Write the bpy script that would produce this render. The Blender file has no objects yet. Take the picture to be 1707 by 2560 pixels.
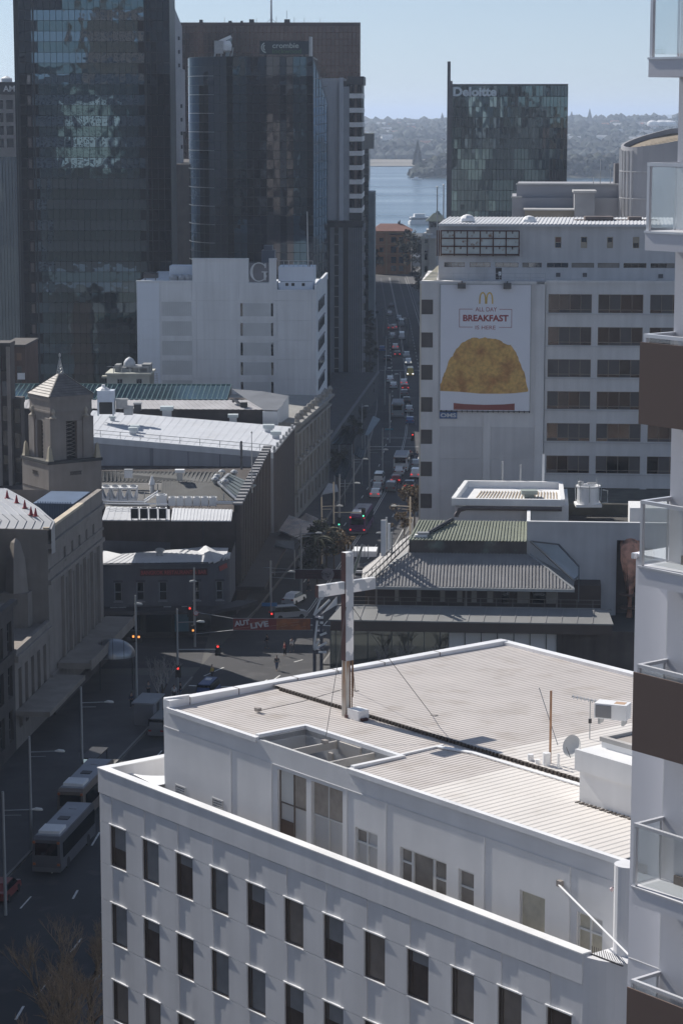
import bpy, bmesh, math, random
from mathutils import Vector, Matrix, noise
random.seed(11)
R = math.radians
SC = bpy.context.scene
COL = SC.collection
# ---------------------------------------------------------------- camera
FOC, PITCH, H = 6044.4, R(9.35), 62.0
cam = bpy.data.cameras.new('camera'); cam.lens = 85; cam.sensor_fit = 'VERTICAL'
cam.sensor_height = 36; cam.sensor_width = 24; cam.clip_start = 1; cam.clip_end = 60000
camo = bpy.data.objects.new('camera', cam); COL.objects.link(camo)
camo.location = (0, 0, H); camo.rotation_euler = (R(90) - PITCH, 0, 0)
SC.camera = camo
# ---------------------------------------------------------------- light
HAZE = 1.05e-4
SUN_EL, SUN_AZ = 38.0, -42.2        # degrees; azimuth from +Y towards +X
SC.world = bpy.data.worlds.new('World'); SC.world.use_nodes = True
wt = SC.world.node_tree
sky = wt.nodes.new('ShaderNodeTexSky'); sky.sky_type = 'NISHITA'; sky.sun_disc = False
sky.sun_elevation = R(SUN_EL); sky.sun_rotation = R(SUN_AZ)
sky.altitude = 60; sky.air_density = 1.0; sky.dust_density = 0.0; sky.ozone_density = 3.0
bg = wt.nodes['Background']; bg.inputs['Strength'].default_value = 0.062
hs = wt.nodes.new('ShaderNodeHueSaturation'); hs.inputs['Saturation'].default_value = .42   # washed out film colour
wb = wt.nodes.new('ShaderNodeVectorMath'); wb.operation = 'MULTIPLY'; wb.inputs[1].default_value = (.80, .95, 1.19)   # white balance
wt.links.new(sky.outputs['Color'], hs.inputs['Color']); wt.links.new(hs.outputs[0], wb.inputs[0]); wt.links.new(wb.outputs[0], bg.inputs['Color'])
sd = bpy.data.lights.new('sun', 'SUN'); sd.energy = 4.5; sd.angle = R(0.5); sd.color = (1.0, 0.95, 0.88)
so = bpy.data.objects.new('sun', sd); COL.objects.link(so)
so.rotation_euler = (R(90 - SUN_EL), 0, R(180 - SUN_AZ))
so.location = (-400, 400, 400)
SC.view_settings.view_transform = 'Standard'; SC.view_settings.look = 'None'
SC.view_settings.exposure = 0.35; SC.view_settings.gamma = 1.0; SC.view_settings.use_curve_mapping = False
SC.cycles.max_bounces = 8; SC.cycles.diffuse_bounces = 4; SC.cycles.glossy_bounces = 4
SC.cycles.transparent_max_bounces = 12; SC.cycles.volume_bounces = 1
SC.cycles.sample_clamp_indirect = 4.0; SC.cycles.caustics_reflective = False; SC.cycles.caustics_refractive = False
# ---------------------------------------------------------------- geometry helpers
cP, sP = math.cos(PITCH), math.sin(PITCH)
CAM = Vector((0, 0, H))
def ray(u, v):
    xc, yc = (u - 853.5) / FOC, (1280 - v) / FOC
    return Vector((xc, cP + yc * sP, -sP + yc * cP))
def gz(u, v, z=0.0):
    d = ray(u, v); return CAM + d * ((z - H) / d.z)
def gy(u, v, Y):
    d = ray(u, v); return CAM + d * (Y / d.y)
class Fr:
    """a place: origin on the ground, local x along the facade, y into the building, z up"""
    def __init__(s, p, deg=0.0, z=0.0):
        s.o = Vector((p[0], p[1], z)); s.a = R(deg); s.c, s.s = math.cos(s.a), math.sin(s.a)
    def loc(s, p):
        d = p - s.o; return Vector((d.x * s.c + d.y * s.s, -d.x * s.s + d.y * s.c, d.z))
    def dirn(s, d): return Vector((d.x * s.c + d.y * s.s, -d.x * s.s + d.y * s.c, d.z))
    def wor(s, x, y, z=0): return s.o + Vector((x * s.c - y * s.s, x * s.s + y * s.c, z))
    def fy(s, u, v, y=0.0):
        o, d = s.loc(CAM), s.dirn(ray(u, v)); return o + d * ((y - o.y) / d.y)
    def fx(s, u, v, x=0.0):
        o, d = s.loc(CAM), s.dirn(ray(u, v)); return o + d * ((x - o.x) / d.x)
    def fz(s, u, v, z=0.0): return s.loc(gz(u, v, z + s.o.z))
class M:
    def __init__(s): s.v, s.f = [], []
    def face(s, *pts):
        n = len(s.v); s.v.extend([tuple(p) for p in pts]); s.f.append(tuple(range(n, n + len(pts))))
        return s
    def box(s, x0, x1, y0, y1, z0, z1):
        if x0 > x1: x0, x1 = x1, x0
        if y0 > y1: y0, y1 = y1, y0
        if z0 > z1: z0, z1 = z1, z0
        n = len(s.v)
        s.v += [(x0,y0,z0),(x1,y0,z0),(x1,y1,z0),(x0,y1,z0),(x0,y0,z1),(x1,y0,z1),(x1,y1,z1),(x0,y1,z1)]
        s.f += [tuple(n+i for i in q) for q in ((0,3,2,1),(4,5,6,7),(0,1,5,4),(1,2,6,5),(2,3,7,6),(3,0,4,7))]
        return s
    def prism(s, poly, z0, z1, cap=True):
        n, k = len(s.v), len(poly)
        a = sum(poly[i][0]*poly[(i+1)%k][1]-poly[(i+1)%k][0]*poly[i][1] for i in range(k))
        if a < 0: poly = poly[::-1]
        z0f = z0 if callable(z0) else (lambda p: z0)
        z1f = z1 if callable(z1) else (lambda p: z1)
        s.v += [(p[0], p[1], z0f(p)) for p in poly] + [(p[0], p[1], z1f(p)) for p in poly]
        for i in range(k):
            j = (i+1) % k; s.f.append((n+i, n+j, n+k+j, n+k+i))
        if cap: s.f += [tuple(n+i for i in range(k))[::-1], tuple(n+k+i for i in range(k))]
        return s
    def bar(s, p, q, w, h=None):
        p, q = Vector(p), Vector(q); h = w if h is None else h
        d = q - p
        if d.length < 1e-6: return s
        d.normalize()
        a = d.cross(Vector((0,0,1)))
        if a.length < 1e-3: a = Vector((1,0,0))
        a.normalize(); b = a.cross(d).normalized()
        a, b = a*(w/2), b*(h/2); n = len(s.v)
        for c in (p, q): s.v += [tuple(c-a-b), tuple(c+a-b), tuple(c+a+b), tuple(c-a+b)]
        s.f += [tuple(n+i for i in qd) for qd in ((0,1,2,3),(7,6,5,4),(0,4,5,1),(1,5,6,2),(2,6,7,3),(3,7,4,0))]
        return s
    def tube(s, pts, r, k=6, cap=True):
        pts = [Vector(p) for p in pts]; rs = r if isinstance(r, (list, tuple)) else [r]*len(pts)
        n0 = len(s.v)
        for i, p in enumerate(pts):
            d = (pts[min(i+1, len(pts)-1)] - pts[max(i-1, 0)])
            if d.length < 1e-9: d = Vector((0,0,1))
            d.normalize(); a = d.cross(Vector((0,0,1)))
            if a.length < 1e-2: a = d.cross(Vector((0,1,0)))
            a.normalize(); b = d.cross(a)
            for j in range(k):
                t = 2*math.pi*j/k; s.v.append(tuple(p + (a*math.cos(t)+b*math.sin(t))*rs[i]))
        for i in range(len(pts)-1):
            for j in range(k):
                a0 = n0+i*k+j; a1 = n0+i*k+(j+1)%k; s.f.append((a0, a1, a1+k, a0+k))
        if cap:
            s.f.append(tuple(n0+j for j in range(k))); m = n0+(len(pts)-1)*k
            s.f.append(tuple(m+j for j in range(k))[::-1])
        return s
    def lathe(s, prof, k=12, c=(0,0,0)):
        n0 = len(s.v)
        for r, z in prof:
            for j in range(k):
                t = 2*math.pi*j/k; s.v.append((c[0]+r*math.cos(t), c[1]+r*math.sin(t), c[2]+z))
        for i in range(len(prof)-1):
            for j in range(k):
                a0 = n0+i*k+j; a1 = n0+i*k+(j+1)%k; s.f.append((a0, a1, a1+k, a0+k))
        s.f.append(tuple(n0+j for j in range(k))[::-1]); m = n0+(len(prof)-1)*k
        s.f.append(tuple(m+j for j in range(k)))
        return s
    def add(s, verts, faces, off=(0,0,0), sc=1.0):
        n = len(s.v)
        s.v += [(p[0]*sc+off[0], p[1]*sc+off[1], p[2]*sc+off[2]) for p in verts]
        s.f += [tuple(n+i for i in f) for f in faces]; return s
    def mesh(s, name, mat=None, smooth=False):
        me = bpy.data.meshes.new(name); me.from_pydata(s.v, [], s.f); me.validate(); me.update()
        if mat: me.materials.append(mat)
        if smooth: me.polygons.foreach_set('use_smooth', [True]*len(me.polygons))
        return me
def put(name, me, parent=None, loc=None, rot=None):
    o = bpy.data.objects.new(name, me); COL.objects.link(o)
    if parent is not None: o.parent = parent
    if loc is not None: o.location = loc
    if rot is not None: o.rotation_euler = rot
    return o
def obj(name, m, mat, parent=None, smooth=False, loc=None, rot=None):
    return put(name, m.mesh(name, mat, smooth), parent, loc, rot)
def tag(o, label=None, cat=None, group=None, kind=None):
    if label: o['label'] = label
    if cat: o['category'] = cat
    if group: o['group'] = group
    if kind: o['kind'] = kind
    return o
def thing(name, label, cat, fr=None, loc=None, rot=0.0, group=None):
    o = bpy.data.objects.new(name, None); COL.objects.link(o); o.empty_display_size = .1
    if fr is not None: o.location = fr.o; o.rotation_euler = (0, 0, fr.a)
    if loc is not None: o.location = loc; o.rotation_euler = (0, 0, rot)
    return tag(o, label, cat, group)
X = {}
def kids(o):
    return [c for c in bpy.data.objects if c.parent == o]
def copy_tree(o, kd, parent=None):
    c = o.copy(); COL.objects.link(c)
    if parent is not None: c.parent = parent
    for ch in kd.get(o.name, ()): copy_tree(ch, kd, c)
    return c
def kid_map(root):
    kd = {}
    def walk(o):
        k = kids(o); kd[o.name] = k
        for c in k: walk(c)
    walk(root); return kd
# ---------------------------------------------------------------- materials
def mat(name, col, rough=.75, metal=0.0, var=.12, scale=.5, bump=0.0, bscale=6.0, streak=0.0, spec=.5, dirt=None, island=0.0):
    m = X[name] = bpy.data.materials.new(name); m.use_nodes = True; t = m.node_tree; N, L = t.nodes, t.links
    b = N['Principled BSDF']; b.inputs['Roughness'].default_value = rough; b.inputs['Metallic'].default_value = metal
    b.inputs['Specular IOR Level'].default_value = spec
    g = N.new('ShaderNodeNewGeometry')
    def nz(sc, zs=1.0, det=4.0):
        mp = N.new('ShaderNodeMapping'); mp.inputs['Scale'].default_value = (sc, sc, sc*zs)
        L.new(g.outputs['Position'], mp.inputs['Vector'])
        n = N.new('ShaderNodeTexNoise'); n.inputs['Scale'].default_value = 1.0; n.inputs['Detail'].default_value = det
        L.new(mp.outputs[0], n.inputs['Vector']); return n
    def mul(cin, fac_socket, lo, hi):
        r = N.new('ShaderNodeMapRange'); r.inputs[1].default_value = .3; r.inputs[2].default_value = .7
        r.inputs[3].default_value = lo; r.inputs[4].default_value = hi; L.new(fac_socket, r.inputs[0])
        x = N.new('ShaderNodeVectorMath'); x.operation = 'SCALE'; L.new(cin, x.inputs[0]); L.new(r.outputs[0], x.inputs['Scale'])
        return x.outputs[0]
    c = N.new('ShaderNodeRGB'); c.outputs[0].default_value = (*col, 1); out = c.outputs[0]
    if dirt:
        mx = N.new('ShaderNodeMix'); mx.data_type = 'RGBA'; mx.inputs[7].default_value = (*dirt[0], 1)
        r = N.new('ShaderNodeMapRange'); r.inputs[1].default_value = dirt[1]; r.inputs[2].default_value = dirt[1]+dirt[2]
        L.new(nz(dirt[3], dirt[4] if len(dirt) > 4 else 1.0, 6).outputs[0], r.inputs[0]); L.new(r.outputs[0], mx.inputs[0])
        L.new(out, mx.inputs[6]); out = mx.outputs[2]
    if var: out = mul(out, nz(scale).outputs[0], 1-var, 1+var)
    if streak: out = mul(out, nz(1.3, .06).outputs[0], 1-streak, 1+streak*.3)
    if island: out = mul(out, g.outputs['Random Per Island'], 1-island, 1+island)
    L.new(out, b.inputs['Base Color'])
    if bump:
        bp = N.new('ShaderNodeBump'); bp.inputs['Strength'].default_value = bump; bp.inputs['Distance'].default_value = .05
        L.new(nz(bscale).outputs[0], bp.inputs['Height']); L.new(bp.outputs[0], b.inputs['Normal'])
    return m
def mirror_glass(name, col, rough=.02, wave=.02, wscale=.35, base=None):
    """tinted reflective glazing, a little wavy"""
    m = bpy.data.materials.new(name); m.use_nodes = True; t = m.node_tree; N, L = t.nodes, t.links
    b = N['Principled BSDF']; b.inputs['Roughness'].default_value = rough; b.inputs['Metallic'].default_value = 1.0
    b.inputs['Base Color'].default_value = (*col, 1); b.inputs['Specular Tint'].default_value = (.5,.55,.6,1)
    g = N.new('ShaderNodeNewGeometry'); mp = N.new('ShaderNodeMapping'); mp.inputs['Scale'].default_value = (wscale,)*3
    L.new(g.outputs['Position'], mp.inputs['Vector'])
    n = N.new('ShaderNodeTexNoise'); n.inputs['Scale'].default_value = 1; n.inputs['Detail'].default_value = .4
    L.new(mp.outputs[0], n.inputs['Vector'])
    bp = N.new('ShaderNodeBump'); bp.inputs['Strength'].default_value = 1.0; bp.inputs['Distance'].default_value = wave
    L.new(n.outputs[0], bp.inputs['Height']); L.new(bp.outputs[0], b.inputs['Normal'])
    return m
def clear_glass(name, tint=(.9,.95,.94), refl=.12):
    m = bpy.data.materials.new(name); m.use_nodes = True; t = m.node_tree; N, L = t.nodes, t.links
    N.remove(N['Principled BSDF'])
    tr = N.new('ShaderNodeBsdfTransparent'); tr.inputs[0].default_value = (*tint, 1)
    gl = N.new('ShaderNodeBsdfGlossy'); gl.inputs['Roughness'].default_value = .02; gl.inputs[0].default_value = (.9,.95,1,1)
    fr = N.new('ShaderNodeLayerWeight'); fr.inputs[0].default_value = .25
    mr = N.new('ShaderNodeMapRange'); mr.inputs[3].default_value = refl*.5; mr.inputs[4].default_value = .8
    L.new(fr.outputs['Facing'], mr.inputs[0])
    mx = N.new('ShaderNodeMixShader'); L.new(mr.outputs[0], mx.inputs[0]); L.new(tr.outputs[0], mx.inputs[1]); L.new(gl.outputs[0], mx.inputs[2])
    L.new(mx.outputs[0], N['Material Output'].inputs[0]); return m
def glow(name, col, s=3.0):
    m = bpy.data.materials.new(name); m.use_nodes = True; b = m.node_tree.nodes['Principled BSDF']
    b.inputs['Base Color'].default_value = (*col, 1); b.inputs['Emission Color'].default_value = (*col, 1)
    b.inputs['Emission Strength'].default_value = s; return m
def mt(key, *a, **k):
    if key not in X: X[key] = mat(key, *a, **k)
    return X[key]
white_paint = mat('white_paint', (.78,.78,.78), .6, var=.04, scale=.3, streak=.06)
white_clean = mat('white_clean', (.8,.8,.8), .5, var=.03)
offwhite = mat('offwhite_render', (.62,.61,.58), .8, var=.08, scale=.25, streak=.12)
grey_render = mat('grey_render', (.42,.42,.42), .85, var=.1, scale=.25, streak=.12)
concrete = mat('concrete', (.34,.34,.33), .85, var=.14, scale=.4, streak=.15, bump=.1)
dark_concrete = mat('dark_concrete', (.13,.125,.12), .85, var=.2, scale=.4, streak=.2)
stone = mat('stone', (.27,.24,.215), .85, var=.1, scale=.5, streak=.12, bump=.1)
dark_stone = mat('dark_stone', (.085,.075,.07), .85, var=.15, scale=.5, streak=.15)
brick_dark = mat('brick_dark', (.055,.045,.042), .9, var=.2, scale=.8, streak=.2)
steel = mat('steel', (.42,.43,.44), .45, .6, var=.1, scale=2)
dark_metal = mat('dark_metal', (.05,.05,.055), .5, .3, var=.15, scale=2)
black = mat('black_rubber', (.02,.02,.02), .7, var=.1)
asphalt = mat('asphalt', (.036,.036,.040), .85, var=.22, scale=.12, bump=.2, bscale=20, dirt=((.060,.058,.060), .56, .10, .35))
paver = mat('paver', (.075,.073,.075), .85, var=.2, scale=.3, bump=.15, bscale=4)
road_white = mat('road_white', (.6,.6,.58), .7, var=.2, scale=1.5)
dark_glass = mirror_glass('dark_glass', (.09,.10,.115), .04, .02)
win_glass = mirror_glass('window_glass', (.13,.14,.15), .05, .02)
green_metal = mat('green_metal', (.10,.16,.15), .45, .3, var=.12, scale=.4)

mat('recess_dark', (.05,.045,.04), .8); mat('rib_grey', (.24,.25,.28), .75); mat('letter_cream', (.42,.47,.45), .5); mat('bay_orange', (.16,.08,.04), .5)
# ================================================================ setting: ground, street, water, far shore
ground = obj('ground', M().face((-900,-900,0),(900,-900,0),(900,1045,0),(-900,1045,0)), mat('city_ground', (.09,.088,.085), .9, var=.25, scale=.1)); tag(ground, kind='structure')
# Queen-street-like road: centre line points (Y, x, half width)
ROAD = [(60,-44,7.2),(120,-32,7.2),(190,-21,7.2),(240,-13,7.2),(272,-8.6,7.2),(300,-4.0,7.0),(335,.3,6.8),(366,4.0,6.6),(400,7.6,6.6),(432,10.4,6.6),(470,12.6,6.6),(511,14.2,6.6),(600,15.8,6.6),(728,17.3,6.6),(850,18,6.6),(945,18.4,6.6)]
def road_at(Y):
    for a, b in zip(ROAD, ROAD[1:]):
        if Y <= b[0]:
            t = (Y-a[0])/(b[0]-a[0]); return a[1]+(b[1]-a[1])*t, a[2]
    return ROAD[-1][1], ROAD[-1][2]
def strip(off0, off1, ya, yb, z, step=6.0):
    m = M(); Y = ya
    def pt(Y, o):
        x, _ = road_at(Y); x2, _ = road_at(Y+1); d = Vector((x2-x, 1, 0)).normalized()
        return (x + d.y*o, Y - d.x*o, z)
    while Y < yb-1e-6:
        Y2 = min(Y+step, yb); m.face(pt(Y,off0), pt(Y,off1), pt(Y2,off1), pt(Y2,off0)); Y = Y2
    return m
road = obj('road', strip(-6.8, 6.8, 62, 942, .008), asphalt); tag(road, kind='structure')
side_road = obj('side_road', M().face((-160,258,.012),(-16,268,.012),(-16,284,.012),(-160,276,.012)).face((-1.6,268,.012),(60,262,.012),(60,246,.012),(-4,250,.012)), asphalt); tag(side_road, kind='structure')
for s, a, b, nm in ((-1, 64, 262, 'pavement'), (-1, 288, 940, 'pavement'), (1, 64, 246, 'pavement'), (1, 270, 940, 'pavement')):
    o0, o1 = (-19, -6.8) if s < 0 else (6.8, 17)
    m = M(); mm = strip(o0, o1, a, b, .13); m.v = mm.v; m.f = mm.f
    kerb = strip(-6.8 if s < 0 else 6.55, -6.55 if s < 0 else 6.8, a, b, .13)
    p = obj(nm, m, paver); tag(p, kind='structure')
    k = M(); k.add(kerb.v, kerb.f)
    e = 6.55*s
    Y = a
    while Y < b:
        Y2 = min(Y+6, b); x, _ = road_at(Y); x2, _ = road_at(Y2)
        k.face((x+e, Y, 0), (x2+e, Y2, 0), (x2+e, Y2, .13), (x+e, Y, .13)); Y = Y2
    obj('kerb', k, mt('kerb_stone', (.2,.195,.185), .8), p)
# painted lines
lm = M()
for off in (-3.3, 3.3):
    Y = 66
    while Y < 930:
        if not 262 < Y < 288: lm.add(*(lambda q: (q.v, q.f))(strip(off-.07, off+.07, Y, Y+3, .016)))
        Y += 9
for off in (-.15, .15):
    lm.add(*(lambda q: (q.v, q.f))(strip(off-.05, off+.05, 290, 930, .016)))
lm.add(*(lambda q: (q.v, q.f))(strip(5.9, 6.0, 300, 930, .016)))
for Y in (258, 291, 452, 590): lm.add(*(lambda q: (q.v, q.f))(strip(-6.3, 6.3, Y, Y+.4, .020)))
for (u, v, du, dv) in ((700,1688,-14,10),(668,1699,-12,8),(735,1655,22,-6),(760,1700,-14,12),(560,1668,-50,22),(250,2080,-20,34),(195,2225,-12,22),(60,2515,-20,34)):
    a, b = gz(u, v, .02), gz(u+du, v+dv, .02); d = (b-a).normalized(); n = Vector((-d.y, d.x, 0))*.09
    lm.face(a-n, b-n, b+n, a+n)
obj('road_marking', lm, road_white, road)
quay = obj('quay', M().box(-900, 900, 1045, 1052, -3, .15), concrete); tag(quay, kind='structure')
# water
def water_mat():
    m = mat('sea', (.03,.07,.10), .12, var=0, spec=.5)
    t = m.node_tree; N, L = t.nodes, t.links; b = N['Principled BSDF']
    g = N.new('ShaderNodeNewGeometry'); mp = N.new('ShaderNodeMapping'); mp.inputs['Scale'].default_value = (.02, .06, .05)
    L.new(g.outputs['Position'], mp.inputs['Vector'])
    n = N.new('ShaderNodeTexNoise'); n.inputs['Scale'].default_value = 1; n.inputs['Detail'].default_value = 7; n.inputs['Roughness'].default_value = .65
    L.new(mp.outputs[0], n.inputs['Vector'])
    bp = N.new('ShaderNodeBump'); bp.inputs['Strength'].default_value = 1; bp.inputs['Distance'].default_value = .55
    L.new(n.outputs[0], bp.inputs['Height']); L.new(bp.outputs[0], b.inputs['Normal'])
    mp2 = N.new('ShaderNodeMapping'); mp2.inputs['Scale'].default_value = (.0012, .008, .01); L.new(g.outputs['Position'], mp2.inputs['Vector'])
    n2 = N.new('ShaderNodeTexNoise'); n2.inputs['Scale'].default_value = 1; n2.inputs['Detail'].default_value = 4; L.new(mp2.outputs[0], n2.inputs['Vector'])
    mr = N.new('ShaderNodeMapRange'); mr.inputs[1].default_value = .35; mr.inputs[2].default_value = .65; mr.inputs[3].default_value = .14; mr.inputs[4].default_value = .3
    L.new(n2.outputs[0], mr.inputs[0]); L.new(mr.outputs[0], b.inputs['Roughness'])
    return m
sea = obj('water', M().face((-20000,1050,-2),(20000,1050,-2),(20000,40000,-2),(-20000,40000,-2)), water_mat()); tag(sea, kind='structure')
# far shore terrain
def hsm(t): t = max(0, min(1, t)); return t*t*(3-2*t)
def terr(x, y):
    n = noise.noise(Vector((x*.0021, y*.0016, 1.3)))*.5 + noise.noise(Vector((x*.006, y*.005, 4)))*.25
    sh = 3060 + 30*math.sin(x*.004)
    h = -3 + 4*hsm((y-sh)/30) + 9*hsm((y-sh-230)/80) + 24*hsm((y-3500)/1700)*(1+.5*n) + 14*hsm((y-5200)/900)*(1+1.2*n) + 3*n
    return max(-3, h if y < 6200 else h - 60*hsm((y-6200)/600))
def grid(x0, x1, nx, y0, y1, ny, fn):
    m = M()
    for j in range(ny+1):
        for i in range(nx+1):
            x, y = x0+(x1-x0)*i/nx, y0+(y1-y0)*j/ny; m.v.append((x, y, fn(x, y)))
    for j in range(ny):
        for i in range(nx):
            a = j*(nx+1)+i; m.f.append((a, a+1, a+nx+2, a+nx+1))
    return m
shore_mat = mat('shore_land', (.034,.042,.03), .9, var=.4, scale=.006, dirt=((.16,.13,.09), .52, .1, .004))
tag(obj('far_shore', grid(-900, 2400, 110, 3000, 6900, 100, terr), shore_mat, smooth=True), kind='structure')
tag(obj('mudflat', M().face((-900,3010,-1.2),(1000,3010,-1.2),(1000,3330,2.4),(-900,3330,2.4)), mat('mud', (.19,.165,.13), .8, var=.15, scale=.01)), kind='structure')
def head(x, y):
    d = max(0, 1-abs((y-2540)/85)); e = hsm((x-62)/30)
    return -4 + 11*hsm(d)*e*(1+.2*noise.noise(Vector((x*.03, y*.03, 0))))
tag(obj('headland', grid(40, 900, 90, 2440, 2640, 20, head), mat('headland_soil', (.05,.05,.032), .9, var=.3, scale=.05), smooth=True), kind='structure')
def hillfn(cx, w, hgt, y0):
    return lambda x, y: -3 + hgt*max(0, 1-abs((x-cx)/w)**2.2)*hsm(1-abs((y-y0)/900))*(1+.18*noise.noise(Vector((x*.002, 3, y*.002)))+.1*noise.noise(Vector((x*.007, 3, y*.007))))
hm = mat('hill_far', (.06,.075,.05), .9, var=.3, scale=.003)
tag(obj('hills', grid(-1200, 330, 60, 14000, 16000, 8, hillfn(-420, 620, 122, 15000)), hm, smooth=True), kind='structure')
tag(obj('hills', grid(1200, 5200, 120, 14000, 16000, 8, hillfn(2700, 1150, 92, 15000)), hm, smooth=True), kind='structure')
# leafy clumps for far woods
def ico(sub=1):
    bm = bmesh.new(); bmesh.ops.create_icosphere(bm, subdivisions=sub, radius=1.0)
    v = [tuple(p.co) for p in bm.verts]; bm.verts.index_update(); f = [tuple(x.index for x in q.verts) for q in bm.faces]; bm.free(); return v, f
ICO = ico(1)
def clump(m, c, r, sq=.8):
    s = random.random()*50
    vs = []
    for p in ICO[0]:
        k = r*(1+.45*noise.noise(Vector((p[0]*1.7+s, p[1]*1.7, p[2]*1.7)))); vs.append((c[0]+p[0]*k, c[1]+p[1]*k, c[2]+p[2]*k*sq))
    m.add(vs, ICO[1])
far_leaf = mat('far_foliage', (.022,.03,.024), .9, var=.4, scale=.02, island=.5)
wm = M(); rr = random.Random(4)
for i in range(5200):
    if i < 1500: y = 3285+rr.random()**1.5*200
    else: y = 3500+rr.random()*2500
    x = (rr.random()*.19-.045)*y
    d = noise.noise(Vector((x*.004, y*.003, 8)))
    if y > 3560 and d < -.12 and rr.random() < .75: continue
    r = rr.uniform(5, 10) if y < 3500 else rr.uniform(5, 12)
    clump(wm, (x, y, terr(x, y)+r*.5), r, rr.uniform(.7, 1.1))
tag(obj('far_wood', wm, far_leaf), 'dark green trees covering the far shore across the harbour', 'trees', kind='stuff')
hw = M()
for i in range(900):
    x = 74+rr.random()**1.3*480; y = 2540+rr.uniform(-60, 45); r = rr.uniform(3, 6.5)
    k = min(1, (x-58)/50)
    clump(hw, (x, y, head(x, y)+rr.uniform(1, 12)*k), r, rr.uniform(.7,1))
tag(obj('headland_wood', hw, mat('headland_foliage', (.024,.03,.018), .9, var=.4, scale=.05, island=.5)), 'dense dark trees on the low headland jutting into the harbour', 'trees', kind='stuff')
def pine(name, label, x, y, z, h, w, group=None):
    t = thing(name, label, 'tree', loc=(x, y, z), group=group)
    obj('trunk', M().tube([(0,0,-1),(0,0,h*.95)], [h*.025, h*.006], 6), mt('bark_dark', (.06,.05,.04), .9), t)
    m = M()
    for k in range(16):
        f = k/15; zz = h*(.16+.82*f); rad = w*(1-f*.93)
        for j in range(7):
            a = j*6.283/7+k; p = Vector((math.cos(a), math.sin(a), 0)); q = p*rad
            n = Vector((-p.y, p.x, 0))*rad*.3
            m.face((0,0,zz), (q.x*.6-n.x, q.y*.6-n.y, zz-.02*h), (q.x, q.y, zz+.035*h), (q.x*.6+n.x, q.y*.6+n.y, zz-.02*h))
            m.face((0,0,zz-.02*h), (q.x*.7, q.y*.7, zz-.05*h), (q.x, q.y, zz+.035*h), (q.x*.5, q.y*.5, zz+.02*h))
    obj('crown', m, far_leaf, t); return t
p = gz(1037, 438, 6); pine('pine_tree', 'tall dark conifer rising above the headland trees in the harbour', 79, 2540, 6, 30, 7)
for u, v, hh, lab in ((1105, 305, 24, 'slender dark conifer on the far ridge just left of the glass office block'), (1050, 312, 15, 'small round topped tree on the far ridge above the strait'), (1473, 292, 30, 'broad dark tree standing up on the far skyline right of the glass block'), (1428, 295, 24, 'narrow dark tree on the far skyline beside the edge of the glass block')):
    q = gy(u, v, 5600); pine('pine_tree', lab, q.x, 5600, terr(q.x, 5600)-1, hh+6, 9 if hh > 20 else 8)
# small pale houses among the trees of the far shore
hb = M().box(-7,7,-5,5,0,5); hr = M().face((-7.4,-5.4,5),(7.4,-5.4,5),(7.4,0,8),(-7.4,0,8)).face((7.4,5.4,5),(-7.4,5.4,5),(-7.4,0,8),(7.4,0,8)).face((-7,-5,5),(-7,0,8),(-7,5,5)).face((7,5,5),(7,0,8),(7,-5,5))
cw = [mt('house_white', (.7,.7,.68), .8), mt('house_cream', (.55,.5,.42), .8)]
cr = [mt('house_roof_grey', (.35,.36,.37), .6), mt('house_roof_red', (.3,.13,.09), .8)]
hbm = [hb.mesh('walls', w) for w in cw]; hrm = [hr.mesh('roof', c) for c in cr]
for i in range(105):
    y = 3560+rr.random()*1900; x = (rr.random()*.16-.01)*y
    if .035*y < x < .088*y: continue
    h = thing('house', 'small pale house among the trees on the far shore', 'house', loc=(x, y, terr(x, y)+3), rot=rr.uniform(-.6,.6), group='houses dotted over the far shore')
    h.scale = (1.3,1,1.25)
    put('walls', hbm[i%2], h); put('roof', hrm[0 if rr.random() < .7 else 1], h)
tk = thing('storage_tank', 'cluster of white rounded tanks on the far shore at the right', 'tank', loc=(*gy(1652, 316, 4600).xy, 40))
for k, (dx, rr_) in enumerate(((-16,11),(0,13),(15,14))):
    obj('tank_shell', M().lathe([(rr_,0),(rr_,4),(rr_*.9,7),(rr_*.5,9.5),(.3,10.3)], 16, (dx,k*3,0)), mt('tank_white', (.8,.8,.8), .5), tk, smooth=False)
# ================================================================ builders for facades
PM = {}
def pane_mesh(w, h, m, name='pane', t=.05):
    k = (round(w,2), round(h,2), m.name, name, t)
    if k not in PM: PM[k] = M().box(0, w, -t, 0, 0, h).mesh(name, m)
    return PM[k]
def panes(parent, cells, y, name='pane', limit=300, tilt=.003, gap=.08, t=.05, seed=1):
    """cells (x0,x1,z0,z1,material); the first ones singly, the rest joined per material"""
    rg = random.Random(seed); rest = {}
    for i, (x0, x1, z0, z1, m) in enumerate(cells):
        a, b = rg.uniform(-tilt, tilt), rg.uniform(-tilt, tilt)
        if i < limit:
            put(name, pane_mesh(x1-x0-gap, z1-z0-gap, m, name, t), parent, (x0+gap/2, y, z0+gap/2), (a, 0, b))
        else:
            q = rest.setdefault(m.name, (M(), m))[0]; X0, X1, Z0, Z1 = x0+gap/2, x1-gap/2, z0+gap/2, z1-gap/2
            f = lambda x, z: (x, y-t+(x-X0)*b-(z-Z0)*a, z)
            q.face(f(X0,Z0), f(X1,Z0), f(X1,Z1), f(X0,Z1))
            q.face(f(X0,Z1), f(X1,Z1), (X1,y,Z1), (X0,y,Z1))
    for q, m in rest.values():
        o = obj(name, q, m, parent); o['kind'] = 'stuff'
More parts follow.
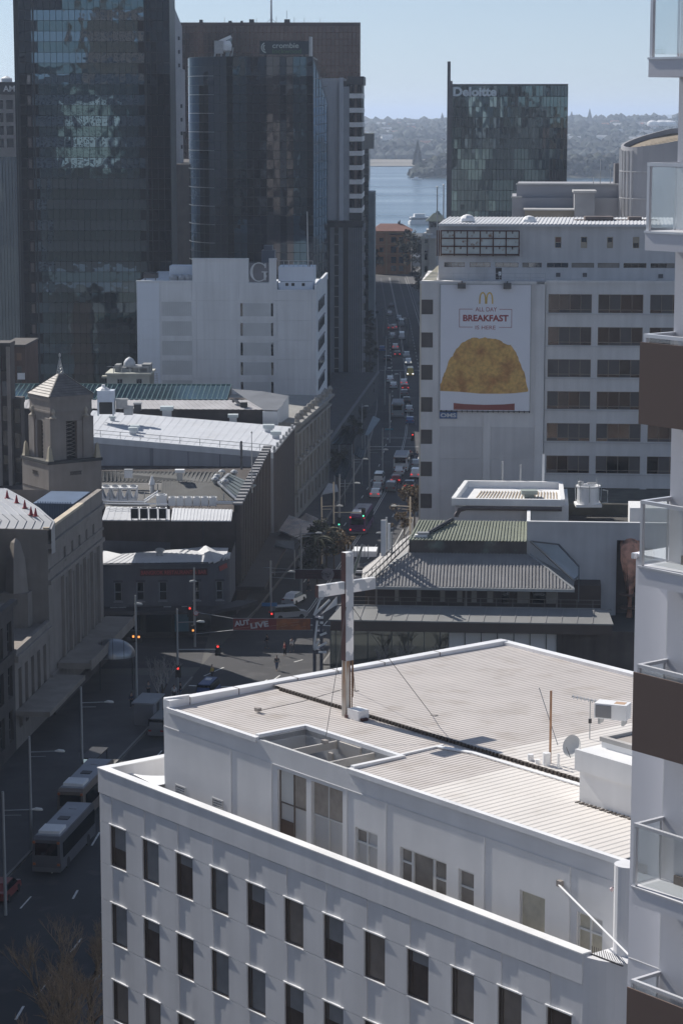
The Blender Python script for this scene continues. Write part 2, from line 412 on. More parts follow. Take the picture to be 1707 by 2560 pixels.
def wall(m, x0, x1, z0, z1, holes=(), y=0.0, rev=.25):
    """a facade at local y facing -y with openings; reveals go back by rev"""
    xs = sorted({x0, x1, *[h[0] for h in holes], *[h[1] for h in holes]}); zs = sorted({z0, z1, *[h[2] for h in holes], *[h[3] for h in holes]})
    xs = [x for x in xs if x0-1e-6 <= x <= x1+1e-6]; zs = [z for z in zs if z0-1e-6 <= z <= z1+1e-6]
    for zi in range(len(zs)-1):
        run = None
        for xi in range(len(xs)-1):
            cx, cz = (xs[xi]+xs[xi+1])/2, (zs[zi]+zs[zi+1])/2
            inh = any(h[0] < cx < h[1] and h[2] < cz < h[3] for h in holes)
            if not inh and run is None: run = xs[xi]
            if run is not None and (inh or xi == len(xs)-2):
                e = xs[xi] if inh else xs[xi+1]
                m.face((run,y,zs[zi]), (e,y,zs[zi]), (e,y,zs[zi+1]), (run,y,zs[zi+1])); run = None
    for a, b, c, d in holes:
        m.face((a,y,c),(b,y,c),(b,y+rev,c),(a,y+rev,c)); m.face((a,y,d),(a,y+rev,d),(b,y+rev,d),(b,y,d))
        m.face((a,y,c),(a,y+rev,c),(a,y+rev,d),(a,y,d)); m.face((b,y,c),(b,y,d),(b,y+rev,d),(b,y+rev,c))
    return m
def shell(m, x0, x1, y0, y1, z0, z1, skip=''):
    """sides and flat roof of a block; 'f' front left out"""
    if 'f' not in skip: m.face((x0,y0,z0),(x1,y0,z0),(x1,y0,z1),(x0,y0,z1))
    if 'r' not in skip: m.face((x1,y0,z0),(x1,y1,z0),(x1,y1,z1),(x1,y0,z1))
    if 'b' not in skip: m.face((x1,y1,z0),(x0,y1,z0),(x0,y1,z1),(x1,y1,z1))
    if 'l' not in skip: m.face((x0,y1,z0),(x0,y0,z0),(x0,y0,z1),(x0,y1,z1))
    if 't' not in skip: m.face((x0,y0,z1),(x1,y0,z1),(x1,y1,z1),(x0,y1,z1))
    return m
WM = {}
def window(parent, x0, x1, z0, z1, y, nx=1, nz=1, fm=None, gm=None, fw=.07, name='window', single=False, rot=None, ft=.08):
    """frame as a part, each pane a sub-part"""
    w, h = x1-x0, z1-z0; fm = fm or white_clean; gm = gm or win_glass
    k = (round(w,2), round(h,2), nx, nz if isinstance(nz,int) else tuple(nz), fm.name, fw)
    zs = [h*i/nz for i in range(nz+1)] if isinstance(nz, int) else [0]+[h*q for q in nz]+[h]
    xs = [w*i/nx for i in range(nx+1)]
    if k not in WM:
        m = M()
        for i, x in enumerate(xs):
            a, b = (0, fw) if i == 0 else ((w-fw, w) if i == nx else (x-fw/2, x+fw/2)); m.box(a, b, -ft/2, ft/2, 0, h)
        for i, z in enumerate(zs):
            a, b = (0, fw) if i == 0 else ((h-fw, h) if i == len(zs)-1 else (z-fw/2, z+fw/2))
            for j in range(nx): m.box(xs[j]+(fw if j == 0 else fw/2), xs[j+1]-(fw if j == nx-1 else fw/2), -ft/2+.004, ft/2-.004, a, b)
        WM[k] = m.mesh('frame', fm)
    o = put(name, WM[k], parent, (x0, y, z0), rot)
    gl = gm if isinstance(gm, (list, tuple)) else [gm]
    if single: put('pane', pane_mesh(w-.02, h-.02, random.choice(gl), 'pane', .02), o, (.01, .03, .01))
    else:
        for i in range(nx):
            for j in range(len(zs)-1):
                put('pane', pane_mesh(xs[i+1]-xs[i]-.02, zs[j+1]-zs[j]-.02, random.choice(gl), 'pane', .02), o, (xs[i]+.01, .03, zs[j]+.01))
    return o
def text(s, width, height, m, parent, x, y, z, name='lettering', depth=.03, bold=0.0, rot=0.0, shear=0.0, spacing=1.0, roty=0.0):
    cu = bpy.data.curves.new('t', 'FONT'); cu.body = s; cu.size = 1; cu.offset = bold; cu.extrude = .5; cu.resolution_u = 3; cu.shear = shear; cu.space_character = spacing
    o = bpy.data.objects.new('t', cu); COL.objects.link(o)
    dg = bpy.context.evaluated_depsgraph_get(); dg.update()
    me = bpy.data.meshes.new_from_object(o.evaluated_get(dg)); bpy.data.objects.remove(o); bpy.data.curves.remove(cu)
    xs = [v.co.x for v in me.vertices]; ys = [v.co.y for v in me.vertices]
    sx = width/(max(xs)-min(xs)); sy = height/(max(ys)-min(ys)); a, b = min(xs), min(ys)
    for v in me.vertices:
        c = v.co.copy(); v.co = ((c.x-a)*sx, -c.z*depth*2 if False else -(c.z+.5)*depth, (c.y-b)*sy)
    me.materials.clear(); me.materials.append(m); me.name = name
    # faces were built in the xy plane facing +z; after the swap they face -y
    return put(name, me, parent, (x, y, z), (0, roty, rot))
# ================================================================ tall buildings at the back left
G8a = mirror_glass('tower_glass_blue', (.12,.175,.23), .02, .012, .6)
G8b = mirror_glass('tower_glass_teal', (.085,.13,.155), .03, .012, .6)
G8c = mirror_glass('tower_glass_brown', (.022,.025,.032), .05, .012, .6)
mull = mat('mullion_dark', (.018,.022,.026), .5, .2, var=.1)
f8 = Fr(gy(48, 500, 450).xy, 0)
t8 = thing('glass_tower', 'huge dark blue glass tower with mirror panes filling the upper left', 'office tower', f8)
fx = lambda u, v: f8.fy(u, v)
xr = fx(427, 300).x; zt = 92
shell_m = shell(M(), 0, xr, 0, 15, 0, zt)
for u in (83, 364): shell_m.box(fx(u-3,0).x, fx(u+1,0).x, -.12, .02, 0, zt-.1)
shell_m.box(-.25, .05, -.3, 5, 0, zt-.2)
obj('wall', shell_m, mull, t8)
cells = []
rowh = 25.5/FOC*450/math.cos(R(5)); colw = (fx(363.5,300).x-fx(83,300).x)/18
nrow = int((zt-1.5)/rowh)
z_top = fx(200, 24.5).z
rows = [z_top+rowh*2 - i*rowh for i in range(60)]
for ri, z1 in enumerate(rows):
    z0 = z1-rowh
    if z0 < 1 or z1 > zt: continue
    light = ri % 2 == 0
    for c in range(-2, 22):
        x0 = fx(83,300).x + c*colw
        if x0 < .1 or x0+colw > xr: continue
        m = (G8a if light else G8b) if 0 <= c < 18 else G8c
        if not light and (c == 0 or c == 17): m = G8c
        if ri < 2: m = G8b if 5 <= c < 18 else G8c
        cells.append((x0, x0+colw, z0, z1, m))
panes(t8, cells, 0, limit=300, tilt=.003, seed=3)
sp = M()
for i, z1 in enumerate(rows):
    if i % 2 == 0 and 3 < z1 < zt: sp.box(-.2, -.05, -.5, -.3, z1-.05, z1+.02)
lm_ = M()
for i, z1 in enumerate(rows):
    if i % 2 == 0 and 3 < z1 < 70: lm_.box(fx(65,0).x, fx(73,0).x, -.1, -.03, z1-rowh, z1-.3)
obj('corner_pane_strip', lm_, mirror_glass('corner_strip', (.2,.19,.2), .1, .02), t8)
# --- tower at the far left edge with the letters AMP
fA = Fr(gy(-60, 300, 520).xy, 0)
tA = thing('office_tower', 'grey tower at the left edge carrying pale AMP letters on its top band', 'office tower', fA)
ax = lambda u, v: fA.fy(u, v)
m = M(); x1 = ax(52, 300).x; holes = []
zt_ = ax(0, 205).z
for r in range(7):
    for c in range(5):
        xc = ax(-48+c*24.5, 300).x; zc = ax(0, 262+r*32).z
        holes.append((xc-.75, xc+.75, zc-.95, zc+.95))
zb = ax(0, 392).z
holes = [h for h in holes if h[2] > zb]
wall(m, 0, x1, zb, zt_-2.6, holes, 0, .3); shell(m, 0, x1, 0, 25, zb, zt_-2.6, 'f')
m.box(0, x1, .3, 24.9, zb+.1, zt_-2.7)
obj('wall', m, mat('amp_stone', (.25,.24,.235), .85, var=.12, scale=.4), tA)
obj('sign_band', M().box(-.1, x1+.1, -.2, 25.1, zt_-2.6, zt_), dark_metal, tA)
for h in holes: put('window', pane_mesh(1.5, 1.9, dark_glass, 'window', .03), tA, (h[0], .28, h[2]))
text('AMP', ax(46,0).x-ax(4,0).x, 1.25, mt('letter_pale', (.7,.7,.7), .5), tA, ax(4,0).x, -.22, ax(0,229).z, bold=.02)
m = M(); gA = mirror_glass('amp_glass', (.2,.26,.31), .05, .015, .3)
n = 14
shell(M(), 0, 1, 0, 1, 0, 1)
obj('lower_glazing', shell(m, .05, x1-.05, .1, 24.8, 0, zb), gA, tA)
mm = M()
for c in range(n+1): xq = x1*c/n; mm.box(xq-.04, xq+.04, -.02, .1, 0, zb-.02)
obj('fin', mm, mull, tA)
pm = M(); pm.box(ax(30,0).x, ax(60,0).x, 4, 12, zt_, zt_+1.5).lathe([(1.2,0),(1.2,.8),(.2,1.3)], 10, (ax(8,0).x,3,zt_)); pm.box(ax(36,0).x, ax(50,0).x, 3, 6, zt_+1.5, zt_+2.8)
obj('rooftop_plant', pm, white_clean, tA)
# --- narrow stepped pale building behind the glass tower
fS = Fr(gy(424, 300, 600).xy, 0)
tS = thing('stone_tower', 'narrow pale grey stepped tower squeezed between the two dark towers', 'office tower', fS)
sx = lambda u, v: fS.fy(u, v)
m = M(); p0 = sx(424, 20); p1 = sx(440, 20)
m.prism([(0,0),(sx(436,0).x,0),(sx(447,0).x,3),(sx(447,0).x,12),(0,12)], sx(0,172).z, lambda p: sx(0,18).z if p[1] < 1 else sx(0,62).z)
m.box(0, sx(452,0).x, -.5, 14, sx(0,330).z, sx(0,172).z); m.box(0, sx(446,0).x, -.5, 14, 0, sx(0,330).z)
obj('wall', m, mat('pale_tower', (.36,.37,.39), .8, var=.08, scale=.3), tS)
ws = mt('slot_dark', (.05,.055,.06), .4)
sl = pane_mesh(.5, .9, ws, 'window', .06)
for i in range(9): put('window', sl, tS, (sx(443,0).x if i < 5 else sx(449,0).x, -.52 if i > 4 else 1.6, sx(0, 100+i*34).z))
# --- wide brown grid tower at the back
fB = Fr(gy(446, 300, 660).xy, 0)
tB = thing('brown_tower', 'wide flat topped brown grid tower standing behind the curved glass tower', 'office tower', fB)
bx = lambda u, v: fB.fy(u, v)
xb = bx(901, 0).x; zb_ = bx(0, 56).z
obj('wall', shell(M(), 0, xb, 0, 40, 0, zb_).box(.1, xb-.1, -.25, .02, zb_-.8, zb_-.01), mat('brown_mullion', (.06,.035,.03), .6, var=.1), tB)
gb1 = mirror_glass('brown_pane', (.065,.044,.04), .12, .01, .8); gb2 = mirror_glass('brown_pane_dark', (.05,.034,.032), .12, .01, .8)
cells = []; cw_ = xb/43; rh = 1.75
for r in range(34):
    for c in range(43):
        z1 = zb_-.9-r*rh; u_ok = r < 7 or c > 30
        m = gb2 if (c > 37 and r > 1) or random.random() < .25 else gb1
        cells.append((c*cw_, c*cw_+cw_, z1-rh, z1, m))
panes(tB, cells, 0, limit=300, tilt=.002, gap=.1)
for u, w, h in ((570,8,.5),(600,6,.5),(622,12,.9),(710,14,.9),(497,8,.8)): obj('rooftop_plant', M().box(bx(u,0).x, bx(u+w,0).x, 2, 5, zb_, zb_+h), dark_metal, tB)
ms = M(); xm = bx(677,0).x; ms.tube([(xm,4,zb_),(xm,4,zb_+14)], [.32,.12], 6)
for dx in (-1.4, 1.4): ms.bar((xm+dx,4,zb_), (xm,4,zb_+1.2), .1)
for u, h in ((716,3.2),(560,1.4),(640,1.2),(735,1.5),(760,1.3),(800,1.1),(690,1.6)): ms.tube([(bx(u,0).x,3,zb_),(bx(u,0).x,3,zb_+h)], .06, 4)
obj('mast', ms, steel, tB)
# --- curved dark tower with the sign
fC = Fr(gy(460, 500, 520).xy, -1.5)
tC = thing('curved_tower', 'curved black glass tower with a rounded left flank and a sign on its roof', 'office tower', fC)
cx_ = lambda u, v: fC.fy(u, v)
xw = cx_(783, 300).x; zc_ = cx_(600, 141).z
plan = []
RAD = 13.0
for i in range(13):
    a = math.pi - i/12*math.pi/2
    plan.append((RAD*.82+RAD*.82*math.cos(a), RAD*1.15-RAD*1.15*math.sin(a)))
plan += [(xw, 0), (xw+.001, 26), (0, 26)]
obj('wall', M().prism([(p[0]*.999+.01, p[1]+.06) for p in plan], 0, zc_), mull, tC)
gc1 = mirror_glass('curved_glass', (.02,.025,.034), .03, .012, .6); gc2 = mirror_glass('curved_glass_blue', (.055,.085,.11), .03, .012, .6); gc3 = mirror_glass('curved_glass_brown', (.07,.066,.07), .04, .012, .6)
cm = M(); line = []
path = [Vector((*p, 0)) for p in plan[:14]]
seg = []
for a, b in zip(path, path[1:]):
    L = (b-a).length; n = max(1, round(L/1.45))
    for i in range(n): seg.append((a+(b-a)*i/n, a+(b-a)*(i+1)/n))
rhc = 22.8/FOC*520
cnt = 0; rest = {}
rows = int((zc_-.2)/rhc)
rg = random.Random(9)
for r in range(rows):
    z1 = zc_-.1-r*rhc; z0 = z1-rhc+.1
    for si, (a, b) in enumerate(seg):
        d = (b-a).normalized(); nrm = Vector((d.y, -d.x, 0)); ang = math.atan2(d.y, d.x)
        g = gc3 if si in (len(seg)-6, len(seg)-7, len(seg)-4) else (gc2 if (si % 9 in (3,4) and si > 10) else gc1)
        if cnt < 300 and r < 11:
            put('pane', pane_mesh((b-a).length-.08, rhc-.1, g, 'pane', .05), tC, (a.x+d.x*.04, a.y+d.y*.04, z0), (rg.uniform(-.003,.003), 0, ang+rg.uniform(-.003,.003))); cnt += 1
        else:
            q = rest.setdefault(g.name, (M(), g))[0]; p, s = a+d*.04+nrm*.05, b-d*.04+nrm*.05
            e = nrm*rg.uniform(-.006,.006)
            q.face((p.x,p.y,z0),(s.x+e.x,s.y+e.y,z0),(s.x+e.x,s.y+e.y,z1),(p.x,p.y,z1))
for q, g in rest.values(): obj('pane', q, g, tC)['kind'] = 'stuff'
sb = M()
for r in range(1, rows, 1):
    if r % 2: continue
    z = zc_-.1-r*rhc
    for a, b in seg[:9]:
        sb.bar((a.x-.1,a.y-.12,z), (b.x-.1,b.y-.12,z), .07, .12)
obj('sill_band', sb, mt('sill_grey', (.16,.17,.18), .5), tC)
# sloped right wing
zw = cx_(783,143).z; q2 = fC.fy(818, 262, 9)
w = M(); w.prism([(xw,.5),(q2.x,9),(q2.x,25),(xw+.002,25)], 0, lambda p: zw-.2 if p[0] < xw+.1 else q2.z)
obj('side_wing', w, mirror_glass('wing_glass', (.17,.21,.25), .06, .03, .5), tC)
wl = M()
for r in range(2, 40):
    z = zw-r*rhc*1.0
    if z > 1: wl.bar((xw+.05,.4,z-.6), (q2.x+.05,8.9,z), .08)
for k in range(6):
    f = k/5; wl.bar((xw+(q2.x-xw)*f, .4+8.5*f, 0), (xw+(q2.x-xw)*f, .4+8.5*f, zw-.3+(q2.z-zw)*f), .09)
obj('mullion', wl, mull, tC)
# sign
sg = M(); s0, s1 = cx_(648,0).x, cx_(774,0).x; zs0, zs1 = cx_(700,136).z, cx_(700,102).z
sgn = obj('sign_board', M().box(s0, s1, 1.0, 1.6, zs0, zs1).box(s0+1, s0+1.3, 1.2, 1.5, zc_, zs0).box(s1-1.3, s1-1, 1.2, 1.5, zc_, zs0), mt('sign_navy', (.015,.03,.04), .5), tC)
text('crombie', cx_(746,0).x-cx_(680,0).x, 1.1, mt('letter_cream', (.42,.47,.45), .5), sgn, cx_(680,0).x, .97, cx_(0,120.5).z, bold=.01)
text('lockwood', cx_(752,0).x-cx_(680,0).x, 1.0, mt('letter_green', (.05,.13,.06), .6), sgn, cx_(680,0).x, .97, cx_(0,134).z, bold=.01)
lg = M(); lx, lz = cx_(665,0).x, cx_(0,119).z
for a0, a1, rr_ in ((2.0, 4.6, 1.15), (2.2, 4.2, .75)):
    for i in range(8):
        a = a0+(a1-a0)*i/8; b = a0+(a1-a0)*(i+1)/8
        lg.face((lx+rr_*math.cos(a),.985,lz+rr_*math.sin(a)), (lx+rr_*math.cos(b),.985,lz+rr_*math.sin(b)), (lx+(rr_-.25)*math.cos(b),.985,lz+(rr_-.25)*math.sin(b)), (lx+(rr_-.25)*math.cos(a),.985,lz+(rr_-.25)*math.sin(a)))
obj('logo', lg, mt('letter_cream', (.42,.47,.45)), sgn)
obj('fin', M().box(cx_(772,0).x, cx_(779,0).x, .8, 4, zc_, cx_(0,92).z), steel, tC)
# roof crane (window cleaning gear)
cr_ = thing('roof_crane', 'pale metal window cleaning crane on the roof of the curved tower', 'crane', fC)
px = lambda u, v: cx_(u, v)
c = M(); zf = zc_
for u in (532, 548, 575): c.tube([(px(u,0).x, 4, zf), (px(u+4,0).x, 4, px(0,118).z)], .18, 5)
c.box(px(532,0).x, px(553,0).x, 3.2, 5.2, px(0,133).z, px(0,101).z)
obj('frame', c, steel, cr_)
obj('boom', M().bar((px(545,0).x,4,px(0,103).z), (px(574,0).x,4,px(0,90).z), .5, .6), white_clean, cr_)
obj('counterweight', M().lathe([(.3,0),(1.0,.4),(1.1,1.6),(.7,2.4)], 10, (px(563,0).x,4,px(0,130).z)), white_clean, cr_)
obj('mast', M().bar((px(563,0).x,4.6,zf), (px(571,0).x,4.6,px(0,91).z), .9, .8), mt('crane_grey', (.3,.36,.38), .5), cr_)
# --- white slab tower with banded windows and its ribbed base
fD = Fr(gy(800, 600, 540).xy, -2)
tD = thing('slab_tower', 'pale slab tower with blank end wall and white banded windows above a ribbed base', 'office tower', fD)
dx_ = lambda u, v, y=0: fD.fy(u, v, y)
u0, u1, u2, u3 = (dx_(q,0).x for q in (798, 848, 858, 873)); u4 = dx_(906,0).x
zT = dx_(0,196).z; zL = dx_(0,550).z
blank = mat('slab_blank', (.50,.53,.58), .75, var=.05, scale=.3, streak=.08)
obj('wall', M().box(u0, u1, 0, 20, zL+.05, zT).box(u1, u2, -1.1, 20, zL+.05, zT+.1), blank, tD)
obj('service_strip', M().box(u2, u3, .4, 20, zL+.05, zT-1.8), mt('slab_grey', (.3,.32,.35), .8), tD)
obj('crown', M().box(u3-.4, u4+.3, .1, 18, zT-1.4, zT+.4).box(u2, u3-.4, 1, 17, zT-1.8, zT-.6), dark_metal, tD)
obj('core', M().box(u3, u4-.1, .35, 19, zL+.05, zT-1.4), mull, tD)
n = 11; pitch = 35.0/FOC*540
for k in range(n):
    z = zT-3.3-k*pitch
    if z < zL+1: break
    put('spandrel_band', M().box(0, u4-u3, 0, 19.4, 0, 1.05).mesh('spandrel_band', white_paint) if k == 0 else SPB, tD, (u3, 0, z-1.05))
    if k == 0: SPB = kids(tD)[-1].data if False else [o for o in bpy.data.objects if o.name.startswith('spandrel_band')][0].data
    for j in range(3):
        ww = (u4-u3-.3)/3
        put('window', pane_mesh(ww-.25, pitch-1.15, G8c if j != 1 else mt('blind_brown', (.12,.09,.08), .7), 'window', .05), tD, (u3+.25+j*ww, .32, z+.05))
x5 = dx_(913,0).x
obj('ledge', M().prism([(u0+.6,-3),(dx_(873,0).x,-3),(x5-.3,-1),(x5-.3,18),(u0+.6,18)], zL-1.4, zL), mt('ledge_dark', (.03,.03,.033), .8), tD)
obj('podium_core', M().box(u0+1, x5-.6, -1.0, 18, 0, zL-1.45), mull, tD)
for a, b, yy in ((825,836,-2.0),(847,858,-2.0)):
    put('pier', M().box(dx_(a,0).x, dx_(b,0).x, yy, 0, 0, zL-1.45).mesh('pier', mt('pier_grey', (.22,.235,.26), .8)), tD)
wn = M()
for k in range(20):
    z = zL-3-k*2.3
    if z > 1: wn.box(dx_(836,0).x, dx_(847,0).x, -1.12, -1.0, z, z+.12)
obj('transom', wn, steel, tD)
nr = 8; xa, xe = dx_(872,0).x, x5-.3
rib = M().box(0, (xe-xa)/nr*.55, -2.2, -.9, .1, zL-1.5).mesh('rib', mt('rib_grey', (.24,.25,.28), .75))
for j in range(nr): put('rib', rib, tD, (xa+(xe-xa)*j/nr, 0, 0))
for k in range(12):
    z = zL-2.2-k*3.2
    if z > 2: put('balcony', M().box(x5-.4, x5+.1, -2, 0, z, z+1.5).mesh('balcony', mt('rib_grey')) if k == 0 else BLC, tD, (0,0,0) if k == 0 else (0,0,-3.2*k))
    if k == 0: BLC = [o for o in bpy.data.objects if o.name.startswith('balcony')][0].data
# --- slim green building behind it
fE = Fr(gy(902, 600, 720).xy, -2)
tE = thing('slim_tower', 'slim dark green glass building behind the slab tower beside the strip of sea', 'office tower', fE)
ex = lambda u, v: fE.fy(u, v)
obj('wall', M().box(0, ex(922,0).x, 0, 18, 0, ex(0,372).z), mirror_glass('slim_glass', (.07,.09,.1), .1, .02, .4), tE)
obj('side_block', M().box(ex(922,0).x, ex(937,0).x, 1, 18, 0, ex(0,480).z), mat('slim_pale', (.25,.31,.34), .6, var=.1), tE)
obj('roof_plant', M().box(ex(905,0).x, ex(934,0).x, 1.5, 12, ex(0,372).z, ex(0,333).z), mat('slim_plant', (.24,.27,.27), .8), tE)
fl = M()
for k in range(22):
    z = ex(0, 385+k*17).z
    if z > 1: fl.box(.05, ex(921,0).x, -.12, .01, z, z+.25)
obj('spandrel_band', fl, mt('slim_spandrel', (.05,.06,.065), .5), tE)
# ================================================================ unseen blocks added behind the camera for the glass towers to mirror
def slab_block(label, x, y, w, d, h, deg, wm, gm, cols, rows, winw=.55, winh=.5, name='unseen_block'):
    f = Fr((x, y), deg); t = thing(name, label, 'building', f)
    # facade that looks north towards the street lies at local y = d
    m = shell(M(), 0, w, 0, d, 0, h); obj('wall', m, wm, t)
    q = M(); cw, rh = w/cols, h/rows
    for r in range(rows):
        for c in range(cols):
            x0 = c*cw+cw*(1-winw)/2; z0 = r*rh+rh*(1-winh)/2
            q.box(x0, x0+cw*winw, d-.1, d+.08, z0, z0+rh*winh)
    o = obj('window', q, gm, t); o['kind'] = 'stuff'
    return t
bw = mat('block_white', (.78,.77,.75), .8, var=.05, scale=.1); bc = mat('block_cream', (.6,.55,.46), .8, var=.08, scale=.1); bb = mat('block_grey', (.4,.4,.4), .8, var=.1); br = mat('block_brown', (.28,.19,.14), .85, var=.1)
gw = mirror_glass('block_glass', (.1,.14,.18), .05, .02)
slab_block('tall grey apartment block the picture is taken from, mirrored in the towers', -38, -32, 78, 24, 74, 3, mat('block_taupe', (.16,.15,.15), .85, var=.1), gw, 26, 24, .45, .45)
slab_block('unseen dark office slab mirrored low in the blue glass tower', -165, -120, 120, 30, 78, -3, mat('block_dark', (.10,.10,.11), .85, var=.2), gw, 20, 24, .7, .4)
slab_block('unseen cream office tower mirrored in the centre of the blue glass tower', -103, -46, 15, 26, 67, 0, mat('block_pale', (.72,.74,.66), .8), gw, 4, 18, .55, .45)
slab_block('unseen brown brick block mirrored at the side of the curved tower', 52, -90, 40, 30, 62, 6, br, gw, 10, 17, .5, .5)
slab_block('unseen white tower with wide bands mirrored in the glass block across town', 70, -230, 46, 30, 120, 4, bw, gw, 8, 34, .9, .45)
slab_block('unseen grey tower standing uphill and mirrored in the curved tower', -60, -260, 50, 30, 84, 0, bb, gw, 10, 28, .6, .5)
slab_block('unseen dark podium in front of the cream tower mirrored in the glass', -112, -16, 34, 12, 31, 0, X['block_dark'], gw, 8, 8)
slab_block('unseen white slab added to mirror as streaks in the curved tower', -58, -30, 7, 20, 60, 0, bw, gw, 2, 16, .4, .5)
slab_block('unseen pale block uphill mirrored in the left edge of the blue glass tower', -230, -180, 60, 30, 60, -8, bc, gw, 14, 26, .6, .5)
slab_block('unseen low white block uphill mirrored near the street', -120, -330, 70, 30, 70, 0, bw, gw, 16, 18, .6, .5)
slab_block('unseen dark brown tower uphill mirrored beside the cream tower', -120, -260, 30, 30, 110, 0, br, gw, 8, 30, .6, .5)
# ================================================================ middle left: department store with the G
def named_parts(n): return [o for o in bpy.data.objects if o.name.split('.')[0] == n]
fG = Fr(gy(343, 800, 420).xy, -3)
tG = thing('department_store', 'big pale windowless block with a letter G on its stepped parapet', 'building', fG)
g = lambda u, v, y=0: fG.fy(u, v, y)
store = mat('store_render', (.66,.69,.72), .8, var=.05, scale=.2, streak=.10); store2 = mat('store_render_blue', (.66,.72,.80), .75, var=.04, scale=.2, streak=.05)
xR = g(790,800).x; zA, zB, zC = g(400,705).z, g(560,649).z, g(740,728).z
U = lambda u: g(u, 800).x
V = lambda v: g(560, v).z
m = M()
m.box(0, U(482), .1, 30, 0, zA-.05).box(U(482), U(692), .1, 4, 0, zA-.05).box(U(692), xR, .1, 33, 0, zC-.05).box(U(482), U(692), 4, 33, 0, zC-.2)
m.box(U(482), U(622), .1, .9, zA-.05, zB).box(U(673), U(691), .1, .9, zA-.05, zB)
obj('wall', m, store, tG)
for (a, b, z0, z1) in ((343,482,zA,zA+.25),(692,790,zC,zC+.25)): obj('coping', M().box(U(a)-.05, U(b)+.05, -.08, .5, z0-.05, z1), store, tG)
obj('coping', M().box(U(482)-.05, U(622), -.06, 1, zB, zB+.2).box(U(673), U(691)+.05, -.06, 1, zB, zB+.2), store, tG)
cols = [(343,400,0),(400,403,9),(403,481,1),(481,492,0),(492,592,0),(592,598,0),(598,684,2),(684,693,0),(693,780,0),(780,790,0)]
vs = [754+49.0*i for i in range(12)]
rows_ = []
for (a, b, k) in cols:
    if k == 9: continue
    top = zA-.06 if b <= 482 else (zC-.06 if a >= 692 else zA-.06)
    zz = [top] + [V(v-3) for v in vs]
    for i in range(len(zz)-1):
        if zz[i]-zz[i+1] < .3 or zz[i+1] < 0: continue
        if k in (1, 2) and i > 0: continue
        put('panel', pane_mesh(U(b)-U(a)-.05, zz[i]-zz[i+1]-.05, store2 if b == 400 else store, 'panel', .09), tG, (U(a)+.025, .1, zz[i+1]+.025))
infill = mat('infill_ribbed', (.52,.55,.57), .8, var=.06, scale=.4)
def infill_mesh(w, h, n=14):
    q = M().box(0, w, .02, .06, 0, h)
    for i in range(n): q.box(w*(i+.2)/n, w*(i+.8)/n, -.03, .02, .06, h-.06)
    return q.mesh('infill_panel', infill)
wA, hA = U(480)-U(404), V(0)-V(36)
imA, imB = infill_mesh(wA-.1, V(755)-V(791)), infill_mesh(U(676)-U(607)-.1, V(756)-V(789), 10)
for i in range(9):
    v0 = 754+49*i
    if V(v0+49) < 0: break
    put('infill_panel', imA, tG, (U(404)+.05, .06, V(v0+37)))
    put('lintel_band', pane_mesh(U(481)-U(403), V(v0+37)-V(v0+47.5), store, 'lintel_band', .09), tG, (U(403), .1, V(v0+47)))
    put('infill_panel', imB, tG, (U(607)+.05, .06, V(v0+37)))
    for ua in (601, 677): put('window', pane_mesh(U(607)-U(601)-.05, V(756)-V(789), dark_glass, 'window', .03), tG, (U(ua)+.03, .09, V(v0+37)))
    put('lintel_band', pane_mesh(U(684)-U(598), V(v0+37)-V(v0+47.5), store, 'lintel_band', .09), tG, (U(598), .1, V(v0+47)))
hd = M().box(xR-.02, xR+.2, 6, 24, -.12, .05).mesh('hood', mt('hood_shade', (.2,.2,.21), .8)); sw = M().box(xR-.05, xR+.06, 6, 24, 0, 1.7).mesh('window', win_glass)
for i in range(8):
    z = zC-2.2-i*3.46
    if z > 1: put('hood', hd, tG, (0,0,z)); put('window', sw, tG, (0,0,z-1.95))
obj('side_parapet', M().box(xR-.3, xR+.15, .1, 33, zC-.05, zC+1.1), store, tG)
# letter G on its board
ls = thing('letter_sign', 'pale serif letter G standing in the notch of the pale parapet', 'sign', fG)
obj('backboard', M().box(U(623), U(672), .5, .7, zA, V(657)), mt('board_grey', (.16,.16,.18), .7), ls)
def serif_g(cx, cz, r):
    q = M(); n = 26
    for i in range(n):
        a0, a1 = R(42+i*(318-42+20)/n), R(42+(i+1)*(318-42+20)/n)
        def wd(a): return r*(.10+.20*abs(math.cos((a+math.pi)/1)) ** 1.2) if math.cos(a) < .55 else r*.10
        for (y0) in (0,):
            o0, o1 = Vector((cx+r*math.cos(a0)*.92, 0, cz+r*math.sin(a0))), Vector((cx+r*math.cos(a1)*.92, 0, cz+r*math.sin(a1)))
            i0, i1 = Vector((cx+(r*.92-wd(a0))*math.cos(a0), 0, cz+(r-r*.10)*math.sin(a0))), Vector((cx+(r*.92-wd(a1))*math.cos(a1), 0, cz+(r-r*.10)*math.sin(a1)))
            f = [i0, i1, o1, o0]; q.face(*[(p.x,.2,p.z) for p in f]); q.face(*[(p.x,.2,p.z) for p in (o0,o1)], (o1.x,.45,o1.z), (o0.x,.45,o0.z))
    q.box(cx+r*.52, cx+r*.74, .2, .45, cz-r*.85, cz-.02).box(cx+r*.30, cx+r*.92, .19, .44, cz-.06, cz+.10)
    q.box(cx+r*.62, cx+r*.74, .2, .45, cz+r*.42, cz+r*.9)
    return q
obj('letter', serif_g(U(647.5), V(680), V(656)-V(680)), mt('letter_metal', (.55,.58,.6), .5), ls)
def rooftop(name, label, cat, fr, group=None): return thing(name, label, cat, fr, group=group)
rt = rooftop('plant_room', 'pale boxed plant room with curved ducts on the left roof of the pale store', 'plant room', fG)
obj('casing', M().box(U(420), U(481), 3, 7, zA, V(668)), store2, rt)
dk = M()
for ua in (432, 454, 470): dk.lathe([(.05,0),(.75,.05),(.8,.6),(.5,1.0),(.1,1.1)], 10, (U(ua), 2, zA+.1))
obj('duct', dk, steel, rt)
